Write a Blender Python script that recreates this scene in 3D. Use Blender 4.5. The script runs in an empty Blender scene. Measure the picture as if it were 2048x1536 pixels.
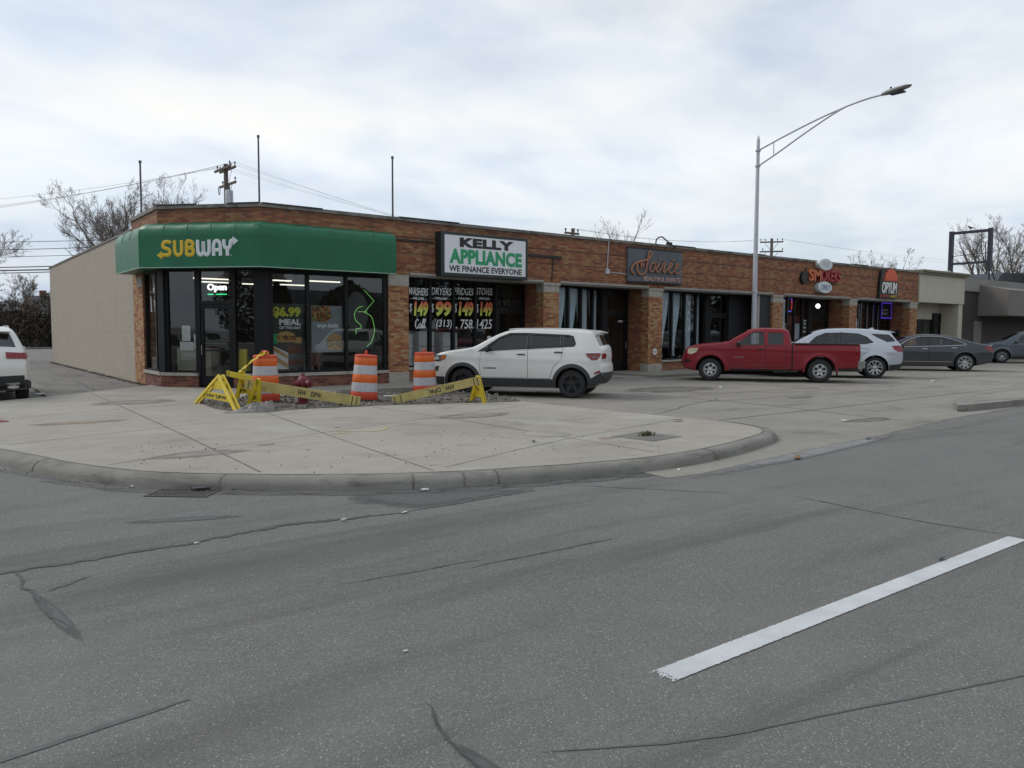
import bpy, bmesh, math, random
from mathutils import Vector, Matrix, Euler
R_ = math.radians
S = bpy.context.scene
C = S.collection
PI = math.pi
rnd = random.Random(7)

# ---------------------------------------------------------------- camera
cam = bpy.data.objects.new('camera', bpy.data.cameras.new('camera'))
C.objects.link(cam)
S.camera = cam
cam.data.sensor_width = 36.0
cam.data.lens = 1559.3 / 2048 * 36.0
cam.data.clip_start = 0.05
cam.data.clip_end = 3000
cam.matrix_world = (Matrix.Translation((0, 0, 1.6)) @ Matrix.Rotation(R_(52.70 - 90), 4, 'Z')
                    @ Matrix.Rotation(R_(90 - 3.856), 4, 'X') @ Matrix.Rotation(R_(0.211), 4, 'Z'))

# ---------------------------------------------------------------- world, sun, exposure
SUN_EL, SUN_ROT = 42, -35            # behind the shops, a little to the left
W = bpy.data.worlds.new('World')
S.world = W
W.use_nodes = True
nt = W.node_tree
nt.nodes.clear()
def N(nt, t, **k):
    n = nt.nodes.new(t)
    for a, b in k.items(): setattr(n, a, b)
    return n
def L(nt, a, b): nt.links.new(a, b)
def math_node(nt, op, a, b=None, clamp=False):
    n = N(nt, 'ShaderNodeMath', operation=op, use_clamp=clamp)
    for i, v in enumerate((a, b)):
        if v is None: continue
        if isinstance(v, (int, float)): n.inputs[i].default_value = v
        else: L(nt, v, n.inputs[i])
    return n.outputs[0]
def ramp(nt, fac, stops, interp='LINEAR'):
    n = N(nt, 'ShaderNodeValToRGB')
    n.color_ramp.interpolation = interp
    e = n.color_ramp.elements
    while len(e) < len(stops): e.new(0.5)
    for el, (p, c) in zip(e, stops):
        el.position = p
        el.color = (c if isinstance(c, (tuple, list)) else (c, c, c))[:3] + (1,) if isinstance(c, (tuple, list)) else (c, c, c, 1)
    L(nt, fac, n.inputs[0])
    return n.outputs[0]
def mixc(nt, fac, a, b, mode='MIX'):
    n = N(nt, 'ShaderNodeMix', data_type='RGBA', blend_type=mode)
    for i, v in ((0, fac), (6, a), (7, b)):
        if isinstance(v, (int, float)): n.inputs[i].default_value = v
        elif isinstance(v, (tuple, list)): n.inputs[i].default_value = tuple(v[:3]) + (1,)
        else: L(nt, v, n.inputs[i])
    return n.outputs[2]
def noise(nt, vec, scale, detail=4, rough=0.55, dist=0.0):
    n = N(nt, 'ShaderNodeTexNoise')
    n.inputs['Scale'].default_value = scale
    n.inputs['Detail'].default_value = detail
    n.inputs['Roughness'].default_value = rough
    n.inputs['Distortion'].default_value = dist
    L(nt, vec, n.inputs['Vector'])
    return n.outputs['Fac']
sky = N(nt, 'ShaderNodeTexSky', sky_type='NISHITA', sun_disc=False, sun_elevation=R_(SUN_EL), sun_rotation=R_(SUN_ROT))
sky.dust_density = 2.0
tc = N(nt, 'ShaderNodeTexCoord')
sep = N(nt, 'ShaderNodeSeparateXYZ')
L(nt, tc.outputs['Generated'], sep.inputs[0])
zz = math_node(nt, 'ADD', math_node(nt, 'MAXIMUM', sep.outputs[2], 0.0), 0.16)
comb = N(nt, 'ShaderNodeCombineXYZ')
L(nt, math_node(nt, 'DIVIDE', sep.outputs[0], zz), comb.inputs[0])
L(nt, math_node(nt, 'DIVIDE', sep.outputs[1], zz), comb.inputs[1])
mp = N(nt, 'ShaderNodeMapping')
mp.inputs['Location'].default_value = (3.3, 1.7, 0)
mp.inputs['Rotation'].default_value = (0, 0, R_(-37))
mp.inputs['Scale'].default_value = (1.0, 1.15, 1)
L(nt, comb.outputs[0], mp.inputs[0])
n1 = noise(nt, mp.outputs[0], 0.85, 5, 0.5, 0.35)
n2 = noise(nt, mp.outputs[0], 2.3, 6, 0.55, 0.5)
nn = math_node(nt, 'ADD', math_node(nt, 'MULTIPLY', n1, 0.72), math_node(nt, 'MULTIPLY', n2, 0.28))
# cloud deck: grey-blue undersides to bright white
cloud = ramp(nt, nn, [(0.34, (4.6, 5.05, 5.65)), (0.45, (5.5, 5.85, 6.3)), (0.53, (6.25, 6.4, 6.5)), (0.63, (6.7, 6.65, 6.5))])
gap = ramp(nt, noise(nt, mp.outputs[0], 1.5, 5, 0.5, 0.3), [(0.34, 0.72), (0.5, 0.96)])
# a wide bright band across the middle heights, bluer and duller low down and high up
hgt = ramp(nt, sep.outputs[2], [(0.0, 0.70), (0.10, 0.85), (0.20, 0.98), (0.33, 0.92), (0.50, 0.76), (1.0, 0.84)])
tint = ramp(nt, sep.outputs[2], [(0.0, (0.86, 0.96, 1.08)), (0.14, (0.95, 0.99, 1.03)), (0.25, (1.0, 1.0, 0.99)), (0.5, (0.93, 0.99, 1.06))])
skycol = mixc(nt, gap, sky.outputs[0], cloud)
skycol = mixc(nt, 1.0, skycol, hgt, 'MULTIPLY')
skycol = mixc(nt, 1.0, skycol, tint, 'MULTIPLY')
bg = N(nt, 'ShaderNodeBackground')
bg.inputs['Strength'].default_value = 0.1
L(nt, skycol, bg.inputs['Color'])
out = N(nt, 'ShaderNodeOutputWorld')
L(nt, bg.outputs[0], out.inputs['Surface'])

sun = bpy.data.objects.new('sun', bpy.data.lights.new('sun', 'SUN'))
C.objects.link(sun)
sun.data.energy = 0.9
sun.data.angle = R_(25)
sun.data.color = (1.0, 0.96, 0.9)
_d = Vector((math.sin(R_(SUN_ROT)) * math.cos(R_(SUN_EL)), math.cos(R_(SUN_ROT)) * math.cos(R_(SUN_EL)), math.sin(R_(SUN_EL))))
sun.rotation_euler = (-_d).to_track_quat('-Z', 'Y').to_euler()
sun.location = (0, 30, 40)
S.view_settings.view_transform = 'Standard'
S.view_settings.look = 'None'
S.view_settings.exposure = 0.66
S.view_settings.gamma = 1.0

# ---------------------------------------------------------------- object helpers
def tag(o, label=None, cat=None, group=None, kind=None):
    if label: o['label'] = label
    if cat: o['category'] = cat
    if group: o['group'] = group
    if kind: o['kind'] = kind
    return o
def thing(name, label, cat, loc=(0, 0, 0), rz=0.0, group=None):
    o = bpy.data.objects.new(name, None)
    o.empty_display_size = 0.2
    C.objects.link(o)
    o.location = loc
    o.rotation_euler = (0, 0, rz)
    return tag(o, label, cat, group)
def copy_tree(o, parent=None, group=None):
    c = o.copy()
    C.objects.link(c)
    c.parent = parent
    for ch in list(o.children): copy_tree(ch, c)
    return c
class MB:
    """collects shapes in one bmesh and links them as ONE mesh object"""
    def __init__(s): s.bm = bmesh.new(); s.mi = 0
    def _v(s, co, M): return s.bm.verts.new(M @ Vector(co) if M else Vector(co))
    def face(s, cos, M=None):
        f = s.bm.faces.new([s._v(c, M) for c in cos]); f.material_index = s.mi
        return f
    def box(s, a, b, M=None, bev=0.0):
        x0, y0, z0 = (min(p, q) for p, q in zip(a, b)); x1, y1, z1 = (max(p, q) for p, q in zip(a, b))
        v = [s._v(c, M) for c in ((x0, y0, z0), (x1, y0, z0), (x1, y1, z0), (x0, y1, z0), (x0, y0, z1), (x1, y0, z1), (x1, y1, z1), (x0, y1, z1))]
        fs = [s.bm.faces.new([v[i] for i in q]) for q in ((3, 2, 1, 0), (4, 5, 6, 7), (0, 1, 5, 4), (1, 2, 6, 5), (2, 3, 7, 6), (3, 0, 4, 7))]
        for f in fs: f.material_index = s.mi
        if bev:
            es = list({e for f in fs for e in f.edges})
            r = bmesh.ops.bevel(s.bm, geom=es, offset=bev, segments=2, affect='EDGES', profile=0.5)
            for f in r['faces']: f.material_index = s.mi
        return s
    def loft(s, loops, close=True, caps=True, M=None):
        vs = [[s._v(c, M) for c in lp] for lp in loops]
        n = len(loops[0])
        for a, b in zip(vs, vs[1:]):
            for i in range(n if close else n - 1):
                j = (i + 1) % n
                f = s.bm.faces.new((a[i], a[j], b[j], b[i])); f.material_index = s.mi
        if caps and close and n > 2:
            for lp in (vs[0][::-1], vs[-1]):
                f = s.bm.faces.new(lp); f.material_index = s.mi
        return s
    def tube(s, pts, r, n=8, M=None, caps=True, flat=1.0, nrm=None):
        """r: number or list; flat squashes the section along the local second axis"""
        pts = [Vector(p) for p in pts]
        rs = r if isinstance(r, (list, tuple)) else [r] * len(pts)
        up = None
        loops = []
        for i, p in enumerate(pts):
            d = (pts[min(i + 1, len(pts) - 1)] - pts[max(i - 1, 0)]).normalized()
            if up is None:
                up = Vector((0, 0, 1)) if abs(d.z) < 0.95 else Vector((1, 0, 0))
            a = d.cross(up)
            if a.length < 1e-6: a = d.orthogonal()
            a.normalize(); b = a.cross(d).normalized(); up = b
            if nrm is not None: a = d.cross(nrm).normalized(); b = nrm
            loops.append([p + a * (rs[i] * math.cos(2 * PI * k / n)) + b * (rs[i] * flat * math.sin(2 * PI * k / n)) for k in range(n)])
        return s.loft(loops, True, caps, M)
    def lathe(s, prof, n=24, M=None, caps=True):
        """prof: (radius, height) list, about local z"""
        return s.loft([[(r * math.cos(2 * PI * k / n), r * math.sin(2 * PI * k / n), z) for k in range(n)] for r, z in prof], True, caps, M)
    def prism(s, poly, y0, y1, M=None):
        """poly of (x,z), extruded along y"""
        return s.loft([[(x, y0, z) for x, z in poly], [(x, y1, z) for x, z in poly]], True, True, M)
    def slab(s, poly, z0, z1, M=None):
        return s.loft([[(x, y, z0) for x, y in poly], [(x, y, z1) for x, y in poly]], True, True, M)
    def build(s, name, mats, parent=None, smooth=None, loc=None):
        bm = s.bm
        bmesh.ops.recalc_face_normals(bm, faces=bm.faces)
        uvl = bm.loops.layers.uv.new('UVMap')
        for f in bm.faces:
            n = f.normal
            if abs(n.z) > 0.8 or n.length < 1e-6:
                for l in f.loops: l[uvl].uv = (l.vert.co.x, l.vert.co.y)
            else:
                t = Vector((-n.y, n.x, 0)).normalized()
                for l in f.loops: l[uvl].uv = (l.vert.co.dot(t), l.vert.co.z)
        me = bpy.data.meshes.new(name)
        bm.to_mesh(me); bm.free()
        for m in (mats if isinstance(mats, (list, tuple)) else [mats]): me.materials.append(m)
        if smooth is not None:
            for p in me.polygons: p.use_smooth = True
            me.set_sharp_from_angle(angle=R_(smooth))
        o = bpy.data.objects.new(name, me)
        C.objects.link(o)
        if parent: o.parent = parent
        if loc: o.location = loc
        return o
def solid(name, a, b, mats, parent=None, bev=0.0, M=None):
    return MB().box(a, b, M, bev).build(name, mats, parent)
def smoothpath(pts, sub=6, closed=False):
    """Catmull-Rom through the points"""
    P = [Vector(p) for p in pts]; n = len(P); o = []
    rng = range(n if closed else n - 1)
    for i in rng:
        p0 = P[(i - 1) % n] if closed or i > 0 else P[0]
        p1 = P[i]; p2 = P[(i + 1) % n]
        p3 = P[(i + 2) % n] if closed or i + 2 < n else P[-1]
        for k in range(sub):
            t = k / sub
            o.append(0.5 * ((2 * p1) + (p2 - p0) * t + (2 * p0 - 5 * p1 + 4 * p2 - p3) * t * t + (3 * p1 - p0 - 3 * p2 + p3) * t ** 3))
    if not closed: o.append(P[-1])
    return o
def frame(o, ang):
    """local x along the wall seen from outside, local y into the building"""
    return Matrix.Translation(Vector((o[0], o[1], o[2] if len(o) > 2 else 0))) @ Matrix.Rotation(ang, 4, 'Z')

# ---------------------------------------------------------------- materials
def pmat(name, col, rough=0.6, metal=0.0, var=0.0, vscale=3.0, bump=0.0, bscale=60.0, spec=None, coat=0.0, dirt=None):
    m = bpy.data.materials.new(name); m.use_nodes = True
    nt = m.node_tree; b = nt.nodes['Principled BSDF']
    b.inputs['Roughness'].default_value = rough
    b.inputs['Metallic'].default_value = metal
    if spec is not None: b.inputs['Specular IOR Level'].default_value = spec
    if coat: b.inputs['Coat Weight'].default_value = coat; b.inputs['Coat Roughness'].default_value = 0.06
    tc = N(nt, 'ShaderNodeTexCoord')
    src = None
    if var:
        f = noise(nt, tc.outputs['Object'], vscale, 6, 0.6)
        c = ramp(nt, f, [(0.25, tuple(v * (1 - var) for v in col)), (0.75, tuple(min(1, v * (1 + var)) for v in col))])
        if dirt:
            f2 = noise(nt, tc.outputs['Object'], dirt[1], 5, 0.65)
            c = mixc(nt, ramp(nt, f2, [(dirt[2], 0.0), (dirt[2] + 0.12, dirt[3])]), c, dirt[0])
        L(nt, c, b.inputs['Base Color'])
    else:
        b.inputs['Base Color'].default_value = tuple(col) + (1,)
    if bump:
        bn = N(nt, 'ShaderNodeBump'); bn.inputs['Strength'].default_value = bump; bn.inputs['Distance'].default_value = 0.01
        L(nt, noise(nt, tc.outputs['Object'], bscale, 4, 0.6), bn.inputs['Height'])
        L(nt, bn.outputs[0], b.inputs['Normal'])
    return m
def emis(name, col, strength):
    m = bpy.data.materials.new(name); m.use_nodes = True
    b = m.node_tree.nodes['Principled BSDF']
    b.inputs['Base Color'].default_value = tuple(col) + (1,)
    b.inputs['Emission Color'].default_value = tuple(col) + (1,)
    b.inputs['Emission Strength'].default_value = strength
    return m
def glassmat(name, tint, ior=1.55, rough=0.0):
    m = bpy.data.materials.new(name); m.use_nodes = True
    nt = m.node_tree; nt.nodes.clear()
    t = N(nt, 'ShaderNodeBsdfTransparent'); t.inputs[0].default_value = tuple(tint) + (1,)
    g = N(nt, 'ShaderNodeBsdfGlossy'); g.inputs['Roughness'].default_value = rough
    # reflectance of a thin pane from the viewing angle, the same from either side
    ge = N(nt, 'ShaderNodeNewGeometry'); dt = N(nt, 'ShaderNodeVectorMath', operation='DOT_PRODUCT')
    L(nt, ge.outputs['Normal'], dt.inputs[0]); L(nt, ge.outputs['Incoming'], dt.inputs[1])
    f0 = ((ior - 1) / (ior + 1)) ** 2 * 1.7
    fr = math_node(nt, 'ADD', f0, math_node(nt, 'MULTIPLY', math_node(nt, 'POWER', math_node(nt, 'SUBTRACT', 1.0, math_node(nt, 'ABSOLUTE', dt.outputs['Value']), True), 5.0), 1 - f0), True)
    # faint waviness of old plate glass
    tc = N(nt, 'ShaderNodeTexCoord'); bn = N(nt, 'ShaderNodeBump'); bn.inputs['Strength'].default_value = 0.03; bn.inputs['Distance'].default_value = 0.02
    L(nt, noise(nt, tc.outputs['Object'], 1.1, 1, 0.4), bn.inputs['Height']); L(nt, bn.outputs[0], g.inputs['Normal'])
    mx = N(nt, 'ShaderNodeMixShader'); o = N(nt, 'ShaderNodeOutputMaterial')
    L(nt, fr, mx.inputs[0]); L(nt, t.outputs[0], mx.inputs[1]); L(nt, g.outputs[0], mx.inputs[2]); L(nt, mx.outputs[0], o.inputs[0])
    return m
def brickmat(name, stops, mortar, w=0.21, h=0.067, lines=True, dark=0.55):
    m = bpy.data.materials.new(name); m.use_nodes = True
    nt = m.node_tree; b = nt.nodes['Principled BSDF']
    b.inputs['Roughness'].default_value = 0.85
    uv = N(nt, 'ShaderNodeUVMap')
    br = N(nt, 'ShaderNodeTexBrick')
    br.offset = 0.5
    br.inputs['Color1'].default_value = (0, 0, 0, 1); br.inputs['Color2'].default_value = (1, 1, 1, 1)
    br.inputs['Mortar'].default_value = (0.5, 0.5, 0.5, 1)
    br.inputs['Scale'].default_value = 1.0
    br.inputs['Mortar Size'].default_value = 0.006
    br.inputs['Mortar Smooth'].default_value = 0.15
    br.inputs['Bias'].default_value = 0.0
    br.inputs['Brick Width'].default_value = w; br.inputs['Row Height'].default_value = h
    L(nt, uv.outputs[0], br.inputs['Vector'])
    big = noise(nt, uv.outputs[0], 0.9, 3, 0.6)
    fac = math_node(nt, 'ADD', br.outputs['Color'], math_node(nt, 'MULTIPLY', math_node(nt, 'SUBTRACT', big, 0.5), 0.7), True)
    col = ramp(nt, fac, stops)
    fine = noise(nt, uv.outputs[0], 40, 4, 0.6)
    col = mixc(nt, 0.45, col, ramp(nt, fine, [(0.3, 0.45), (0.7, 1.0)]), 'MULTIPLY')
    col = mixc(nt, br.outputs['Fac'], col, mortar)
    # soot and weather streaks
    mp = N(nt, 'ShaderNodeMapping'); mp.inputs['Scale'].default_value = (2.2, 0.35, 1); L(nt, uv.outputs[0], mp.inputs[0])
    st = noise(nt, mp.outputs[0], 1.6, 6, 0.65)
    col = mixc(nt, ramp(nt, st, [(0.5, 0.0), (0.75, dark)]), col, (0.055, 0.042, 0.035))
    if lines:      # two raked dark bed joints running the length of the frontage, and a darker soldier course at the top
        sp = N(nt, 'ShaderNodeSeparateXYZ'); L(nt, uv.outputs[0], sp.inputs[0])
        for zc, hw, k in ((4.25, 0.02, 0.75), (3.80, 0.018, 0.65), (3.34, 0.02, 0.5), (4.66, 0.09, 0.4)):
            d = math_node(nt, 'ABSOLUTE', math_node(nt, 'SUBTRACT', sp.outputs[1], zc))
            f = math_node(nt, 'MULTIPLY', math_node(nt, 'LESS_THAN', d, hw), k)
            col = mixc(nt, f, col, (0.05, 0.03, 0.022))
    L(nt, col, b.inputs['Base Color'])
    bn = N(nt, 'ShaderNodeBump'); bn.inputs['Strength'].default_value = 0.7; bn.inputs['Distance'].default_value = 0.006
    hh = math_node(nt, 'ADD', math_node(nt, 'SUBTRACT', 1.0, br.outputs['Fac']), math_node(nt, 'MULTIPLY', fine, 0.4))
    L(nt, hh, bn.inputs['Height']); L(nt, bn.outputs[0], b.inputs['Normal'])
    return m
M = {}
BR = [(0.0, (0.18, 0.061, 0.035)), (0.15, (0.255, 0.078, 0.037)), (0.5, (0.33, 0.115, 0.048)), (0.75, (0.35, 0.152, 0.061)), (1.0, (0.37, 0.215, 0.092))]
M['brick'] = brickmat('brick', BR, (0.15, 0.11, 0.085))
M['brick_pier'] = brickmat('brick_pier', [(0, (0.22, 0.08, 0.036)), (0.3, (0.38, 0.13, 0.05)), (0.65, (0.46, 0.22, 0.085)), (1, (0.47, 0.32, 0.145))], (0.17, 0.125, 0.095), lines=False)
M['brick_dark'] = brickmat('brick_dark', [(0, (0.07, 0.035, 0.025)), (0.5, (0.17, 0.065, 0.035)), (1, (0.24, 0.12, 0.055))], (0.11, 0.085, 0.07), lines=False)
M['brick_red'] = brickmat('brick_red', [(0, (0.10, 0.032, 0.026)), (0.5, (0.20, 0.060, 0.042)), (1, (0.27, 0.11, 0.06))], (0.15, 0.11, 0.09), lines=False)
M['block'] = brickmat('painted_block', [(0, (0.385, 0.332, 0.265)), (1, (0.408, 0.352, 0.283))], (0.43, 0.375, 0.305), 0.41, 0.205, lines=False, dark=0.12)
M['limestone'] = pmat('limestone', (0.36, 0.33, 0.29), 0.85, var=0.18, vscale=5, bump=0.3, dirt=((0.12, 0.11, 0.10), 3, 0.55, 0.6))
M['coping'] = pmat('coping', (0.20, 0.19, 0.17), 0.85, var=0.3, vscale=4, bump=0.3, dirt=((0.06, 0.055, 0.05), 1.5, 0.5, 0.7))
M['tarcap'] = pmat('tarcap', (0.03, 0.03, 0.032), 0.7, var=0.3)
M['blackmetal'] = pmat('black_frame', (0.008, 0.008, 0.009), 0.5, var=0.2, vscale=8, spec=0.25)
M['lintel'] = pmat('lintel', (0.30, 0.29, 0.27), 0.5, var=0.12, vscale=3)
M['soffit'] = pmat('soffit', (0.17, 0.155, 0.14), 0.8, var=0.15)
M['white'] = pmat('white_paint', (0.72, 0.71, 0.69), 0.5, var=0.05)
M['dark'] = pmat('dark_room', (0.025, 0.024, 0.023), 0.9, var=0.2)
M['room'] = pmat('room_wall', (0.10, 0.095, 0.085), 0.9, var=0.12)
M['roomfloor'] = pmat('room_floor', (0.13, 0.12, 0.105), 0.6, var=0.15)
M['glass'] = glassmat('plate_glass', (0.78, 0.81, 0.80), 1.62)
M['steel'] = pmat('steel', (0.35, 0.36, 0.37), 0.35, 0.9, var=0.1)
M['galv'] = pmat('galvanised', (0.46, 0.47, 0.50), 0.55, 0.25, var=0.12, vscale=4, bump=0.05)
M['darkmetal'] = pmat('dark_metal', (0.03, 0.03, 0.032), 0.6, var=0.2, spec=0.3)
# ================================================================ ground
def groundmat(name, base, agg, sc, stops, rough=0.9, bump=0.5, patch=None, stain=None, speck=0.0):
    m = bpy.data.materials.new(name); m.use_nodes = True
    nt = m.node_tree; b = nt.nodes['Principled BSDF']
    tc = N(nt, 'ShaderNodeTexCoord'); co = tc.outputs['Object']
    big = noise(nt, co, 0.35, 6, 0.62, 0.2)
    mid = noise(nt, co, 2.6, 6, 0.65)
    fine = noise(nt, co, sc, 5, 0.75)
    f = math_node(nt, 'ADD', math_node(nt, 'MULTIPLY', big, 0.45), math_node(nt, 'ADD', math_node(nt, 'MULTIPLY', mid, 0.3), math_node(nt, 'MULTIPLY', fine, 0.25)))
    col = ramp(nt, f, stops)
    hgt = fine
    if speck:
        vo = N(nt, 'ShaderNodeTexVoronoi'); vo.inputs['Scale'].default_value = 74; vo.inputs['Randomness'].default_value = 1
        L(nt, co, vo.inputs['Vector'])
        dist = ramp(nt, vo.outputs['Distance'], [(0.16, 1.0), (0.34, 0.0)])
        pick = N(nt, 'ShaderNodeSeparateColor'); L(nt, vo.outputs['Color'], pick.inputs[0])
        br = math_node(nt, 'MULTIPLY', dist, ramp(nt, pick.outputs[0], [(0.38, 0.0), (0.9, speck)]))
        dk = math_node(nt, 'MULTIPLY', dist, ramp(nt, pick.outputs[1], [(0.6, 0.0), (0.95, 0.55)]))
        col = mixc(nt, dk, col, (0.05, 0.05, 0.05))
        tone = ramp(nt, pick.outputs[2], [(0.0, (0.36, 0.34, 0.30)), (0.6, agg), (1.0, (0.50, 0.50, 0.49))])
        col = mixc(nt, br, col, tone)
        v2 = N(nt, 'ShaderNodeTexVoronoi'); v2.inputs['Scale'].default_value = 190; L(nt, co, v2.inputs['Vector'])
        p2 = N(nt, 'ShaderNodeSeparateColor'); L(nt, v2.outputs['Color'], p2.inputs[0])
        col = mixc(nt, ramp(nt, p2.outputs[0], [(0.45, 0.0), (1.0, 0.34)]), col, agg)
        hgt = math_node(nt, 'ADD', fine, math_node(nt, 'MULTIPLY', dist, 0.6))
    if stain:
        mp = N(nt, 'ShaderNodeMapping'); mp.inputs['Scale'].default_value = stain[1]; L(nt, co, mp.inputs[0])
        sn = noise(nt, mp.outputs[0], 1.0, 7, 0.62, 0.4)
        col = mixc(nt, ramp(nt, sn, [(stain[2], 0.0), (stain[2] + 0.16, stain[3])]), col, stain[0])
    if patch:
        pn = noise(nt, co, patch[1], 3, 0.5, 0.6)
        col = mixc(nt, ramp(nt, pn, [(patch[2], 0.0), (patch[2] + 0.08, patch[3])]), col, patch[0])
    L(nt, col, b.inputs['Base Color'])
    b.inputs['Roughness'].default_value = rough
    b.inputs['Specular IOR Level'].default_value = 0.3
    bn = N(nt, 'ShaderNodeBump'); bn.inputs['Strength'].default_value = bump; bn.inputs['Distance'].default_value = 0.006
    L(nt, hgt, bn.inputs['Height']); L(nt, bn.outputs[0], b.inputs['Normal'])
    return m
M['asphalt'] = groundmat('asphalt', None, (0.34, 0.33, 0.31), 55, [(0.30, (0.090, 0.088, 0.083)), (0.5, (0.124, 0.121, 0.113)), (0.68, (0.164, 0.158, 0.146))], speck=0.9,
                         stain=((0.072, 0.068, 0.062), (0.16, 1.5, 1), 0.50, 0.6), patch=((0.165, 0.157, 0.142), 0.3, 0.53, 0.4))
M['concrete'] = groundmat('concrete', None, (0.4, 0.38, 0.35), 45, [(0.28, (0.215, 0.193, 0.160)), (0.5, (0.312, 0.286, 0.242)), (0.72, (0.385, 0.358, 0.308))], bump=0.35,
                          stain=((0.17, 0.155, 0.135), (0.9, 1.3, 1), 0.56, 0.55), patch=((0.40, 0.38, 0.34), 0.7, 0.6, 0.4))
M['lotconcrete'] = groundmat('lot_concrete', None, (0.3, 0.29, 0.26), 40, [(0.28, (0.17, 0.155, 0.13)), (0.5, (0.24, 0.222, 0.19)), (0.72, (0.30, 0.28, 0.24))], bump=0.35,
                             stain=((0.115, 0.105, 0.095), (0.5, 1.0, 1), 0.55, 0.6), patch=((0.30, 0.285, 0.25), 0.4, 0.58, 0.35))
M['kerb'] = groundmat('kerb_concrete', None, (0.3, 0.29, 0.26), 50, [(0.28, (0.13, 0.123, 0.108)), (0.5, (0.21, 0.20, 0.176)), (0.72, (0.31, 0.295, 0.265))], bump=0.5,
                      stain=((0.085, 0.08, 0.072), (1.6, 1.6, 9), 0.52, 0.7))
M['oldwalk'] = groundmat('old_walk', None, (0.3, 0.29, 0.26), 45, [(0.28, (0.13, 0.125, 0.115)), (0.5, (0.19, 0.18, 0.165)), (0.72, (0.25, 0.24, 0.215))], bump=0.4,
                         stain=((0.08, 0.075, 0.07), (1.2, 0.5, 1), 0.52, 0.6))
M['earth'] = groundmat('earth', None, (0.3, 0.28, 0.25), 30, [(0.28, (0.05, 0.045, 0.038)), (0.5, (0.09, 0.082, 0.07)), (0.72, (0.16, 0.15, 0.13))], bump=1.0)
M['tar'] = pmat('tar', (0.055, 0.054, 0.053), 0.7, var=0.35, vscale=9)
M['joint'] = pmat('joint', (0.15, 0.135, 0.115), 0.95, var=0.4, vscale=6)
M['seal'] = pmat('sealed_asphalt', (0.095, 0.093, 0.091), 0.75, var=0.3, vscale=14, bump=0.3, bscale=90)
M['water'] = pmat('damp_silt', (0.17, 0.165, 0.16), 0.6, var=0.35, vscale=3)

def sheet(name, poly, z, mat, parent=None, kind='structure'):
    mb = MB(); mb.face([(x, y, z) for x, y in poly])
    o = mb.build(name, mat, parent)
    if kind: o['kind'] = kind
    return o
g = MB(); g.face([(-900, -900, -0.05), (900, -900, -0.05), (900, 900, -0.05), (-900, 900, -0.05)])
tag(g.build('ground', M['earth']), kind='structure')
road = sheet('road', [(-160, -40), (220, -40), (220, 60), (-160, 60)], 0.0, M['asphalt'])

def softened(m):
    """thin film of dirt: ragged towards its rim (point attribute fade, 0 at the rim)"""
    nt = m.node_tree; b = nt.nodes['Principled BSDF']
    at = N(nt, 'ShaderNodeAttribute', attribute_name='fade'); tc = N(nt, 'ShaderNodeTexCoord')
    v = noise(nt, tc.outputs['Object'], 3.5, 6, 0.7)
    a = math_node(nt, 'MULTIPLY', math_node(nt, 'SUBTRACT', math_node(nt, 'MULTIPLY', at.outputs['Fac'], 1.1), math_node(nt, 'MULTIPLY', v, 0.75)), 1.7, True)
    L(nt, a, b.inputs['Alpha'])
    return m
def fadeblob(name, P, mat, parent, zf):
    cx, cy = sum(p[0] for p in P) / len(P), sum(p[1] for p in P) / len(P); n = len(P)
    mb = MB(); rings = []
    for f in (1.0, 0.7, 0.4): rings.append([mb._v((cx + (x - cx) * f, cy + (y - cy) * f, zf(cx + (x - cx) * f, cy + (y - cy) * f)), None) for x, y in P])
    c = mb._v((cx, cy, zf(cx, cy)), None)
    for a, b in zip(rings, rings[1:]):
        for i in range(n): j = (i + 1) % n; mb.bm.faces.new((a[i], a[j], b[j], b[i]))
    for i in range(n): mb.bm.faces.new((rings[-1][i], rings[-1][(i + 1) % n], c))
    o = mb.build(name, mat, parent)
    at = o.data.attributes.new('fade', 'FLOAT', 'POINT')
    for i in range(n * 3 + 1): at.data[i].value = (0.0, 0.6, 0.9)[i // n] if i < n * 3 else 1.0
    return o
M['damp'] = softened(pmat('damp_asphalt', (0.080, 0.078, 0.075), 0.7, var=0.3, vscale=14, bump=0.3, bscale=90))
# ---- marks lying in the road: one ribbon each, 4 mm up
def ribbon(name, pts, w, z, mat, parent, jit=0.0, seed=1, sub=5, taper=True):
    rr = random.Random(seed)
    P = smoothpath([(x, y, 0) for x, y in pts], sub)
    mb = MB(); a = []; b = []
    for i, p in enumerate(P):
        d = (P[min(i + 1, len(P) - 1)] - P[max(i - 1, 0)]).normalized()
        n = Vector((-d.y, d.x, 0))
        ww = w * (1 + jit * rr.uniform(-0.8, 1.0))
        if taper: ww *= min(1, 0.25 + 4 * min(i, len(P) - 1 - i) / len(P))
        off = n * (jit * w * 0.7 * rr.uniform(-1, 1))
        a.append(p + off + n * ww / 2); b.append(p + off - n * ww / 2)
    for i in range(len(P) - 1):
        mb.face([(a[i].x, a[i].y, z), (b[i].x, b[i].y, z), (b[i + 1].x, b[i + 1].y, z), (a[i + 1].x, a[i + 1].y, z)])
    bmesh.ops.remove_doubles(mb.bm, verts=mb.bm.verts, dist=1e-5)
    return mb.build(name, mat, parent)
def jitter_path(a, b, n, amp, seed):
    rr = random.Random(seed)
    return [(a[0] + (b[0] - a[0]) * i / n + rr.uniform(-amp, amp), a[1] + (b[1] - a[1]) * i / n + rr.uniform(-amp, amp)) for i in range(n + 1)]
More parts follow.
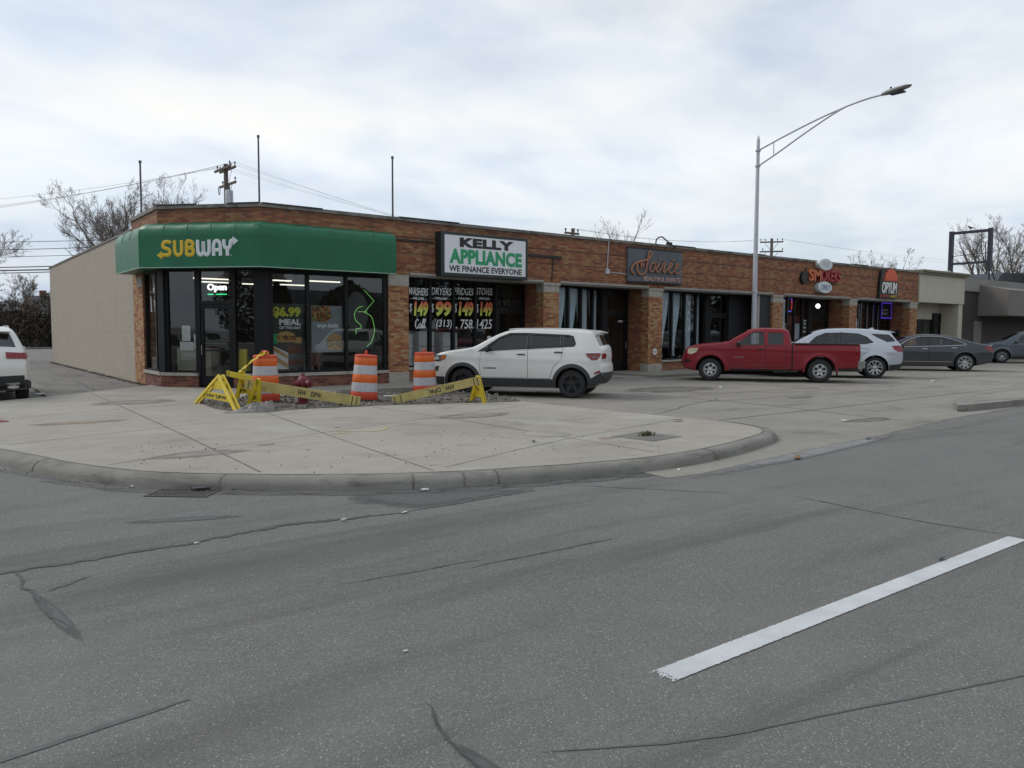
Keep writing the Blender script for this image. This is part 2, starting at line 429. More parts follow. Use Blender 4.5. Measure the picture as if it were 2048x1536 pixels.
ribbon('crack', jitter_path((-0.6, 6.08), (1.29, 6.03), 8, 0.02, 1) + jitter_path((1.4, 6.04), (2.35, 6.17), 6, 0.02, 2) + jitter_path((2.6, 6.12), (3.37, 5.98), 5, 0.015, 3), 0.05, 0.004, M['tar'], road, 0.5, 4)
ribbon('crack', jitter_path((3.37, 5.98), (4.9, 6.05), 8, 0.015, 9), 0.022, 0.004, M['tar'], road, 0.5, 6)
ribbon('crack', jitter_path((0.45, 6.0), (0.49, 5.37), 5, 0.02, 5) + jitter_path((0.52, 5.2), (0.60, 4.65), 4, 0.02, 6), 0.018, 0.005, M['tar'], road, 0.45, 8)
ribbon('crack', jitter_path((0.55, 5.45), (0.86, 5.62), 5, 0.015, 15), 0.012, 0.005, M['tar'], road, 0.6, 18)
ribbon('crack', jitter_path((1.69, 2.82), (1.60, 2.5), 6, 0.012, 7) + jitter_path((1.595, 2.42), (1.60, 2.0), 5, 0.012, 8), 0.011, 0.005, M['tar'], road, 0.45, 3)
fadeblob('damp_patch', [(1.605 + 0.05 * math.cos(t / 8 * PI), 2.2 + 0.32 * math.sin(t / 8 * PI)) for t in range(16)], M['damp'], road, lambda x, y: 0.003)
fadeblob('damp_patch', [(0.56 + 0.055 * math.cos(t / 8 * PI) - 0.07 * math.sin(t / 8 * PI), 4.95 + 0.62 * math.sin(t / 8 * PI)) for t in range(16)], M['damp'], road, lambda x, y: 0.003)
ribbon('sealed_patch', [(-0.4, 3.28), (0.19, 3.37), (0.53, 3.42), (0.88, 3.46)], 0.034, 0.003, M['seal'], road, 0.15, 43)
ribbon('sealed_patch', [(1.83, 2.21), (2.39, 1.91), (2.97, 1.72), (4.07, 1.37), (5, 1.1)], 0.013, 0.003, M['seal'], road, 0.3, 53)
ribbon('crack', jitter_path((6.77, 4.4), (6.73, 3.27), 6, 0.012, 17) + jitter_path((6.74, 3.0), (6.86, 2.3), 4, 0.012, 18), 0.014, 0.004, M['tar'], road, 0.5, 13)
ribbon('crack', jitter_path((5.35, 6.05), (6.4, 4.75), 9, 0.02, 27), 0.012, 0.004, M['tar'], road, 0.5, 14)
ribbon('crack', jitter_path((2.9, 4.3), (4.3, 4.25), 7, 0.012, 37), 0.010, 0.004, M['tar'], road, 0.5, 15)
ribbon('crack', jitter_path((2.05, 4.5), (3.1, 4.4), 7, 0.015, 38), 0.009, 0.004, M['tar'], road, 0.5, 16)
fadeblob('skid_mark', [(1.75 + 0.55 * math.cos(t / 8 * PI) - 0.06 * math.sin(t / 8 * PI), 6.86 - 0.2 * math.cos(t / 8 * PI) + 0.14 * math.sin(t / 8 * PI)) for t in range(16)], M['damp'], road, lambda x, y: 0.003)
pp = [(3.2, 6.95), (3.45, 6.9), (3.9, 6.75), (4.6, 6.35), (5.1, 6.15), (5.0, 6.02), (4.4, 6.03), (3.9, 5.98), (3.5, 6.02), (3.35, 6.2), (3.3, 6.4), (3.12, 6.6)]
KBs_ = [(0.95, 10.0, -2.2), (1.35, 9.0, -1.6), (1.75, 8.4, -0.95), (2.2, 7.95, -0.8), (2.7, 7.55, -0.75), (3.3, 7.1, -0.6), (3.9, 6.8, -0.5), (4.5, 6.55, -0.4), (5.1, 6.35, -0.3), (5.8, 6.17, -0.18), (6.5, 6.05, -0.1), (7.2, 6.0, 0.0), (7.9, 6.05, 0.12), (8.6, 6.2, 0.2)]
fadeblob('damp_patch', [(4.15 + (p.x - 4.15) * 1.12, 6.38 + (p.y - 6.38) * 1.15) for p in smoothpath([(x, y, 0) for x, y in pp], 4, True)], M['damp'], road, lambda x, y: 0.0032)
pp = [(6.0, 5.72), (6.6, 5.74), (7.6, 5.8), (8.8, 6.0), (10.2, 6.18), (11.8, 6.38), (13.5, 6.55), (13.4, 6.42), (11.5, 6.15), (9.8, 5.92), (8.2, 5.66), (7.0, 5.55), (6.2, 5.58)]
softened(M['water'])
fadeblob('gutter_silt', [(9.6 + 3.6 * math.cos(t / 10 * PI), 5.86 + 0.36 * math.cos(t / 10 * PI) + 0.22 * math.sin(t / 10 * PI) - 0.10 * math.sin(t / 10 * PI) ** 2) for t in range(20)], M['water'], road, lambda x, y: 0.0072)
for i_ in range(14): fadeblob('gutter_dirt', [(KBs_[i_][0] + 0.5 * math.cos(t / 8 * PI), KBs_[i_][1] - 0.08 + 0.16 * math.sin(t / 8 * PI) + KBs_[i_][2] * 0.5 * math.cos(t / 8 * PI)) for t in range(16)], M['damp'], road, lambda x, y: 0.0015 + 0.0004 * (i_ % 3))
# white lane line, worn at its near end
def linemat():
    m = bpy.data.materials.new('lane_paint'); m.use_nodes = True
    nt = m.node_tree; b = nt.nodes['Principled BSDF']
    tc = N(nt, 'ShaderNodeTexCoord'); co = tc.outputs['Object']
    f = noise(nt, co, 3.0, 5, 0.6)
    L(nt, ramp(nt, f, [(0.3, (0.42, 0.43, 0.43)), (0.7, (0.58, 0.59, 0.58))]), b.inputs['Base Color'])
    b.inputs['Roughness'].default_value = 0.6
    sp = N(nt, 'ShaderNodeSeparateXYZ'); L(nt, co, sp.inputs[0])
    e = math_node(nt, 'MULTIPLY', math_node(nt, 'SUBTRACT', sp.outputs[0], 2.60), 4.0, True)          # thin paint at the start
    yc = math_node(nt, 'ABSOLUTE', math_node(nt, 'SUBTRACT', sp.outputs[1], 2.375))
    ed = math_node(nt, 'MULTIPLY', math_node(nt, 'SUBTRACT', 0.076, yc), 45.0, True)
    k = math_node(nt, 'MINIMUM', e, ed)
    v = noise(nt, co, 95, 3, 0.7)
    a = math_node(nt, 'GREATER_THAN', math_node(nt, 'ADD', k, math_node(nt, 'MULTIPLY', math_node(nt, 'SUBTRACT', v, 0.5), 1.1)), 0.42)
    hole = math_node(nt, 'GREATER_THAN', noise(nt, co, 70, 4, 0.75), math_node(nt, 'ADD', 0.30, math_node(nt, 'MULTIPLY', math_node(nt, 'SUBTRACT', f, 0.5), 0.5)))
    L(nt, math_node(nt, 'MULTIPLY', a, hole), b.inputs['Alpha'])
    return m
M['lane'] = linemat()
ll = MB(); ll.face([(2.55, 2.295, 0.005), (6.78, 2.295, 0.005), (6.78, 2.455, 0.005), (2.55, 2.455, 0.005)])
ll.build('lane_line', M['lane'], road)
ln = ll = MB(); ll.face([(16.0, 2.295, 0.005), (20.2, 2.295, 0.005), (20.2, 2.455, 0.005), (16.0, 2.455, 0.005)])
ll.build('lane_line', M['white'], road)

# ---- concrete forecourt: rises gently from the road edge
def lot_edge(x):
    pts = [(3, 5.66), (6.15, 5.66), (7.95, 5.70), (10.78, 6.0), (15.55, 6.6), (19.0, 6.75), (200, 6.9)]
    for (x0, y0), (x1, y1) in zip(pts, pts[1:]):
        if x0 <= x <= x1: return y0 + (y1 - y0) * (x - x0) / (x1 - x0)
    return pts[-1][1]
def lot_z(x, y):
    t = max(0, min(1, (y - lot_edge(x)) / 4.0)); return 0.006 + 0.064 * t * t * (3 - 2 * t)
mb = MB()
xs = [6.5 + 0.5 * i for i in range(40)] + [27, 30, 35, 40, 50, 60, 80, 120, 200]
ts = [0, 0.05, 0.1, 0.15, 0.2, 0.25, 0.3, 0.6, 1.0]
grid = []
for x in xs:
    e = lot_edge(x); row = []
    for t in ts:
        y = e + (22.5 - e) * t + (0.03 * math.sin(x * 5.1) if t == 0 else 0)
        row.append(mb.bm.verts.new((x, y, lot_z(x, y) if t else 0.003)))
    grid.append(row)
for a, b in zip(grid, grid[1:]):
    for i in range(len(ts) - 1): mb.bm.faces.new((a[i], b[i], b[i + 1], a[i + 1]))
lot = tag(mb.build('forecourt', M['lotconcrete'], None, 60), kind='structure')
def lotribbon(name, pts, w, mat, seed=1, jit=0.4, dz=0.004):
    o = ribbon(name, pts, w, 0.0, mat, lot, jit, seed, 4)
    for v in o.data.vertices: v.co.z = lot_z(v.co.x, v.co.y) + dz
    return o
lotribbon('joint', [(8.9, 8.6), (14, 8.75), (18, 8.9), (26, 9.1)], 0.035, M['joint'], 3)
lotribbon('joint', [(11.2, 12.2), (18, 12.2), (30, 12.2), (60, 12.3)], 0.03, M['joint'], 4)
lotribbon('joint', [(14.2, 6.6), (14.2, 10), (14.25, 14), (14.3, 17.5)], 0.03, M['joint'], 5)
lotribbon('joint', [(19.4, 8.8), (19.4, 12), (19.4, 17)], 0.03, M['joint'], 6)
lotribbon('joint', [(27, 9), (27, 13), (27, 17.5)], 0.03, M['joint'], 7)
lotribbon('crack', jitter_path((10.4, 9.8), (15.5, 11.7), 9, 0.12, 44), 0.02, M['tar'], 8)
lotribbon('crack', jitter_path((12.8, 11.2), (22.5, 10.2), 12, 0.12, 45), 0.02, M['tar'], 9)
lotribbon('crack', jitter_path((16.3, 13.5), (18.8, 9.2), 10, 0.1, 46), 0.018, M['tar'], 10)
M['yellowline'] = pmat('faded_yellow', (0.30, 0.25, 0.12), 0.8, var=0.2, vscale=12)
lotribbon('bay_line', [(15.2, 13.3), (16.8, 12.3), (18.6, 11.2)], 0.10, M['yellowline'], 11, 0.25)
lotribbon('bay_line', [(19.2, 14.1), (20.4, 12.7)], 0.09, M['yellowline'], 12, 0.25)
# damp tyre-dark stains of the parked rows
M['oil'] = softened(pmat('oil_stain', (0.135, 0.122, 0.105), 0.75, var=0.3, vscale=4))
def blob(name, x, y, rx, ry, mat, parent, zf, seed, n=22):
    rr = random.Random(seed)
    pts = [(x + rx * math.cos(2 * PI * k / n) * rr.uniform(0.75, 1.1), y + ry * math.sin(2 * PI * k / n) * rr.uniform(0.75, 1.1), 0) for k in range(n)]
    P = smoothpath(pts, 3, True)
    return fadeblob(name, [(p.x, p.y) for p in P], mat, parent, zf)
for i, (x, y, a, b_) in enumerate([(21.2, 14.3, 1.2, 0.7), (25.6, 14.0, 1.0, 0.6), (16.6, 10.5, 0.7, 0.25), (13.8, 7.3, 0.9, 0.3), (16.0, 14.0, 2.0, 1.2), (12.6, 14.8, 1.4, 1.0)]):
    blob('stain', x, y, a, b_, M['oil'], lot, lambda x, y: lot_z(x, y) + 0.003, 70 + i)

# ---- corner sidewalk with its rolled kerb
KB = [(-1.6, 18.6), (-0.95, 15.6), (-0.1, 13.2), (0.72, 10.95), (1.1, 9.76), (1.56, 8.77), (2.01, 8.23), (2.59, 7.71), (3.39, 7.12), (4.29, 6.66), (4.93, 6.45), (5.92, 6.19), (7.0, 6.05),
      (8.1, 6.15), (9.2, 6.40), (9.96, 6.66), (10.55, 7.15), (10.78, 7.9), (10.72, 8.9), (10.5, 10.4), (10.35, 12.9)]
KBs = smoothpath([(x, y, 0) for x, y in KB], 5)
prof = [(0.0, -0.02), (0.012, 0.05), (0.03, 0.085), (0.065, 0.116), (0.12, 0.128), (0.17, 0.130)]      # inward distance, height
mb = MB(); loops = []
for i, p in enumerate(KBs):
    d = (KBs[min(i + 1, len(KBs) - 1)] - KBs[max(i - 1, 0)]).normalized()
    n = Vector((-d.y, d.x, 0))                       # inward (left of travel)
    k = max(0.62, 1 - max(0, i - 85) / 40)           # the return by the forecourt sinks a little
    loops.append([(p.x + n.x * a * 1.25, p.y + n.y * a * 1.25, h * k if h > 0 else h) for a, h in prof])
mb.loft(loops, False, False)
kerb = tag(mb.build('kerb', M['kerb'], None, 50), kind='structure')
for j, i in enumerate((18, 33, 43, 46, 49, 64, 76)):
    lp = loops[i]; d = (KBs[i + 1] - KBs[i - 1]).normalized() * 0.009
    q = MB()
    for a, b in zip(lp, lp[1:]):
        n = Vector((-d.y, d.x, 0)).normalized() * -0.004
        q.face([(a[0] - d.x + n.x, a[1] - d.y + n.y, a[2] + 0.004), (b[0] - d.x + n.x, b[1] - d.y + n.y, b[2] + 0.004), (b[0] + d.x + n.x, b[1] + d.y + n.y, b[2] + 0.004), (a[0] + d.x + n.x, a[1] + d.y + n.y, a[2] + 0.004)])
    q.build('joint', M['joint'], kerb)
top = [(l[-1][0], l[-1][1]) for l in loops]
SWZ = 0.125
walk_poly = top + [(10.3, 13.6), (11.05, 17.0), (11.19, 19.62), (6.9, 19.66), (4.98, 21.76), (4.98, 22.6), (2.6, 20.2), (0.2, 18.4)]
def swz(x, y): return SWZ
sidewalk = sheet('sidewalk', walk_poly, SWZ, M['concrete'])
loopj = [(l[-1][0], l[-1][1]) for l in loops]
def jointline(pts, w=0.022, seed=1): return ribbon('joint', pts, w * 0.72, SWZ + 0.004, M['joint'], sidewalk, 0.25, seed, 4, False)
jl = MB()
ribbon('joint', [(x, y) for x, y in loopj[8:-3:3]], 0.028, SWZ + 0.0075, M['joint'], sidewalk, 0.3, 5, 3)
jointline([(2.80, 8.0), (2.95, 12), (3.1, 17), (3.18, 20.5)], 0.026, 2)
jointline([(4.30, 7.02), (4.6, 10.5), (5.0, 14.2)], 0.020, 3)
jointline([(7.15, 6.5), (7.15, 10), (7.0, 13.7)], 0.020, 4)
jointline([(0.85, 11.8), (3.3, 12.7), (5.9, 13.64), (6.4, 13.9)], 0.018, 6)
jointline([(1.6, 9.4), (3.5, 10.2), (6.5, 11.2), (9.9, 12.3)], 0.018, 7)
jointline([(4.5, 7.1), (7.0, 8.0), (10.4, 8.8)], 0.016, 9)
jointline([(-0.3, 14.8), (2.0, 15.6), (4.6, 16.6)], 0.018, 16)
jointline([(4.75, 17.4), (7.5, 17.6), (11.0, 17.75)], 0.018, 17)
M['rust'] = pmat('rust_stain', (0.25, 0.19, 0.135), 0.9, var=0.3, vscale=8)
M['pale'] = pmat('pale_scuff', (0.43, 0.415, 0.38), 0.9, var=0.15, vscale=8)
M['dampwalk'] = pmat('damp_walk', (0.215, 0.192, 0.162), 0.8, var=0.3, vscale=4)
for k_ in ('rust', 'dampwalk'): softened(M[k_])
M['chalk'] = pmat('yellow_chalk', (0.48, 0.40, 0.14), 0.9, var=0.2, vscale=20)
for i, (x, y, a, b_, mm) in enumerate([(3.55, 9.9, 0.16, 0.10, 'rust'), (7.62, 7.75, 0.3, 0.12, 'rust'), (3.5, 17.3, 1.1, 0.7, 'dampwalk'), (2.0, 14.0, 0.9, 0.3, 'rust'), (2.6, 9.6, 0.8, 0.3, 'dampwalk'), (7.7, 11.2, 1.0, 0.5, 'dampwalk')]):
    blob('stain', x, y, a, b_, M[mm], sidewalk, lambda x, y: SWZ + 0.003, 90 + i)
ribbon('chalk_mark', [(4.62, 10.35), (4.95, 10.35)], 0.035, SWZ + 0.0055, M['chalk'], sidewalk, 0.3, 2)
ribbon('chalk_mark', [(4.75, 10.75), (5.3, 10.3), (5.75, 10.65)], 0.03, SWZ + 0.0058, M['chalk'], sidewalk, 0.3, 3)
# red tactile ramp plate at the very left
M['tactile'] = pmat('red_tactile', (0.26, 0.085, 0.06), 0.8, var=0.2, vscale=12)
q = MB(); q.box((0, 0, 0), (0.6, 1.1, 0.01), frame((0.55, 14.6, SWZ + 0.003), R_(18)))
for i in range(8):
    for j in range(14): q.lathe([(0.018, 0.0), (0.012, 0.006)], 6, frame((0.55, 14.6, SWZ + 0.013), R_(18)) @ Matrix.Translation((0.05 + i * 0.071, 0.06 + j * 0.076, 0)))
tag(q.build('tactile_plate', M['tactile']), 'red tactile ramp plate set in the pavement at the far left', 'ramp plate')
# old walkway beside the painted block wall, driveway apron edge
side_walk = sheet('side_path', [(2.62, 20.22), (4.98, 22.55), (4.98, 44.0), (2.62, 44.0)], 0.075, M['oldwalk'])
q = MB(); q.slab([(2.3, 20.0), (2.62, 20.2), (2.62, 27.0), (2.45, 27.0)], -0.02, 0.085)
tag(q.build('kerb_strip', M['kerb']), kind='structure')
for i, yy in enumerate((22.2, 24.2, 26.6, 29.5, 33, 37)):
    ribbon('joint', [(2.64, yy), (4.95, yy + 0.05)], 0.03, 0.079, M['joint'], side_walk, 0.4, i, 4)
ribbon('crack', jitter_path((3.4, 21.2), (3.9, 28), 9, 0.12, 81), 0.03, 0.0795, M['tar'], side_walk, 0.5, 4)
# weeds and dirt where wall meets path
alley = sheet('alley', [(-30, 43.8), (60, 43.8), (60, 75), (-30, 75)], 0.02, M['oldwalk'])
sheet('alley_kerb', [(-30, 75), (60, 75), (60, 76), (-30, 76)], 0.10, M['kerb'])
# shop walkway along the frontage
def walkway(x0, x1, z, y0=17.95):
    q = MB(); q.box((x0, y0, -0.02), (x1, 22.2, z), None, 0.02)
    return tag(q.build('shop_walkway', M['lotconcrete']), kind='structure')
walkway(11.2, 18.25, 0.155); walkway(18.26, 19.55, 0.10, 18.05); walkway(19.56, 62, 0.165, 17.85)
# traffic island at the right
isl = smoothpath([(17.35, 6.95, 0), (17.1, 7.2, 0), (17.9, 7.6, 0), (19.06, 7.98, 0), (22, 8.25, 0), (26, 8.35, 0), (40, 8.5, 0), (40, 6.9, 0), (24, 6.75, 0)], 4, True)
q = MB(); q.slab([(p.x, p.y) for p in isl], -0.02, 0.14)
tag(q.build('traffic_island', M['kerb'], None, 40), kind='structure')
isl2 = [(18.1, 7.3), (19.2, 7.75), (22, 8.05), (40, 8.3), (40, 7.1), (24, 6.95), (19.5, 6.98)]
sheet('island_top', isl2, 0.145, M['lotconcrete'])

# ---- broken-out patch of rubble behind the barriers
gv = [(4.78, 17.0), (4.45, 15.6), (4.5, 14.56), (4.91, 14.02), (5.87, 14.0), (7.57, 13.75), (9.21, 13.22), (10.15, 13.0), (10.5, 14.4), (10.75, 16.2), (10.2, 17.2), (8.2, 17.3), (6.4, 17.1)]
def inside(x, y, poly):
    c = False; n = len(poly)
    for i in range(n):
        (x0, y0), (x1, y1) = poly[i], poly[(i + 1) % n]
        if (y0 > y) != (y1 > y) and x < (x1 - x0) * (y - y0) / (y1 - y0) + x0: c = not c
    return c
rr = random.Random(5)
gvs = [(p.x, p.y) for p in smoothpath([(x, y, 0) for x, y in gv], 4, True)]
mb = MB()
f = mb.face([(x, y, SWZ + 0.004) for x, y in gvs])
for k in range(30): 
    bmesh.ops.bisect_plane(mb.bm, geom=mb.bm.verts[:] + mb.bm.edges[:] + mb.bm.faces[:], plane_co=(4.4 + k * 0.22, 0, 0), plane_no=(1, 0, 0))
for k in range(20): 
    bmesh.ops.bisect_plane(mb.bm, geom=mb.bm.verts[:] + mb.bm.edges[:] + mb.bm.faces[:], plane_co=(0, 13.1 + k * 0.22, 0), plane_no=(0, 1, 0))
for v in mb.bm.verts:
    if not v.is_boundary: v.co.z += rr.uniform(0.0, 0.035)
n = 0
while n < 1700:
    x, y = rr.uniform(4.4, 10.8), rr.uniform(12.9, 17.4)
    if not inside(x, y, gvs): continue
    n += 1; s = rr.choice([0.010, 0.012, 0.016, 0.02, 0.036])
    mt = Matrix.Translation((x, y, SWZ + 0.018 + s * 0.5)) @ Euler((rr.uniform(0, 3), rr.uniform(0, 3), rr.uniform(0, 3))).to_matrix().to_4x4() @ Matrix.Diagonal((s * rr.uniform(0.8, 1.6), s, s * 0.7, 1))
    mb.mi = rr.choice([0, 1, 1, 2])
    st = len(mb.bm.faces)
    r = bmesh.ops.create_icosphere(mb.bm, subdivisions=1, radius=1.0, matrix=mt)
    for v in r['verts']:
        for ff in v.link_faces: ff.material_index = mb.mi
M['stone1'] = pmat('rubble_grey', (0.17, 0.155, 0.135), 0.9, var=0.3, vscale=6)
M['stone2'] = pmat('rubble_pale', (0.27, 0.255, 0.23), 0.9, var=0.25, vscale=6)
M['earthd'] = pmat('rubble_soil', (0.115, 0.10, 0.082), 0.95, var=0.55, vscale=7, bump=0.8, bscale=25)
tag(mb.build('rubble', [M['earthd'], M['stone1'], M['stone2']]), 'broken brown soil and rubble where the pavement was dug out behind the barriers', 'rubble', kind='stuff')
# ================================================================ lettering helpers
def text(body, rect, F, y, mat, parent, name='lettering', depth=0.01, bold=0.0, shear=0.0, spacing=1.0):
    """lettering fitted into rect=(x0,z0,x1,z1) of frame F, standing proud of local y by depth"""
    cu = bpy.data.curves.new('lettering', 'FONT')
    cu.body = body; cu.size = 1; cu.extrude = 0.5; cu.offset = bold; cu.shear = shear; cu.space_character = spacing
    cu.resolution_u = 4
    o = bpy.data.objects.new('lettering_source', cu)
    C.objects.link(o)
    me = bpy.data.meshes.new_from_object(o)
    bpy.data.objects.remove(o); bpy.data.curves.remove(cu)
    xs = [v.co.x for v in me.vertices]; ys = [v.co.y for v in me.vertices]
    ax, bx, ay, by = min(xs), max(xs), min(ys), max(ys)
    x0, z0, x1, z1 = rect
    for v in me.vertices:
        px, py, pz = v.co
        v.co = F @ Vector((x0 + (px - ax) / (bx - ax) * (x1 - x0), y - depth * (pz + 0.5), z0 + (py - ay) / (by - ay) * (z1 - z0)))
    me.materials.clear(); me.materials.append(mat)
    me.name = name
    ob = bpy.data.objects.new(name, me); C.objects.link(ob)
    if parent: ob.parent = parent
    return ob
def strokes(paths, rect, F, y, r, mat, parent, name='lettering', depth=0.6, sub=6, n=8):
    nv = (F.to_3x3() @ Vector((0, 1, 0))).normalized()
    """tube lettering from unit-square control points, a flattened round section"""
    x0, z0, x1, z1 = rect; mb = MB()
    for p in paths:
        rr = r
        if isinstance(p, tuple): p, rr = p
        pts = smoothpath([(x0 + a * (x1 - x0), y, z0 + b * (z1 - z0)) for a, b in p], sub) if len(p) > 2 else [Vector((x0 + a * (x1 - x0), y, z0 + b * (z1 - z0))) for a, b in p]
        mb.tube([F @ q for q in pts], rr, n, flat=depth, nrm=nv)
    return mb.build(name, mat, parent, 60)

# ================================================================ the brick shop row
Y0 = 19.57
A_ = Vector((5.02, 21.69, 0)); B_ = Vector((6.95, 19.57, 0))
CH = frame(A_, math.atan2(B_.y - A_.y, B_.x - A_.x))     # chamfered corner
CL = (B_ - A_).length
SD = frame((5.02, 0, 0), R_(-90))                        # side wall: local x = -world y
FR = frame((0, Y0, 0), 0)                                # frontage
bld = thing('shop_building', 'long one-storey orange brick shop row with chamfered corner and painted block side wall', 'building')
path_o = [(5.02, 24.7), (5.02, 21.69), (6.95, 19.57), (41.30, 19.57)]
def offs(path, d):
    P = [Vector((x, y, 0)) for x, y in path]; out = []
    for i, p in enumerate(P):
        ns = []
        for a, b in ((i - 1, i), (i, i + 1)):
            if a < 0 or b >= len(P): continue
            t = (P[b] - P[a]).normalized(); ns.append(Vector((-t.y, t.x, 0)))
        m = sum(ns, Vector()).normalized(); out.append(p + m * d / max(0.3, m.dot(ns[0])))
    return [(p.x, p.y) for p in out]
def band(name, d0, d1, z0, z1, mat, parent=bld, path=path_o):
    a, b = offs(path, d0), offs(path, d1)
    mb = MB()
    mb.loft([[(p[0], p[1], z0), (p[0], p[1], z1), (q[0], q[1], z1), (q[0], q[1], z0)] for p, q in zip(a, b)], True, True)
    return mb.build(name, mat, parent)
band('parapet_wall', 0.0, 0.36, 3.19, 4.70, M['brick'])
band('coping', -0.035, 0.40, 4.70, 4.79, M['coping'])
# patches of roofing felt folded over the coping
for F, a, b in ((CH, 0.02, 1.1), (CH, 2.0, 2.85), (FR, 7.0, 8.6), (FR, 10.9, 12.9), (FR, 22.4, 23.6), (FR, 27.2, 28.0), (FR, 35.0, 36.2)):
    q = MB(); q.box((a, -0.05, 4.775), (b, 0.3, 4.812), F); q.build('roof_felt', M['tarcap'], bld)
q = MB(); q.slab([(5.36, 42.1), (5.36, 21.9), (7.12, 19.95), (41.2, 19.95), (41.2, 42.1)], 4.35, 4.42); q.build('roof', M['tarcap'], bld)
# painted block side and rear
q = MB(); q.box((5.02, 24.703, 0), (5.32, 42.2, 4.44)); q.box((5.322, 41.9, 0), (41.3, 42.2, 4.44)); q.build('block_wall', M['block'], bld)
q = MB(); q.box((4.99, 24.72, 4.44), (5.36, 42.23, 4.50)); q.build('coping', M['coping'], bld)
q = MB(); q.box((40.95, 19.95, 0), (41.3, 41.88, 4.6)); q.build('end_wall', M['brick'], bld)
# side corner pilaster
q = MB(); q.box((-24.70, 0, 0), (-23.52, 0.33, 3.188), SD); q.build('corner_pier', M['brick_pier'], bld)
q = MB(); q.box((-24.1, -0.02, 2.80), (-23.515, 0.02, 3.08), SD); q.build('pier_cap', M['limestone'], bld)
# piers along the frontage
PIERS = [(10.55, 11.19), (16.18, 16.84), (21.12, 21.86), (28.69, 29.41), (34.72, 35.38), (40.52, 41.29)]
for i, (a, b) in enumerate(PIERS):
    q = MB(); q.box((a, 0, 0.43), (b, 0.36, 2.87), FR); q.build('pier', M['brick_pier'], bld)
    q = MB(); q.box((a - 0.006, -0.012, 2.87), (b + 0.006, 0.37, 3.188), FR, 0.008)
    if i: q.box((a - 0.03, -0.04, 3.10), (b + 0.03, 0.0, 3.185), FR, 0.006)
    q.build('pier_cap', M['limestone'], bld)
    q = MB(); q.box((a - 0.006, -0.012, 0.0), (b + 0.006, 0.37, 0.43), FR, 0.01); q.build('pier_base', M['limestone'], bld)
    if 0 < i: q = MB(); q.box((a, 0.362, 0.0), (b, 1.05, 3.188), FR); q.build('return_wall', M['brick'], bld)
# pale steel lintel line and the soffit of the recessed fronts
for a, b in zip(PIERS, PIERS[1:]):
    q = MB(); q.box((a[1] + 0.03, -0.045, 3.192), (b[0] - 0.03, 0.02, 3.255), FR); q.box((a[1] + 0.01, 0.02, 3.15), (b[0] - 0.01, 0.36, 3.187), FR); q.build('lintel', M['lintel'], bld)
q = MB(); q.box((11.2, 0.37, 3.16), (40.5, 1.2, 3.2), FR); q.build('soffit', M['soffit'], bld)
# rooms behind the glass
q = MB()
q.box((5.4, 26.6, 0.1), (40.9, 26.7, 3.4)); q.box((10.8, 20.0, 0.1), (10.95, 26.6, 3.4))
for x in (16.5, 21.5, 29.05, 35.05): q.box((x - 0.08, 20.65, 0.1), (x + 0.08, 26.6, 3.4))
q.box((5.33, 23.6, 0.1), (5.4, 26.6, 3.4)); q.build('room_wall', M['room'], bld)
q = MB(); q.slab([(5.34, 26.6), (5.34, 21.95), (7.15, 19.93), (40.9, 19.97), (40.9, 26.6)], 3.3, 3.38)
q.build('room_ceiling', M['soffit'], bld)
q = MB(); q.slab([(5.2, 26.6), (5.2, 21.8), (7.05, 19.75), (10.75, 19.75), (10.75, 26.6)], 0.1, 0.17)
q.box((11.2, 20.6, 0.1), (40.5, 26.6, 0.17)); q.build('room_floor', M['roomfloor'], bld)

def shopfront(F, x0, x1, z0, z1, mulls, parent=bld, fw=0.07, y=0.10, rail=None):
    """black aluminium frame with one pane between each pair of mullions"""
    q = MB(); d0, d1 = y - 0.05, y + 0.06
    q.box((x0, d0, z0), (x0 + fw, d1, z1), F); q.box((x1 - fw, d0, z0), (x1, d1, z1), F)
    q.box((x0 + fw, d0, z1 - fw), (x1 - fw, d1, z1), F); q.box((x0 + fw, d0, z0), (x1 - fw, d1, z0 + 0.055), F)
    for m, w in mulls: q.box((m - w / 2, d0 - 0.004, z0 + 0.055), (m + w / 2, d1 + 0.004, z1 - fw), F)
    w_ = q.build('shop_window', M['blackmetal'], parent)
    ed = [x0 + fw] + [e for m, w in mulls for e in (m - w / 2, m + w / 2)] + [x1 - fw]
    for a, b in zip(ed[::2], ed[1::2]):
        g = MB(); g.face([(a - 0.01, y, z0 + 0.04), (b + 0.01, y, z0 + 0.04), (b + 0.01, y, z1 - fw + 0.01), (a - 0.01, y, z1 - fw + 0.01)], F)
        g.build('pane', M['glass'], w_)
    return w_
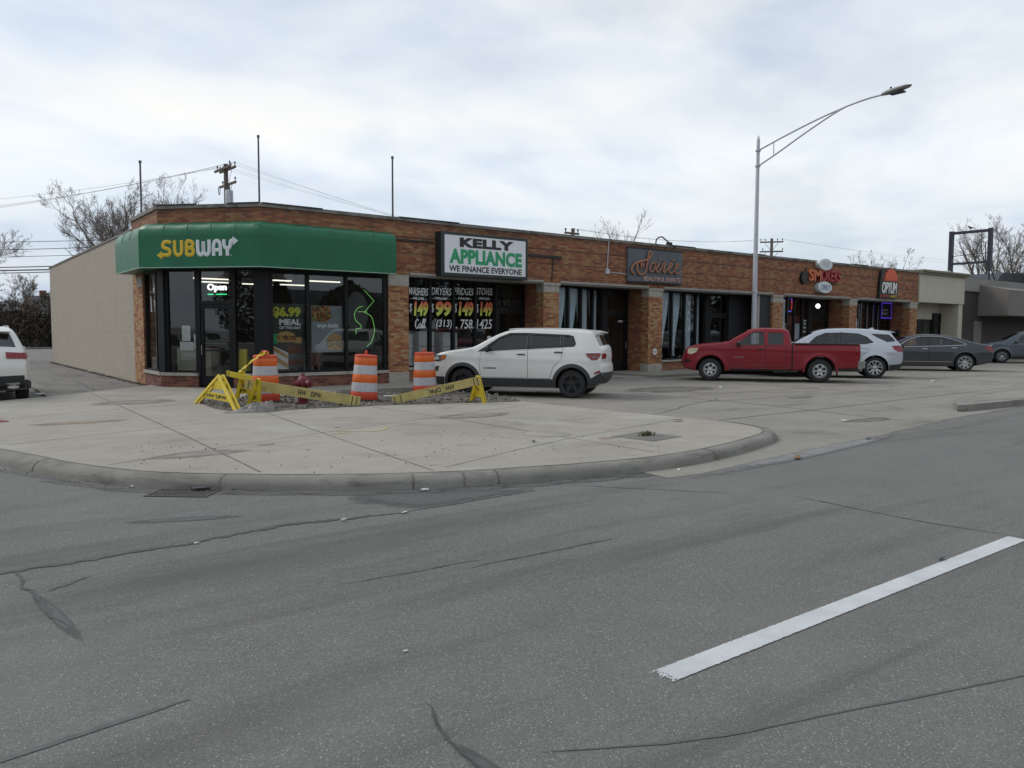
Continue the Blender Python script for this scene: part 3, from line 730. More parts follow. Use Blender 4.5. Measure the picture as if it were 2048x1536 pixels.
def shopdoor(F, x0, x1, zd, zt, parent=bld, y=0.10, z0=0.16, handle='R', kick=0.26):
    q = MB(); d0, d1 = y - 0.05, y + 0.06; fw = 0.06
    q.box((x0, d0, z0), (x0 + fw, d1, zt), F); q.box((x1 - fw, d0, z0), (x1, d1, zt), F)
    q.box((x0 + fw, d0, zt - fw), (x1 - fw, d1, zt), F); q.box((x0 + fw, d0, zd), (x1 - fw, d1, zd + 0.09), F)
    fr = q.build('shop_door', M['blackmetal'], parent)
    g = MB(); g.face([(x0 + fw, y, zd + 0.08), (x1 - fw, y, zd + 0.08), (x1 - fw, y, zt - fw), (x0 + fw, y, zt - fw)], F); g.build('transom', M['glass'], fr)
    q = MB(); a, b = x0 + fw + 0.004, x1 - fw - 0.004; e0, e1 = y - 0.03, y + 0.025
    q.box((a, e0, z0 + 0.01), (b, e1, z0 + kick), F); q.box((a, e0, zd - 0.11), (b, e1, zd - 0.004), F)
    q.box((a, e0, z0 + kick), (a + 0.08, e1, zd - 0.11), F); q.box((b - 0.08, e0, z0 + kick), (b, e1, zd - 0.11), F)
    q.box((a + 0.08, e0 - 0.004, 1.06), (b - 0.08, e1, 1.10), F); q.build('door_leaf', M['blackmetal'], fr)
    g = MB(); g.face([(a + 0.07, y, z0 + kick - 0.01), (b - 0.07, y, z0 + kick - 0.01), (b - 0.07, y, zd - 0.1), (a + 0.07, y, zd - 0.1)], F); g.build('pane', M['glass'], fr)
    hx = b - 0.04 if handle == 'R' else a + 0.04
    h = MB(); h.tube([F @ Vector((hx, y - 0.03, 0.98)), F @ Vector((hx, y - 0.08, 0.98)), F @ Vector((hx, y - 0.08, 1.22)), F @ Vector((hx, y - 0.03, 1.22))], 0.012, 6)
    h.build('handle', M['steel'], fr)
    return fr
# ---- corner sandwich shop: knee walls, sills, glazing
q = MB(); q.box((-23.52, 0, 0), (-21.69, 0.25, 0.42), SD); q.build('knee_wall', M['brick_red'], bld)
q = MB(); q.box((0.0, 0.0, 0), (1.06, 0.25, 0.42), CH); q.build('knee_wall', M['brick_red'], bld); q = MB(); q.box((2.06, 0.0, 0), (CL, 0.25, 0.42), CH); q.build('knee_wall', M['brick_red'], bld)
q = MB(); q.box((6.95, 0, 0), (10.548, 0.25, 0.42), FR); q.build('knee_wall', M['brick_red'], bld)
q = MB(); q.box((-23.52, -0.035, 0.42), (-21.70, 0.25, 0.50), SD, 0.006); q.box((0.02, -0.035, 0.42), (1.06, 0.25, 0.50), CH, 0.006); q.box((2.06, -0.035, 0.42), (CL - 0.02, 0.25, 0.50), CH, 0.006)
q.box((6.97, -0.035, 0.42), (10.545, 0.25, 0.50), FR, 0.006); q.build('sill', M['limestone'], bld)
for P, w in ((A_, 0.13), (B_, 0.19)):
    fr_ = frame((P.x, P.y, 0), math.atan2(B_.y - A_.y, B_.x - A_.x) + R_(22 if P is B_ else -22))
    q = MB(); q.box((-w, 0.03, 0.5), (w, 0.2, 3.19), fr_); q.build('corner_post', M['blackmetal'], bld)
shopfront(SD, -23.52, -21.82, 0.50, 3.19, [(-22.30, 0.09)])
shopfront(CH, 0.13, 1.06, 0.50, 3.19, [], fw=0.08)
dr = shopdoor(CH, 1.06, 2.06, 2.27, 3.19, handle='L')
shopfront(CH, 2.06, CL - 0.19, 0.50, 3.19, [], fw=0.05)
sw = shopfront(FR, 7.13, 10.55, 0.50, 3.19, [(8.20, 0.09), (9.295, 0.08)], fw=0.13)
# ---- recessed fronts: glass runs back at an angle to a set-back door
BAYS = {}
def bay(key, xa, xb, d0, d1, fr_, zk=0.55):
    a, b = Vector((xa, Y0 + 0.06, 0)), Vector((xb, Y0 + 0.92, 0))
    F = frame(a, math.atan2(b.y - a.y, b.x - a.x)); ln = (b - a).length
    q = MB(); q.box((0, 0.06, 0.1), (ln, 0.22, zk - 0.07), F); q.build('knee_wall', M['brick'], bld)
    q = MB(); q.box((0, 0.0, zk - 0.07), (ln, 0.24, zk), F, 0.006); q.build('sill', M['limestone'], bld)
    w_ = shopfront(F, 0.0, ln, zk, 3.16, [(ln * t, 0.10) for t in fr_], fw=0.06)
    D = frame((0, Y0 + 0.92, 0), 0)
    if xb + 0.02 < d0: q = MB(); q.box((xb + 0.0, 0.03, 0.1), (d0, 0.16, 3.16), D); q.build('door_post', M['blackmetal'], bld)
    d_ = shopdoor(D, d0, d1, 2.30, 3.16)
    BAYS[key] = (F, ln, w_, D, d_)
bay('appliance', 11.19, 14.95, 15.0, 16.17, (0.25, 0.506, 0.762))
bay('events', 16.84, 19.72, 19.93, 21.05, (0.255, 0.53, 0.795))
bay('events_right', 21.86, 25.5, 25.75, 26.95, (0.255, 0.53, 0.79))
bay('smoke', 29.41, 32.9, 33.08, 34.6, (0.25, 0.50, 0.78))
bay('express', 35.38, 39.25, 39.35, 40.45, (0.25, 0.50, 0.75))
q = MB(); q.box((26.95, 0.9, 0.1), (28.68, 1.2, 3.16), FR); q.box((27.95, 0.12, 0.2), (28.68, 0.17, 3.16), FR); q.build('recess_shade_and_panel', M['darkmetal'], bld)  # black box paints the deep recess's shade; the thin one is a dark panel
q = MB(); q.box((27.72, 0.06, 0.16), (27.86, 0.18, 3.15), FR, 0.01); q.build('white_post', M['limestone'], bld)
# downpipe conduit with a box, cable hoop, dark conduit run beside the appliance sign
q = MB(); q.tube([(19.05, Y0 - 0.025, 4.72), (18.99, Y0 - 0.025, 3.75)], 0.018, 6); q.box((18.88, Y0 - 0.09, 3.58), (19.06, Y0 - 0.002, 3.76), None, 0.01)
q.tube([(19.05, Y0 - 0.03, 3.66), (19.95, Y0 - 0.03, 3.62)], 0.015, 6); q.build('conduit', M['galv'], bld)
q = MB(); q.box((15.22, Y0 - 0.05, 3.98), (16.9, Y0 - 0.002, 4.06)); q.build('rusty_bar', M['darkmetal'], bld); q = MB(); q.box((10.6, Y0 - 0.04, 4.14), (12.0, Y0 - 0.002, 4.19)); q.build('rusty_bar', M['darkmetal'], bld); q = MB(); q.tube([(16.55, Y0 - 0.03, 3.98), (16.5, Y0 - 0.03, 3.22)], 0.015, 6); q.build('conduit', M['darkmetal'], bld)
q = MB(); q.tube(smoothpath([(21.55, Y0 + 0.1, 4.78), (21.6, Y0 + 0.1, 4.98), (21.85, Y0 + 0.1, 5.08), (22.1, Y0 + 0.1, 4.98), (22.3, Y0 - 0.02, 4.8), (22.45, Y0 - 0.05, 4.72)], 5), 0.025, 6)
q.box((22.1, Y0 - 0.03, 4.8), (22.3, Y0 + 0.1, 4.9)); q.build('cable_loop', M['darkmetal'], bld)
# ceiling strip lights of the corner shop (they are lit in the photograph)
M['tube'] = emis('strip_light', (1.0, 0.95, 0.84), 0.9)
for i, (x, y) in enumerate([(6.9, 23.6), (7.4, 25.2), (8.6, 23.0), (8.9, 25.4), (10.0, 22.6), (10.0, 25.0)]):
    t = thing('strip_light', ['short lit ceiling tube nearest the corner shop door', 'lit ceiling tube deep behind the corner shop door', 'lit ceiling tube behind the menu price window', 'lit ceiling tube far back behind the price window', 'lit ceiling tube above the poster window', 'lit ceiling tube far back above the neon sign'][i], 'ceiling light', (x, y, 3.12), 0, 'strip lights in the corner shop')
    solid('housing', (-0.52, -0.06, 0.0), (0.52, 0.06, 0.18), M['white'], t, 0.01)
    q = MB(); q.tube([(-0.5, 0, -0.02), (0.5, 0, -0.02)], 0.018, 8); q.build('tube', M['tube'], t)
# ================================================================ green corner awning
M['awning'] = pmat('green_vinyl', (0.010, 0.122, 0.056), 0.38, var=0.16, vscale=1.6, bump=0.25, bscale=2.2, spec=0.35, dirt=((0.02, 0.10, 0.05), 2.2, 0.55, 0.5))
M['yellow'] = pmat('sign_yellow', (0.62, 0.42, 0.02), 0.5, var=0.04)
M['offwhite'] = pmat('sign_white', (0.62, 0.65, 0.66), 0.5, var=0.04)
aw = thing('awning', 'glossy green wraparound vinyl awning with round top edge over the corner shop', 'awning')
D_ = 0.5
apath = [(5.02, 24.36), (5.02, 21.69), (6.95, 19.57), (10.53, 19.57)]
prof = [(0.0, 3.17), (D_, 3.17), (D_, 3.95)] + [(D_ - 0.27 + 0.27 * math.cos(t * PI / 16), 3.97 + 0.32 * math.sin(t * PI / 16)) for t in range(0, 9)] + [(0.12, 4.32), (0.0, 4.34)]
def ring(path, d, z): return [(x, y, z) for x, y in offs(path, d)]
# stations along the path so the cloth can sag a little between the ribs
stn = []
for (x0, y0), (x1, y1), n in zip(apath, apath[1:], (12, 20, 24)):
    for i in range(n): stn.append((x0 + (x1 - x0) * i / n, y0 + (y1 - y0) * i / n, i / n))
stn.append((10.53, 19.57, 0))
base = [offs(apath, -d) for d, z in prof]
mb = MB(); loops = []
cnt = (12, 20, 24)
for s in range(3):
    for i in range(cnt[s] + (1 if s == 2 else 0)):
        t = i / cnt[s]
        per = 4
        sag = 0.018 * math.sin(PI * ((i % per) / per)) if 0 < t < 1 else 0
        lp = []
        for k, (d, z) in enumerate(prof):
            p0, p1 = base[k][s], base[k][s + 1]
            lp.append((p0[0] + (p1[0] - p0[0]) * t, p0[1] + (p1[1] - p0[1]) * t, z - (sag if k > 3 else 0) * (1 if k < len(prof) - 2 else 0.3)))
        loops.append(lp)
mb.loft(loops, True, True)
mb.build('canopy', M['awning'], aw, 40)
M['hem'] = pmat('pale_hem', (0.30, 0.40, 0.34), 0.6)
q = MB()
for s in range(3):
    p0, p1 = offs(apath, -(D_ + 0.004))[s], offs(apath, -(D_ + 0.004))[s + 1]
    q.tube([(p0[0], p0[1], 3.165), (p1[0], p1[1], 3.165)], 0.012, 6)
q.build('hem', M['hem'], aw)
M['awnseam'] = pmat('awning_seam', (0.02, 0.17, 0.085), 0.4)
q = MB()
for s, ts in ((0, (0.33, 0.66)), (1, (0.2, 0.4, 0.6, 0.8)), (2, (0.167, 0.333, 0.5, 0.667, 0.833))):
    for t in ts:
        pts = []
        for k in range(2, len(prof)):
            d, z = prof[k]; pp = offs(apath, -(d + 0.003)); p0, p1 = pp[s], pp[s + 1]
            pts.append((p0[0] + (p1[0] - p0[0]) * t, p0[1] + (p1[1] - p0[1]) * t, z + 0.002))
        q.tube(pts, 0.009, 5)
q.build('welt_seam', M['awnseam'], aw)
AWF = CH @ Matrix.Translation((0, -D_, 0))
LOGO = {'S': [[(0.95, 0.80), (0.80, 0.90), (0.35, 0.90), (0.14, 0.76), (0.16, 0.60), (0.40, 0.51), (0.66, 0.46), (0.86, 0.34), (0.84, 0.18), (0.62, 0.10), (0.0, 0.10)]],
  'U': [[(0.12, 1.0), (0.12, 0.42), (0.22, 0.17), (0.5, 0.08), (0.78, 0.17), (0.88, 0.42), (0.88, 1.0)]],
  'B': [[(0.14, 0.06), (0.14, 0.94)], [(0.14, 0.92), (0.55, 0.92), (0.80, 0.82), (0.80, 0.64), (0.58, 0.53), (0.14, 0.52)], [(0.5, 0.52), (0.78, 0.46), (0.86, 0.28), (0.70, 0.10), (0.14, 0.08)]],
  'W': [[(0.08, 1.0), (0.08, 0.40), (0.14, 0.16), (0.28, 0.08), (0.42, 0.16), (0.5, 0.40), (0.5, 0.9)], [(0.5, 0.9), (0.5, 0.40), (0.58, 0.16), (0.72, 0.08), (0.86, 0.16), (0.92, 0.40), (0.92, 1.0)]],
  'A': [[(0.12, 0.0), (0.12, 0.55), (0.22, 0.83), (0.5, 0.92), (0.78, 0.83), (0.88, 0.55), (0.88, 0.0)], [(0.14, 0.36), (0.86, 0.36)]],
  'Y': [[(0.10, 1.0), (0.10, 0.72), (0.22, 0.52), (0.5, 0.46), (0.78, 0.52), (0.88, 0.72), (0.95, 0.90), (1.25, 0.90)], [(0.5, 0.46), (0.5, 0.0)]]}
for ch, a, b, mm in (('S', 0.46, 0.72, 'yellow'), ('U', 0.79, 1.04, 'yellow'), ('B', 1.11, 1.36, 'yellow'), ('W', 1.42, 1.79, 'offwhite'), ('A', 1.85, 2.09, 'offwhite'), ('Y', 2.14, 2.36, 'offwhite')):
    strokes(LOGO[ch], (a, 3.44, b, 3.84), AWF, -0.006, 0.046, M[mm], aw, 'lettering', 0.22, 5, 10)
q = MB(); q.prism([(0.32, 3.475), (0.47, 3.37), (0.47, 3.58)], -0.013, -0.004, AWF); q.build('arrow', M['yellow'], aw)
q = MB(); q.prism([(2.55, 3.80), (2.40, 3.91), (2.40, 3.69)], -0.013, -0.004, AWF); q.build('arrow', M['offwhite'], aw)
text('®', (2.33, 3.43, 2.37, 3.47), AWF, -0.004, M['offwhite'], aw, depth=0.004)

# ================================================================ wall signs
M['signface'] = pmat('sign_face', (0.70, 0.71, 0.73), 0.35, var=0.04, vscale=1.5)
M['signcase'] = pmat('sign_case', (0.012, 0.022, 0.022), 0.4, var=0.15)
M['signgreen'] = pmat('sign_green', (0.02, 0.30, 0.13), 0.5)
M['black'] = pmat('black_paint', (0.012, 0.012, 0.012), 0.5)
sg = thing('shop_sign', 'white box sign with black and green lettering offering finance, in a black case', 'shop sign')
KS = FR
q = MB(); q.box((12.08, -0.32, 3.20), (15.27, -0.005, 4.48), KS, 0.012); q.build('case', M['signcase'], sg)
q = MB(); q.box((12.20, -0.328, 3.30), (15.17, -0.30, 4.39), KS); q.build('face', M['signface'], sg)
text('KELLY', (12.72, 4.06, 14.70, 4.34), KS, -0.33, M['black'], sg, depth=0.005, bold=0.06, spacing=1.08)
text('APPLIANCE', (12.36, 3.57, 15.02, 4.01), KS, -0.33, M['signgreen'], sg, depth=0.005, bold=0.05, spacing=1.04)
text('WE FINANCE EVERYONE', (12.35, 3.34, 15.02, 3.52), KS, -0.33, M['black'], sg, depth=0.005, bold=0.025)
# grey events sign with copper script
M['slate'] = pmat('slate_board', (0.085, 0.10, 0.115), 0.55, var=0.3, vscale=1.6, bump=0.1)
M['copper'] = pmat('copper_letter', (0.30, 0.125, 0.065), 0.4, 0.3, var=0.15)
M['pink'] = pmat('pale_pink', (0.52, 0.33, 0.28), 0.5)
sg = thing('shop_sign', 'dark grey board sign with raised copper script and small capitals', 'shop sign')
q = MB(); q.box((19.93, -0.10, 3.36), (22.78, -0.004, 4.58), FR, 0.008); q.build('board', M['slate'], sg)
q = MB(); q.box((19.92, -0.112, 3.345), (22.79, -0.09, 3.40), FR); q.box((19.92, -0.112, 4.54), (22.79, -0.09, 4.59), FR); q.build('edge_trim', M['darkmetal'], sg)
r0 = 0.042
script = [([(0.07, 0.03), (0.015, 0.14), (0.03, 0.34), (0.10, 0.50), (0.2, 0.58), (0.30, 0.64), (0.355, 0.74), (0.385, 0.90), (0.365, 0.98), (0.335, 0.92), (0.318, 0.74), (0.308, 0.5), (0.29, 0.27), (0.25, 0.10), (0.19, 0.04), (0.135, 0.10), (0.11, 0.28), (0.125, 0.48), (0.17, 0.56), (0.22, 0.50), (0.235, 0.36)], r0),
          [(0.44, 0.55), (0.385, 0.48), (0.355, 0.32), (0.37, 0.18), (0.41, 0.19), (0.455, 0.33), (0.46, 0.48), (0.44, 0.55)],
          [(0.44, 0.33), (0.50, 0.36), (0.545, 0.56)], [(0.545, 0.58), (0.505, 0.40), (0.485, 0.22), (0.52, 0.18), (0.575, 0.32), (0.625, 0.58)],
          [(0.625, 0.66), (0.655, 0.57), (0.645, 0.42), (0.62, 0.20)], [(0.62, 0.22), (0.64, 0.17), (0.69, 0.30), (0.72, 0.36)],
          [(0.72, 0.34), (0.775, 0.44), (0.80, 0.54), (0.77, 0.58), (0.735, 0.46), (0.725, 0.28), (0.755, 0.17), (0.80, 0.20), (0.85, 0.32)],
          [(0.85, 0.33), (0.905, 0.43), (0.93, 0.53), (0.90, 0.57), (0.865, 0.44), (0.855, 0.27), (0.885, 0.16), (0.93, 0.19), (0.985, 0.30)],
          [(0.545, 0.70), (0.558, 0.73)], [(0.80, 0.68), (0.84, 0.74)]]
strokes(script, (20.03, 3.60, 22.72, 4.48), FR, -0.15, 0.034, M['copper'], sg)
q = MB(); q.prism([(20.48, 4.05), (20.62, 4.05), (20.57, 3.88), (20.53, 3.88)], -0.16, -0.11, FR); q.tube([FR @ Vector((20.55, -0.14, 3.88)), FR @ Vector((20.55, -0.14, 3.76))], 0.012, 6); q.build('glass_emblem', M['copper'], sg)
text('BEAUTIFUL EVENTS', (20.72, 3.43, 22.66, 3.59), FR, -0.105, M['pink'], sg, depth=0.02, bold=0.008)
# smoke shop letters and two oval plates
M['signred'] = pmat('sign_red', (0.34, 0.035, 0.03), 0.4, var=0.1)
M['signorange'] = pmat('sign_orange', (0.55, 0.14, 0.05), 0.4, var=0.1)
M['ovalwhite'] = pmat('oval_white', (0.60, 0.64, 0.63), 0.5, var=0.05)
M['blueink'] = pmat('blue_ink', (0.12, 0.16, 0.36), 0.6)
sg = thing('shop_sign', 'raised red and orange letters above the smoke shop, on a black bomb shape', 'shop sign')
text('SM', (31.07, 3.86, 32.0, 4.36), FR, -0.06, M['signorange'], sg, depth=0.13, bold=0.02)
text('OKERS', (32.02, 3.88, 33.58, 4.40), FR, -0.06, M['signred'], sg, depth=0.13, bold=0.02)
q = MB(); q.lathe([(0.27, 0), (0.27, 0.12)], 20, FR @ Matrix.Translation((30.82, -0.02, 3.98)) @ Matrix.Rotation(R_(90), 4, 'X'))
q.tube([FR @ Vector((30.86, -0.08, 4.24)), FR @ Vector((30.95, -0.08, 4.40)), FR @ Vector((31.0, -0.08, 4.42))], 0.03, 6); q.build('backing_shape', M['black'], sg)
for k, (zc, lab, words) in enumerate(((4.62, 'pale oval sign plate above the red smoke shop letters', None), (3.61, 'pale oval sign plate with a blue word, below the red smoke shop letters', 'ONLY'))):
    o = thing('oval_sign', lab, 'oval sign', (0, 0, 0), 0, None)
    F2 = FR @ Matrix.Translation((32.27, -0.10, zc)) @ Matrix.Rotation(R_(90), 4, 'X') @ Matrix.Diagonal((1, 0.48, 1, 1))
    q = MB(); q.lathe([(0.53, -0.09), (0.55, 0.10), (0.52, 0.13)], 36, F2); q.build('plate', M['ovalwhite'], o, 40)
    if words: text(words, (31.92, zc - 0.12, 32.64, zc + 0.12), FR, -0.235, M['blueink'], o, depth=0.006)
    else:
        q = MB()
        for i, (a, b) in enumerate(((-0.28, 0.25), (-0.24, 0.26), (-0.2, 0.18))): q.tube([FR @ Vector((32.27 + a, -0.236, zc + 0.08 - i * 0.08)), FR @ Vector((32.27 + b, -0.236, zc + 0.08 - i * 0.08))], 0.012, 5)
        q.build('faded_line', M['galv'], o)
# taxi-fast food sign: flaming dome, tall white letters, red and yellow strip
M['fire'] = pmat('sign_fire', (0.62, 0.075, 0.015), 0.4, var=0.15, vscale=3)
M['fireyellow'] = pmat('sign_amber', (0.55, 0.38, 0.03), 0.45)
sg = thing('shop_sign', 'black sign with orange flaming dome, tall white letters and red and yellow strip', 'shop sign')
q = MB(); q.prism([(37.15, 3.28), (38.9, 3.28), (38.95, 4.15), (38.8, 4.20), (38.55, 4.74), (37.9, 4.78), (37.3, 4.6), (37.2, 4.1)], -0.14, -0.004, FR); q.build('board', M['black'], sg)
q = MB()
dome = [(38.82, 4.20)] + [(38.22 + 0.6 * math.cos(t * PI / 14), 4.22 + 0.52 * math.sin(t * PI / 14)) for t in range(0, 13)] + [(37.62, 4.20)]
q.prism(dome, -0.165, -0.142, FR); q.box((37.5, -0.168, 4.14), (38.86, -0.142, 4.19), FR)
for z, a in ((4.30, 37.25), (4.42, 37.4), (4.54, 37.5), (4.66, 37.75)): q.prism([(a, z), (37.95, z - 0.05), (37.95, z + 0.045)], -0.160, -0.143, FR)
q.build('flaming_dome', M['fire'], sg)
text('OPYUM', (37.36, 3.52, 38.80, 4.08), FR, -0.142, M['white'], sg, depth=0.02, bold=0.03, shear=0.12)
text('EXPRESS', (37.2, 3.34, 38.15, 3.46), FR, -0.142, M['signred'], sg, depth=0.01, bold=0.03, shear=0.2)
text('EAST', (38.22, 3.34, 38.86, 3.46), FR, -0.142, M['fireyellow'], sg, depth=0.01, bold=0.03, shear=0.2)

# ================================================================ painted window lettering of the appliance shop
F, ln, wn, D, dd = BAYS['appliance']
def grad(name, z0, z1, lo, hi):
    m = bpy.data.materials.new(name); m.use_nodes = True
    nt = m.node_tree; b = nt.nodes['Principled BSDF']; b.inputs['Roughness'].default_value = 0.6
    tc = N(nt, 'ShaderNodeTexCoord'); sp = N(nt, 'ShaderNodeSeparateXYZ'); L(nt, tc.outputs['Object'], sp.inputs[0])
    f = math_node(nt, 'DIVIDE', math_node(nt, 'SUBTRACT', sp.outputs[2], z0), z1 - z0, True)
    L(nt, ramp(nt, f, [(0.35, lo), (0.8, hi)]), b.inputs['Base Color']); return m
M['price'] = grad('price_paint', 2.02, 2.52, (0.52, 0.60, 0.10), (0.62, 0.12, 0.06))
M['glasswhite'] = pmat('window_paint', (0.66, 0.67, 0.67), 0.7, var=0.05)
yy = 0.094
eds = [0.13] + [e for t in (0.25, 0.506, 0.762) for e in (ln * t - 0.05, ln * t + 0.05)] + [ln - 0.06]
words = ['WASHERS', 'DRYERS', 'FRIDGES', 'STOVES']; nums = ['149', '99', '149', '149']
for i in range(4):
    a, b = eds[2 * i], eds[2 * i + 1]; w = b - a; k = i * 0.04
    text(words[i], (a + 0.01, 2.64 + k, b - 0.005, 2.86 + k), F, yy, M['glasswhite'], wn, 'lettering', 0.003, 0.012, 0.22)
    text('- FROM -', (a + 0.06, 2.51 + k * 0.8, b - 0.08, 2.585 + k * 0.8), F, yy, M['glasswhite'], wn, 'lettering', 0.003, 0.015, 0.15)
    text(nums[i], (a + 0.20, 2.03 + k * 0.4, b - 0.01, 2.47 + k * 0.6), F, yy, M['price'], wn, 'price', 0.003, 0.05, 0.12)
    text('$', (a + 0.03, 2.12 + k * 0.4, a + 0.12, 2.40 + k * 0.6), F, yy, M['glasswhite'], wn, 'lettering', 0.003, 0.0, 0.1)
call = [[(0.30, 0.85), (0.2, 0.98), (0.05, 0.75), (0.02, 0.35), (0.14, 0.12), (0.30, 0.35)], [(0.52, 0.5), (0.42, 0.58), (0.33, 0.38), (0.37, 0.15), (0.48, 0.25), (0.53, 0.5), (0.51, 0.2), (0.56, 0.18), (0.66, 0.55), (0.76, 0.95), (0.72, 1.0), (0.65, 0.6), (0.66, 0.2), (0.72, 0.2), (0.82, 0.6), (0.92, 0.97), (0.88, 1.0), (0.81, 0.6), (0.82, 0.18), (0.92, 0.3)]]
for cl_ in call: strokes([cl_], (eds[0] + 0.25, 1.64, eds[1] - 0.08, 1.95), F, yy, 0.016, M['glasswhite'], wn, 'lettering')
text('(313)', (eds[2] + 0.22, 1.66, eds[3], 1.95), F, yy, M['glasswhite'], wn, 'lettering', 0.003, 0.012, 0.15)
text('. 758.', (eds[4] + 0.08, 1.68, eds[5], 1.97), F, yy, M['glasswhite'], wn, 'lettering', 0.003, 0.012, 0.15)
text('1425', (eds[6] + 0.03, 1.68, eds[7] - 0.03, 1.99), F, yy, M['glasswhite'], wn, 'lettering', 0.003, 0.012, 0.15)
q = MB(); q.box((ln - 0.32, yy - 0.004, 1.12), (ln - 0.13, yy, 1.45), F); q.build('paper_notice', M['glasswhite'], wn)
text('19500', (15.13, 2.43, 16.05, 2.64), D, 0.096, M['black'], dd, 'lettering', 0.003, 0.02)
text('OPEN', (20.55, 1.95, 20.80, 2.02), BAYS['events'][3], 0.06, M['glasswhite'], BAYS['events'][4], 'lettering', 0.003, 0.03)

# ================================================================ corner shop window dressing
M['openwhite'] = emis('open_white', (1.0, 1.0, 1.0), 1.1)
M['opengreen'] = emis('open_green', (0.04, 0.9, 0.30), 0.8)
M['neon'] = emis('neon_green', (0.28, 0.75, 0.18), 0.42)
o = thing('open_sign', 'lit white Open sign underlined in green, hanging behind the glass above the door', 'open sign')
text('Open', (1.26, 2.58, 1.80, 2.80), CH, 0.20, M['openwhite'], o, depth=0.02, bold=0.03)
q = MB(); q.box((1.27, 0.18, 2.515), (1.42, 0.20, 2.54), CH); q.box((1.50, 0.18, 2.515), (1.80, 0.20, 2.54), CH); q.build('underline', M['opengreen'], o)
o = thing('neon_sign', 'green neon arrow looping like an S behind the glass beside the brick pier', 'neon sign')
sS = [[(0.36, 1.0), (0.98, 0.76), (0.36, 0.53)], ]
q = MB()
def nx(a, b): return Vector((9.60 + a * 0.62, Y0 + 0.22, 1.28 + b * 1.45))
q.tube([nx(0.5, 1.0), nx(0.98, 0.80), nx(0.5, 0.58)], 0.0065, 6)
q.tube([nx(0.2, 0.585), nx(0.6, 0.585)], 0.0065, 6)
q.tube(smoothpath([nx(0.5, 0.58), nx(0.85, 0.49), nx(0.98, 0.3), nx(0.98, 0.18), nx(0.85, 0.02), nx(0.6, -0.08)], 6), 0.0065, 6)
q.tube(smoothpath([nx(0.42, 0.69), nx(0.2, 0.66), nx(0.02, 0.55), nx(0.08, 0.42), nx(0.32, 0.33), nx(0.30, 0.27), nx(0.10, 0.26), nx(0.08, 0.16)], 6), 0.0065, 6)
q.build('tube', M['neon'], o)
M['ovaldark'] = pmat('sign_back', (0.07, 0.065, 0.07), 0.6)
q = MB(); q.lathe([(0.42, 0), (0.42, 0.02)], 30, FR @ Matrix.Translation((9.72, 0.30, 2.12)) @ Matrix.Rotation(R_(90), 4, 'X') @ Matrix.Diagonal((0.8, 1.35, 1, 1))); q.build('backing_oval', M['ovaldark'], o)
# posters: food photographs as plain painted shapes
def food(name):
    m = bpy.data.materials.new(name); m.use_nodes = True
    nt = m.node_tree; b = nt.nodes['Principled BSDF']; b.inputs['Roughness'].default_value = 0.5
    tc = N(nt, 'ShaderNodeTexCoord')
    vo = N(nt, 'ShaderNodeTexVoronoi'); vo.inputs['Scale'].default_value = 22; L(nt, tc.outputs['Object'], vo.inputs['Vector'])
    sc = N(nt, 'ShaderNodeSeparateColor'); L(nt, vo.outputs['Color'], sc.inputs[0])
    L(nt, ramp(nt, sc.outputs[0], [(0, (0.10, 0.03, 0.015)), (0.3, (0.30, 0.06, 0.02)), (0.5, (0.40, 0.24, 0.05)), (0.75, (0.14, 0.16, 0.03)), (1, (0.45, 0.36, 0.2))], 'CONSTANT'), b.inputs['Base Color'])
    return m
M['filling'] = food('sandwich_filling')
M['bun'] = pmat('bread_crust', (0.42, 0.24, 0.09), 0.6, var=0.3, vscale=14)
M['postergrey'] = pmat('poster_grey', (0.20, 0.225, 0.25), 0.5, var=0.15, vscale=2)
M['posterdark'] = pmat('poster_dark', (0.022, 0.03, 0.025), 0.5, var=0.2)
M['posterwhite'] = pmat('poster_white', (0.58, 0.58, 0.56), 0.5, var=0.05)
M['lemon'] = pmat('poster_lemon', (0.52, 0.50, 0.03), 0.5)
o = thing('poster', 'dark window poster with a yellow price above a sandwich picture', 'poster')
P = FR @ Matrix.Translation((0, 0.17, 0))
q = MB(); q.box((7.27, 0, 0.62), (8.14, 0.006, 2.30), P); q.build('sheet', M['posterdark'], o)
text('$6.99', (7.30, 1.93, 8.04, 2.22), P, -0.001, M['lemon'], o, depth=0.003, bold=0.05)
text('MEAL', (7.46, 1.74, 8.05, 1.90), P, -0.001, M['offwhite'], o, depth=0.003, bold=0.05)
text('OF THE DAY', (7.46, 1.64, 8.05, 1.71), P, -0.001, M['offwhite'], o, depth=0.003, bold=0.04)
def bun(F, x0, x1, z0, z1, par, y=-0.004):
    h = z1 - z0
    q = MB(); q.prism([(x0, z0 + h * 0.6)] + [((x0 + x1) / 2 - (x1 - x0) / 2 * math.cos(t * PI / 8), z0 + h * 0.6 + h * 0.4 * math.sin(t * PI / 8)) for t in range(1, 8)] + [(x1, z0 + h * 0.6)], y - 0.002, y + 0.003, F)
    q.prism([(x0 + 0.02, z0), (x1 - 0.02, z0), (x1, z0 + h * 0.2), (x0, z0 + h * 0.2)], y - 0.002, y + 0.003, F); q.build('bread_picture', M['bun'], par)
    q = MB(); q.box((x0 - 0.01, y - 0.003, z0 + h * 0.2 + 0.002), (x1 + 0.01, y + 0.003, z0 + h * 0.6 - 0.002), F); q.build('filling_picture', M['filling'], par)
bun(P, 7.40, 7.88, 1.30, 1.58, o)
q = MB(); q.prism([(7.28, 1.52), (7.42, 1.52), (7.40, 1.25), (7.30, 1.25)], -0.006, -0.002, P); q.build('cup_picture', M['signgreen'], o)
q = MB(); q.box((7.86, -0.007, 1.27), (8.06, -0.002, 1.43), P); q.build('crisps_picture', M['bun'], o)
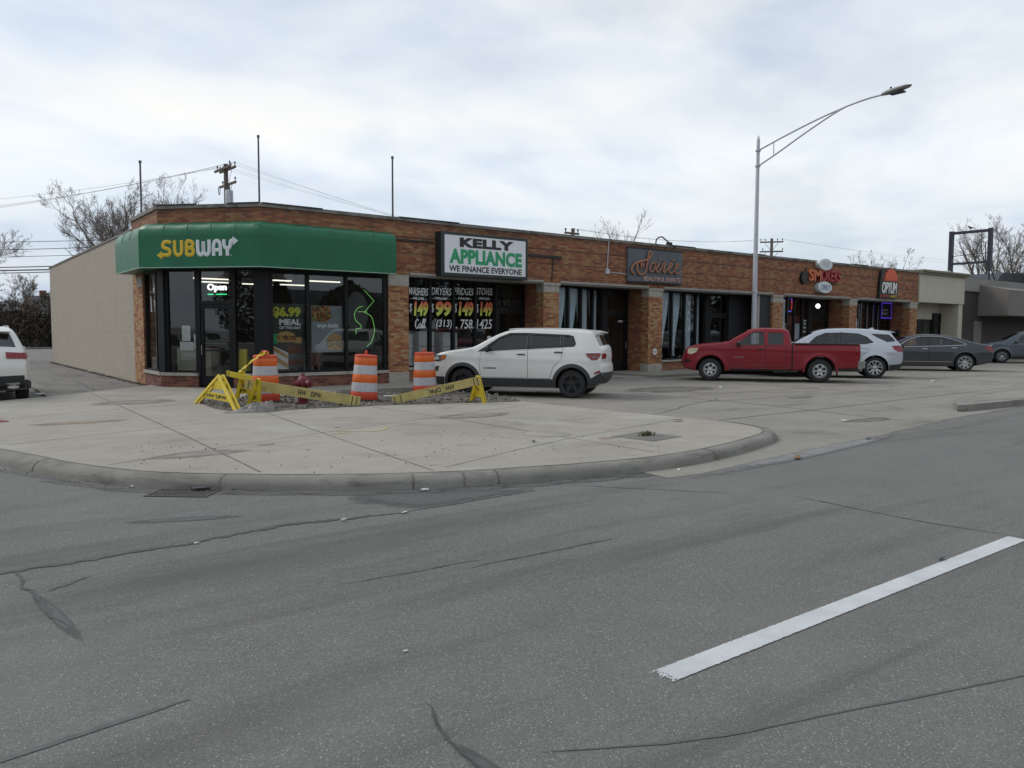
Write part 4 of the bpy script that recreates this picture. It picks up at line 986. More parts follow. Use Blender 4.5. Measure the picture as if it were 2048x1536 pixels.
o = thing('poster', 'white poster with diagonal sandwich pictures low in the menu window', 'poster')
P2 = FR @ Matrix.Translation((0, 0.15, 0))
q = MB(); q.prism([(7.26, 0.60), (7.68, 0.60), (7.68, 1.02), (7.26, 1.22)], 0, 0.006, P2); q.build('sheet', M['posterwhite'], o)
q = MB(); q.prism([(7.27, 1.10), (7.67, 0.86), (7.67, 0.96), (7.27, 1.20)], -0.004, -0.001, P2); q.prism([(7.27, 0.84), (7.67, 0.62), (7.67, 0.74), (7.27, 0.98)], -0.004, -0.001, P2); q.build('bread_picture', M['bun'], o)
o = thing('poster', 'grey poster of a filled bun with white words in the middle window', 'poster')
q = MB(); q.box((8.33, 0, 1.02), (9.22, 0.006, 2.27), P); q.build('sheet', M['postergrey'], o)
q = MB(); q.prism([(8.34, 1.86), (8.78, 1.84), (8.92, 1.98), (8.86, 2.26), (8.34, 2.26)], -0.005, -0.001, P); q.build('filling_picture', M['filling'], o)
text('BAJA BLISS', (8.50, 1.66, 9.10, 1.78), P, -0.001, M['offwhite'], o, depth=0.003, bold=0.05)
bun(P, 8.78, 9.20, 1.08, 1.52, o)
# papers taped on the corner shop door side
for (x0, z0, x1, z1, lab) in ((0.56, 1.32, 0.80, 1.72, 'white notice taped upright on the glass left of the corner door'), (0.50, 1.08, 0.88, 1.30, 'wide white notice taped below another on the glass by the corner door'), (0.90, 1.12, 1.0, 1.5, 'narrow pale notice taped at the edge of the corner door')):
    q = MB(); q.box((x0, 0.105, z0), (x1, 0.109, z1), CH); w_ = thing('paper_notice', lab, 'notice'); q.build('sheet', M['posterwhite'], w_)
    q = MB()
    for k in range(4): q.box((x0 + 0.03, 0.101, z1 - 0.06 - k * 0.05), (x1 - 0.04 - 0.02 * (k % 2), 0.104, z1 - 0.045 - k * 0.05), CH)
    q.build('printed_line', M['galv'], w_)
# counter, tables, chairs, yellow wet-floor board seen dimly through the glass
M['counter'] = pmat('counter_beige', (0.42, 0.39, 0.30), 0.6, var=0.1)
M['chairred'] = pmat('chair_red', (0.28, 0.03, 0.025), 0.5)
M['safety'] = pmat('safety_yellow', (0.62, 0.50, 0.03), 0.5, var=0.12, vscale=6)
o = thing('bin_cabinet', 'beige waste cabinet standing inside the corner door glass', 'cabinet', (6.05, 21.75, 0.17), R_(-47.7))
solid('carcass', (-0.55, -0.25, 0), (0.45, 0.25, 0.95), M['counter'], o, 0.02); solid('flap', (-0.4, -0.262, 0.62), (0.3, -0.25, 0.85), M['posterwhite'], o, 0.004)
o = thing('service_counter', 'long grey counter at the back of the corner shop', 'counter', (8.6, 25.2, 0.17))
solid('carcass', (-1.9, -0.4, 0), (2.0, 0.4, 1.0), M['room'], o, 0.02); solid('worktop', (-1.95, -0.45, 1.002), (2.05, 0.45, 1.05), M['steel'], o, 0.01)
for i, (x, y, rz, lab) in enumerate(((7.75, 20.55, 0.3, 'red seated chair behind the menu price window'), (8.75, 20.7, -0.5, 'red seated chair behind the grey poster window'))):
    o = thing('cafe_chair', lab, 'chair', (x, y, 0.17), rz, 'chairs inside the corner shop')
    solid('seat', (-0.2, -0.2, 0.43), (0.2, 0.2, 0.47), M['chairred'], o, 0.01); solid('backrest', (-0.2, 0.19, 0.5), (0.2, 0.23, 0.92), M['chairred'], o, 0.01)
    for a in (-0.18, 0.18):
        for b in (-0.18, 0.18): q = MB(); q.tube([(a, b, 0), (a, b, 0.43 if b < 0 else 0.52)], 0.012, 6); q.build('leg', M['steel'], o)
o = thing('cafe_table', 'small pale table between the chairs in the corner shop', 'table', (8.25, 20.65, 0.17))
solid('tabletop', (-0.32, -0.32, 0.72), (0.32, 0.32, 0.75), M['counter'], o, 0.01); q = MB(); q.lathe([(0.25, 0), (0.04, 0.03), (0.04, 0.72)], 12); q.build('pedestal', M['steel'], o)
o = thing('wet_floor_board', 'yellow folding wet floor board standing inside the glass right of the door', 'floor sign', (6.72, 20.30, 0.17), R_(-47.7))
for s in (1, -1):
    q = MB(); q.loft([[(-0.14, s * 0.12, 0), (0.14, s * 0.12, 0), (0.10, s * 0.02, 0.95), (-0.10, s * 0.02, 0.95)], [(-0.14, s * 0.12 - 0.02, 0), (0.14, s * 0.12 - 0.02, 0), (0.10, s * 0.02 - 0.02, 0.95), (-0.10, s * 0.02 - 0.02, 0.95)]])
    q.build('panel', M['safety'], o)
# white goods behind the painted windows
M['enamel'] = pmat('white_enamel', (0.66, 0.68, 0.69), 0.3)
for i, (s, w, h, lab) in enumerate(((0.42, 0.62, 1.35, 'tall white fridge inside the first painted window'), (1.30, 0.66, 1.42, 'tall white fridge inside the second painted window'), (2.32, 0.66, 1.40, 'tall white fridge inside the third painted window'), (3.15, 0.60, 0.92, 'low white stove inside the fourth painted window'))):
    p = F @ Vector((s, 0.62, 0.17)); o = thing('fridge' if i < 3 else 'stove', lab, 'fridge' if i < 3 else 'stove', p, math.atan2(F[1][0], F[0][0]), 'white goods for sale')
    solid('cabinet', (-w / 2, 0.0, 0), (w / 2, 0.6, h), M['enamel'], o, 0.015)
    solid('door', (-w / 2 + 0.005, -0.05, 0.08), (w / 2 - 0.005, -0.002, h * 0.66), M['enamel'], o, 0.015); solid('door', (-w / 2 + 0.005, -0.05, h * 0.68), (w / 2 - 0.005, -0.002, h - 0.01), M['enamel'], o, 0.015)
    q = MB(); q.tube([(w / 2 - 0.06, -0.09, h * 0.35), (w / 2 - 0.06, -0.09, h * 0.6)], 0.012, 6); q.build('handle', M['steel'], o)
# pale blue drapes tied back behind the events windows
M['drape'] = pmat('drape', (0.70, 0.78, 0.85), 0.8, var=0.08, vscale=2)
def drape(F, s0, s1, side, lab):
    o = MB(); loops = []; n = 30
    for k in range(15):
        t = k / 14; z = 3.08 - t * 2.4
        g = 1 - 0.50 * math.sin(min(1, t / 0.97) * PI / 2) ** 2.2 if t < 0.93 else 0.50 + (t - 0.93) * 1.2
        w = (s1 - s0) * g; a = s0 if side < 0 else s1 - w
        loops.append([F @ Vector((a + w * i / n, 0.22 + 0.035 * (0.4 + g) * math.sin(i * 1.9 + s0), z)) for i in range(n + 1)])
    o.loft(loops, False, False)
    return tag(o.build('drape', M['drape'], None, 80), lab, 'curtain', 'pale blue drapes of the events rooms')
F, ln, wn, D, dd = BAYS['events']
for s0, s1, sd, lab in ((0.02, 0.74, -1, 'pale blue drape in the first pane beside the pier left of the glass door'), (0.82, 1.5, -1, 'pale blue drape in the second pane left of the black glass door'), (1.55, 2.2, 1, 'pale blue drape drawn right in the third pane left of the glass door'), (2.4, 2.86, 1, 'narrow pale blue drape next to the black glass door')): drape(F, s0, s1, sd, lab)
F, ln, wn, D, dd = BAYS['events_right']
for s0, s1, sd, lab in ((0.02, 0.88, -1, 'pale blue drape hanging just right of the pier with the round sticker'), (1.05, 1.85, -1, 'pale blue drape in the second pane right of the stickered pier'), (2.05, 2.75, 1, 'pale blue drape in the third pane, above the red pickup bonnet'), (3.0, 3.5, 1, 'narrow pale blue drape nearest the dark recess')): drape(F, s0, s1, sd, lab)
o = thing('round_sticker', 'round white sticker on the brick pier left of the drapes', 'sticker'); q = MB(); q.lathe([(0.12, -0.004), (0.12, 0.004)], 20, FR @ Matrix.Translation((21.48, -0.006, 0.88)) @ Matrix.Rotation(R_(90), 4, 'X')); q.build('disc', M['posterwhite'], o)
q = MB(); q.tube([FR @ Vector((21.43, -0.013, 0.88)), FR @ Vector((21.53, -0.013, 0.88))], 0.012, 5); q.build('mark', M['blueink'], o)
# smoke shop: red wall, neon ring, globe lamp, menu cards
F, ln, wn, D, dd = BAYS['smoke']
M['redwall'] = pmat('red_poster', (0.16, 0.022, 0.022), 0.6, var=0.25)
o = thing('poster', 'dark red backing boards across the smoke shop windows', 'poster')
q = MB(); q.box((0.1, 0.35, 1.1), (ln - 0.2, 0.37, 2.35), F); q.build('board', M['redwall'], o)
M['neonblue'] = emis('neon_blue', (0.12, 0.12, 0.9), 0.8); M['neonred'] = emis('neon_red', (0.9, 0.06, 0.12), 0.8)
o = thing('neon_sign', 'oval neon ring in blue and red inside the smoke shop window', 'neon sign')
def ringpts(c, a, b, t0, t1): return [F @ Vector((c + a * math.cos(t), 0.22, 2.83 + b * math.sin(t))) for t in [t0 + (t1 - t0) * i / 20 for i in range(21)]]
q = MB(); q.tube(ringpts(1.62, 0.42, 0.30, 0, PI), 0.018, 6); q.tube(ringpts(1.62, 0.42, 0.30, PI * 1.35, PI * 1.65), 0.018, 6); q.build('blue_tube', M['neonblue'], o)
q = MB(); q.tube(ringpts(1.62, 0.34, 0.22, PI * 0.75, PI * 1.25), 0.03, 6); q.tube(ringpts(1.62, 0.34, 0.22, -PI * 0.25, PI * 0.25), 0.03, 6); q.build('red_tube', M['neonred'], o)
M['bulb'] = emis('globe_lamp', (0.95, 0.98, 1.0), 1.4)
o = thing('globe_lamp', 'round white lit lamp hanging above the smoke shop door', 'lamp', (33.8, 20.62, 2.84))
q = MB(); q.lathe([(0.001, -0.11), (0.07, -0.09), (0.11, -0.02), (0.10, 0.05), (0.05, 0.10), (0.03, 0.12)], 16); q.build('globe', M['bulb'], o, 60)
q = MB(); q.tube([(0, 0, 0.12), (0, 0, 0.3)], 0.02, 6); q.build('stem', M['darkmetal'], o)
o = thing('menu_card', 'tall card with white lines on dark green beside the smoke shop door', 'notice'); q = MB(); q.box((ln - 0.62, 0.075, 1.55), (ln - 0.14, 0.085, 2.2), F); q.build('sheet', M['posterdark'], o)
q = MB()
for z in (1.62, 1.8, 1.98, 2.12): q.box((ln - 0.56, 0.070, z), (ln - 0.22, 0.074, z + 0.04), F)
q.build('printed_line', M['offwhite'], o)
o = thing('poster', 'small pale poster low in the smoke shop window', 'poster'); q = MB(); q.box((ln * 0.53, 0.075, 1.2), (ln * 0.70, 0.085, 2.0), F); q.build('sheet', M['postergrey'], o)
M['skyblue'] = pmat('sky_blue_card', (0.05, 0.26, 0.50), 0.5)
o = thing('poster', 'bright blue card low at the left of the smoke shop window', 'poster'); q = MB(); q.box((0.15, 0.075, 0.8), (0.8, 0.085, 1.3), F); q.build('sheet', M['skyblue'], o)
text('CIG', (0.15, 1.72, 0.75, 1.98), F, 0.07, M['offwhite'], o, depth=0.004, shear=0.2)
# express shop: bright bars, purple-bordered menu board, mailbox
F, ln, wn, D, dd = BAYS['express']
q = MB()
rr = random.Random(4)
for t in (0.17, 0.25, 0.50, 0.75, 0.97):
    for k in range(22): q.box((ln * t - 0.03, 0.03, 0.6 + k * 0.11), (ln * t + 0.03, 0.04, 0.66 + k * 0.11), F)
q.build('trim_strip', M['galv'], wn)
M['purple'] = emis('led_purple', (0.12, 0.05, 0.7), 0.3)
o = thing('menu_board', 'dark menu board edged with purple lights above the express shop door', 'menu board'); q = MB(); q.box((39.4, -0.02, 2.36), (40.4, 0.02, 3.12), D); q.build('board', M['black'], o)
q = MB()
for k in range(12):
    for z in (2.34, 3.10): q.box((39.36 + k * 0.09, -0.05, z), (39.41 + k * 0.09, -0.025, z + 0.045), D)
for k in range(8):
    for x in (39.36, 40.36): q.box((x, -0.05, 2.42 + k * 0.085), (x + 0.045, -0.025, 2.46 + k * 0.085), D)
q.build('purple_light', M['purple'], o)
text('Express', (39.5, 2.72, 40.05, 2.82), D, -0.021, M['galv'], o, depth=0.004); text('East', (39.5, 2.56, 40.0, 2.67), D, -0.021, M['galv'], o, depth=0.004)
o = thing('mailbox', 'small black mailbox on the brick return beside the express shop door', 'mailbox'); q = MB(); q.box((40.36, 20.05, 1.40), (40.515, 20.35, 1.72), None, 0.015); q.build('box', M['black'], o); q = MB(); q.box((40.345, 20.03, 1.66), (40.51, 20.37, 1.74), None, 0.01); q.build('lid', M['darkmetal'], o)
# ================================================================ street things on the corner
def beam(mb, p, q, w, t, up=(0, 0, 1)):
    """board from p to q: w across (towards up), t thick"""
    p, q = Vector(p), Vector(q); d = (q - p).normalized(); n = d.cross(Vector(up)).normalized(); u = n.cross(d).normalized()
    mb.loft([[c + u * (w / 2) * a + n * (t / 2) * b for a, b in ((-1, -1), (-1, 1), (1, 1), (1, -1))] for c in (p, q)])
def boardframe(p, q, flip=False):
    p, q = Vector(p), Vector(q); x = (q - p).normalized(); y = x.cross(Vector((0, 0, 1))).normalized()
    y = -y                                   # away from the street
    z = x.cross(y).normalized()
    if flip: x, z = -x, -z
    m = Matrix.Identity(4)
    for i in range(3): m[i][0], m[i][1], m[i][2], m[i][3] = x[i], y[i], z[i], p[i]
    return m
M['orange'] = pmat('drum_orange', (0.68, 0.125, 0.016), 0.45, var=0.10, vscale=3, bump=0.05, dirt=((0.25, 0.07, 0.03), 5, 0.6, 0.5))
M['drumred'] = pmat('drum_red', (0.52, 0.055, 0.022), 0.45, var=0.12, vscale=3)
M['reflect'] = pmat('reflective_band', (0.46, 0.46, 0.48), 0.4, var=0.15, vscale=4, dirt=((0.2, 0.19, 0.18), 4, 0.58, 0.6))
M['rubber'] = pmat('rubber', (0.02, 0.02, 0.021), 0.8, var=0.3)
def drum(x, y, lab, tilt=(0, 0), h=0.98, handle=True):
    t = thing('traffic_drum', lab, 'traffic drum', (x, y, SWZ), 0, 'orange and white traffic drums')
    t.rotation_euler = (tilt[0], tilt[1], rnd.uniform(0, 6))
    rs = [0.285, 0.275, 0.262, 0.25, 0.238]
    zs = [0.05, 0.21, 0.40, 0.57, 0.76, 0.93]
    q = MB(); q.lathe([(0.34, 0.0), (0.345, 0.03), (0.30, 0.055), (0.27, 0.06)], 28); q.build('rubber_base', M['rubber'], t, 40)
    for i in range(5):
        q = MB(); r0, r1 = rs[i], rs[i] - 0.007
        if i % 2 == 0: q.lathe([(r0 - 0.006, zs[i]), (r0, zs[i] + 0.012), (r1, zs[i + 1] - 0.012), (r1 - 0.006, zs[i + 1])], 28)
        else: q.lathe([(r0 - 0.01, zs[i] + 0.001), (r0 - 0.004, zs[i] + 0.006), (r1 - 0.004, zs[i + 1] - 0.006), (r1 - 0.01, zs[i + 1] - 0.001)], 28)
        q.build('reflective_band' if i % 2 else 'orange_band', M['reflect'] if i % 2 else (M['drumred'] if i == 0 else M['orange']), t, 30)
    q = MB(); q.lathe([(0.232, 0.928), (0.240, 0.935), (0.235, 0.965), (0.20, 0.985), (0.06, 0.99)], 28)
    q.tube(smoothpath([(-0.09, 0, 0.985), (-0.07, 0, 1.05), (0.07, 0, 1.05), (0.09, 0, 0.985)], 4), 0.018, 6)
    q.build('top', M['drumred'], t, 30)
    return t
drum(5.60, 15.62, 'orange and white traffic drum with yellow tape knotted on its top')
drum(7.38, 14.80, 'leaning orange and white traffic drum right of the red hydrant', (0.05, 0.045))
drum(9.42, 15.72, 'orange and white traffic drum beside the bumper of the white SUV', (0.02, 0.0), 0.98)
# red hydrant
M['hydrant'] = pmat('hydrant_red', (0.13, 0.010, 0.018), 0.5, var=0.25, vscale=9, bump=0.15)
hy = thing('fire_hydrant', 'dark red fire hydrant standing in the rubble behind the fallen board', 'fire hydrant', (6.06, 14.8, SWZ), R_(20))
q = MB(); q.lathe([(0.15, 0), (0.15, 0.05), (0.10, 0.06), (0.095, 0.36), (0.125, 0.37), (0.13, 0.41)], 20); q.build('barrel', M['hydrant'], hy, 40)
q = MB(); q.lathe([(0.128, 0.412), (0.13, 0.44), (0.12, 0.50), (0.085, 0.56), (0.04, 0.585), (0.035, 0.63), (0.02, 0.635)], 20); q.build('bonnet', M['hydrant'], hy, 40)
for ang, r, ln in ((-90, 0.075, 0.20), (0, 0.055, 0.19), (180, 0.055, 0.19)):
    F = Matrix.Rotation(R_(ang), 4, 'Z') @ Matrix.Translation((0, 0, 0.43)) @ Matrix.Rotation(R_(90), 4, 'Y')
    q = MB(); q.lathe([(r * 0.8, 0.08), (r * 0.8, ln - 0.06), (r, ln - 0.055), (r, ln), (r * 0.4, ln + 0.005), (r * 0.35, ln + 0.03)], 14, F); q.build('outlet', M['hydrant'], hy, 40)
# yellow barricade trestles and boards stencilled by the road crew
M['barryellow'] = pmat('barricade_yellow', (0.58, 0.44, 0.02), 0.5, var=0.15, vscale=8, dirt=((0.25, 0.19, 0.05), 7, 0.62, 0.6))
M['boardyellow'] = pmat('weathered_yellow_board', (0.44, 0.36, 0.13), 0.75, var=0.22, vscale=5, bump=0.2, bscale=30, dirt=((0.16, 0.13, 0.08), 9, 0.58, 0.7))
M['stencil'] = pmat('stencil_black', (0.03, 0.027, 0.02), 0.7)
def trestle(lab, apex, f1, f2, back, word=True):
    t = thing('barricade_trestle', lab, 'barricade trestle', (0, 0, 0), 0, 'yellow barricade trestles')
    a, p, q_, b = Vector(apex), Vector(f1), Vector(f2), Vector(back)
    nrm = (p - a).cross(q_ - a).normalized()
    for f in (p, q_):
        m = MB(); beam(m, a, f, 0.03, 0.068, nrm); m.build('leg', M['barryellow'], t)
    for f in (p, q_):
        m = MB(); beam(m, a + b, f + b * 1.0, 0.03, 0.06, nrm); m.build('leg', M['barryellow'], t)
    for t0, w in ((0.66, 0.13), (0.30, 0.16)):
        m = MB(); beam(m, a.lerp(p, t0) + b * 0.35, a.lerp(q_, t0) + b * 0.35, w, 0.03); m.build('cross_plate', M['barryellow'], t)
    if word:
        u, v = a.lerp(p, 0.66) + b * 0.35, a.lerp(q_, 0.66) + b * 0.35
        cam_r = Vector((0.795, -0.606, 0))
        if (v - u).dot(cam_r) < 0: u, v = v, u
        Fm = boardframe(u, v); ln = (v - u).length
        text('HW DPW', (ln * 0.14, -0.035, ln * 0.86, 0.035), Fm, -0.017, M['stencil'], t, depth=0.003, bold=0.02)
    return t
k = 1.017
trestle('yellow trestle splayed open at the left end of the barrier', (4.62, 15.45, 0.72), (4.42, 16.40, SWZ), (4.55, 14.25, SWZ), (0.09, 0.02, 0))
trestle('yellow trestle behind the others carrying a short yellow board', (5.40, 16.45, 0.73), (5.32, 16.62, SWZ), (5.57, 16.42, SWZ), (0.07, 0.13, 0))
trestle('yellow trestle holding the raised end of the long pale board, by the cloth', (5.10, 14.62, 0.68), (4.99, 14.95, SWZ), (5.16, 14.78, SWZ), (0.05, 0.10, 0))
trestle('yellow trestle at the right end of the barrier in front of the SUV wheel', (9.08, 13.10, 0.68), (9.16, 13.45, SWZ), (9.22, 13.05, SWZ), (0.10, 0.08, 0), False)
def board(lab, p, q_, w, mat, word=None, at=(0.5, 0.7), flip=False, name='barricade_board'):
    t = thing(name, lab, 'barricade board', (0, 0, 0), 0, 'barricade boards')
    m = MB(); beam(m, p, q_, w, 0.04); m.build('plank', mat, t)
    F = boardframe(p, q_, flip); ln = (Vector(q_) - Vector(p)).length
    if word:
        a, b = at[0] * ln, at[1] * ln
        y_ = -0.0205
        if flip: a, b = -b, -a
        parts = word.split(' ')
        mid = a + (b - a) * 0.42
        text(parts[0], (a, -0.05, mid - 0.03, 0.05), F, y_, M['stencil'], t, depth=0.003, bold=0.02)
        text(parts[1], (mid + 0.06, -0.05, b, 0.05), F, y_, M['stencil'], t, depth=0.003, bold=0.02)
    m = MB()
    for f in (0.03, 0.1, 0.93, 0.97): m.box((ln * f * (-1 if flip else 1) - 0.008, -0.022, -w / 2 + 0.005), (ln * f * (-1 if flip else 1) + 0.008, -0.0195, w / 2 - 0.005), F)
    m.build('nail_band', M['stencil'], t)
    return t
board('long weathered yellow board sloping down to the ground across the hydrant', (4.98, 15.0, 0.58), (6.86, 13.92, 0.215), 0.19, M['boardyellow'], 'HW DPW', (0.46, 0.66))
board('long weathered yellow board rising to the right with its stencil upside down', (7.58, 13.95, 0.205), (9.10, 13.02, 0.60), 0.17, M['boardyellow'], 'HW DPW', (0.42, 0.70), True)
board('short bright yellow board lying high behind the trestles', (5.16, 16.70, 0.70), (5.56, 16.10, 0.58), 0.11, M['barryellow'])
# caution tape knotted on the drum, streaming left
M['tape'] = pmat('caution_tape', (0.70, 0.52, 0.015), 0.4, var=0.1)
mb = MB()
pts = smoothpath([(5.50, 15.42, 1.13), (5.42, 15.40, 1.11), (5.28, 15.46, 1.0), (5.16, 15.52, 0.88), (5.05, 15.60, 0.78)], 5)
l1 = [p + Vector((0.01, 0, 0.022 + 0.016 * math.sin(i * 1.3))) for i, p in enumerate(pts)]; l2 = [p - Vector((0.01, 0.02, 0.022 + 0.012 * math.cos(i * 1.7))) for i, p in enumerate(pts)]
mb.loft([[a, b, b + Vector((0, 0.004, 0)), a + Vector((0, 0.004, 0))] for a, b in zip(l1, l2)])
for i in range(5):
    a0 = 2 * PI * i / 5
    mb.tube(smoothpath([(5.52, 15.44, 1.12), (5.52 + 0.09 * math.cos(a0), 15.44 + 0.07 * math.sin(a0), 1.15 + 0.03 * (i % 2)), (5.56 + 0.05 * math.cos(a0 + 1), 15.47, 1.11)], 4), 0.012, 5, flat=0.4)
tag(mb.build('caution_tape', M['tape']), 'yellow caution tape knotted over the drum and fluttering to the left', 'tape')
# grey cloth heaped at the foot of the trestle
M['cloth'] = pmat('grey_rag', (0.24, 0.222, 0.205), 0.9, var=0.25, vscale=9, bump=0.4, bscale=45)
from mathutils import noise as mnoise
mb = MB(); nx_, ny_ = 54, 30
gridv = []
for i in range(nx_ + 1):
    row = []
    for k in range(ny_ + 1):
        u, v = i / nx_, k / ny_ * 2 - 1
        x = -0.46 + 0.92 * u; wd = (0.05 + 0.19 * math.sin(u * PI * 0.78) ** 0.8) * (1 - u ** 7) ** 0.5 + 0.004
        y = v * wd + 0.05 * math.sin(u * 5)
        p = Vector((x * 7, y * 9, 0)); f = mnoise.fractal(p, 0.8, 2.2, 4)
        hgt = (0.02 + 0.24 * max(0, u - 0.25) ** 0.8 * (1 - u ** 6) ** 0.5) * max(0, 1 - v * v) ** 0.5 * (0.45 + 0.75 * abs(math.sin(x * 11 + y * 21 + 3.2 * f)))
        hgt *= 1 + 0.35 * f
        if abs(v) == 1 or k in (0, ny_) or i in (0, nx_): hgt = 0.0
        row.append(mb._v((4.76 + x + 0.03 * f, 14.12 + y + 0.03 * mnoise.noise(p + Vector((5, 2, 1))), SWZ + 0.004 + max(0, hgt)), None))
    gridv.append(row)
for a, b in zip(gridv, gridv[1:]):
    for k in range(ny_): mb.bm.faces.new((a[k], b[k], b[k + 1], a[k + 1]))
tag(mb.build('cloth_heap', M['cloth'], None, 60), 'grey twisted cloth heaped at the foot of the yellow trestles', 'cloth')
# concrete parking stop and a white plastic pipe
q = MB(); q.loft([[(0, -0.09, 0), (0, 0.09, 0), (0, 0.06, 0.12), (0, -0.06, 0.12)], [(1.75, -0.09, 0), (1.75, 0.09, 0), (1.75, 0.06, 0.12), (1.75, -0.06, 0.12)]], M=frame((7.75, 16.75, SWZ), R_(-13)))
tag(q.build('parking_stop', M['kerb']), 'low concrete parking stop lying behind the middle traffic drum', 'parking stop')
q = MB(); q.tube([(8.0, 15.1, SWZ + 0.06), (9.3, 15.0, SWZ + 0.09)], 0.018, 6); tag(q.build('plastic_pipe', M['white']), 'thin white plastic pipe lying in the rubble right of the leaning drum', 'pipe')
# drain grating in the gutter, manhole and access covers in the pavement
M['iron'] = pmat('cast_iron', (0.085, 0.078, 0.07), 0.7, 0.3, var=0.3, vscale=10, bump=0.3)
gr = thing('drain_grating', 'cast iron drain grating in the gutter under the kerb', 'drain grating', (2.02, 7.98, 0.0), R_(-40))
gr.scale = (0.85, 0.8, 0.7)
q = MB(); q.box((-0.34, -0.20, -0.015), (0.34, 0.20, 0.003)); q.build('pit', M['tar'], gr)
q = MB(); q.box((-0.36, -0.22, 0), (0.36, -0.19, 0.014)); q.box((-0.36, 0.19, 0), (0.36, 0.22, 0.014)); q.box((-0.36, -0.188, 0), (-0.33, 0.188, 0.014)); q.box((0.33, -0.188, 0), (0.36, 0.188, 0.014))
for i in range(11): q.box((-0.29 + i * 0.056, -0.188, 0.0), (-0.268 + i * 0.056, 0.188, 0.012))
q.build('bars', M['iron'], gr)
q = MB(); q.lathe([(0.36, 0.0), (0.36, 0.006), (0.335, 0.006), (0.33, 0.002), (0.325, 0.006), (0.01, 0.007)], 32, Matrix.Translation((7.2, 8.6, SWZ)))
tag(q.build('manhole_cover', M['concrete'], None, 40), 'round concrete-filled manhole cover in the pavement', 'manhole cover')
q = MB(); q.box((-0.36, -0.36, 0), (0.36, 0.36, 0.005), frame((8.15, 7.55, SWZ), R_(8))); tag(q.build('access_cover', M['oldwalk']), 'square access cover sunk in the pavement with weeds at its edge', 'access cover')
M['weed'] = pmat('weed', (0.075, 0.09, 0.03), 0.8, var=0.4, vscale=12)
def weeds(x, y, z, n, s, seed, lab):
    rr = random.Random(seed); mb = MB()
    for i in range(n):
        a = rr.uniform(0, 2 * PI); r = rr.uniform(0, s); h = rr.uniform(0.3, 1) * s * 0.6; p = Vector((x + r * math.cos(a), y + 0.5 * r * math.sin(a), z)); b = rr.uniform(0, 2 * PI)
        d = Vector((math.cos(b), math.sin(b), 0)) * h * 0.8
        mb.tube([p, p + d * 0.5 + Vector((0, 0, h * 0.7)), p + d + Vector((0, 0, h * 0.8))], [0.006, 0.007, 0.001], 4, flat=0.4)
    return tag(mb.build('weeds', M['weed']), lab, 'weeds', kind=None)
weeds(8.2, 7.6, SWZ, 60, 0.16, 2, 'small tuft of weeds at the square access cover')
# strip of dead grass and dirt where the block wall meets the path
mb = MB(); rr = random.Random(11)
for i in range(1100):
    y = rr.uniform(22.7, 42); x = 4.98 - abs(rr.gauss(0, 0.09)); h = rr.uniform(0.015, 0.06); b = rr.uniform(0, 6.28); p = Vector((x, y, 0.075)); d = Vector((math.cos(b), math.sin(b), 0)) * h
    mb.tube([p, p + d * 0.5 + Vector((0, 0, h * 0.6)), p + d + Vector((0, 0, h * 0.7))], [0.006, 0.008, 0.001], 4, flat=0.4)
M['deadgrass'] = pmat('dead_grass', (0.075, 0.065, 0.045), 0.9, var=0.4, vscale=8)
tag(mb.build('dead_grass', M['deadgrass']), 'strip of dead grass and dirt along the foot of the painted block wall', 'grass', kind='stuff')
# ---- litter
M['paper'] = pmat('litter_paper', (0.60, 0.60, 0.58), 0.7, var=0.1)
M['litterdark'] = pmat('litter_dark', (0.05, 0.05, 0.055), 0.6, var=0.4)
M['litterbrown'] = pmat('litter_brown', (0.20, 0.11, 0.05), 0.8, var=0.3)
M['litterblue'] = pmat('litter_blue', (0.04, 0.06, 0.14), 0.5)
def scrap(x, y, z, a, b, rz, mat, lab, seed, h=0.02):
    rr = random.Random(seed); n = 9; mb = MB()
    top = [(a * math.cos(2 * PI * i / n) * rr.uniform(0.7, 1.1), b * math.sin(2 * PI * i / n) * rr.uniform(0.7, 1.1), h * rr.uniform(0.2, 1)) for i in range(n)]
    bot = [(p[0], p[1], p[2] - 0.004) for p in top]
    F = frame((x, y, z + 0.004), R_(rz)); c = mb._v((0, 0, h * 0.9), F); c2 = mb._v((0, 0, h * 0.9 - 0.004), F)
    vt = [mb._v(p, F) for p in top]; vb = [mb._v(p, F) for p in bot]
    for i in range(n):
        j = (i + 1) % n
        mb.bm.faces.new((vt[i], vt[j], c)); mb.bm.faces.new((vb[j], vb[i], c2)); mb.bm.faces.new((vt[j], vt[i], vb[i], vb[j]))
    return tag(mb.build('litter', mat), lab, 'litter', 'litter')
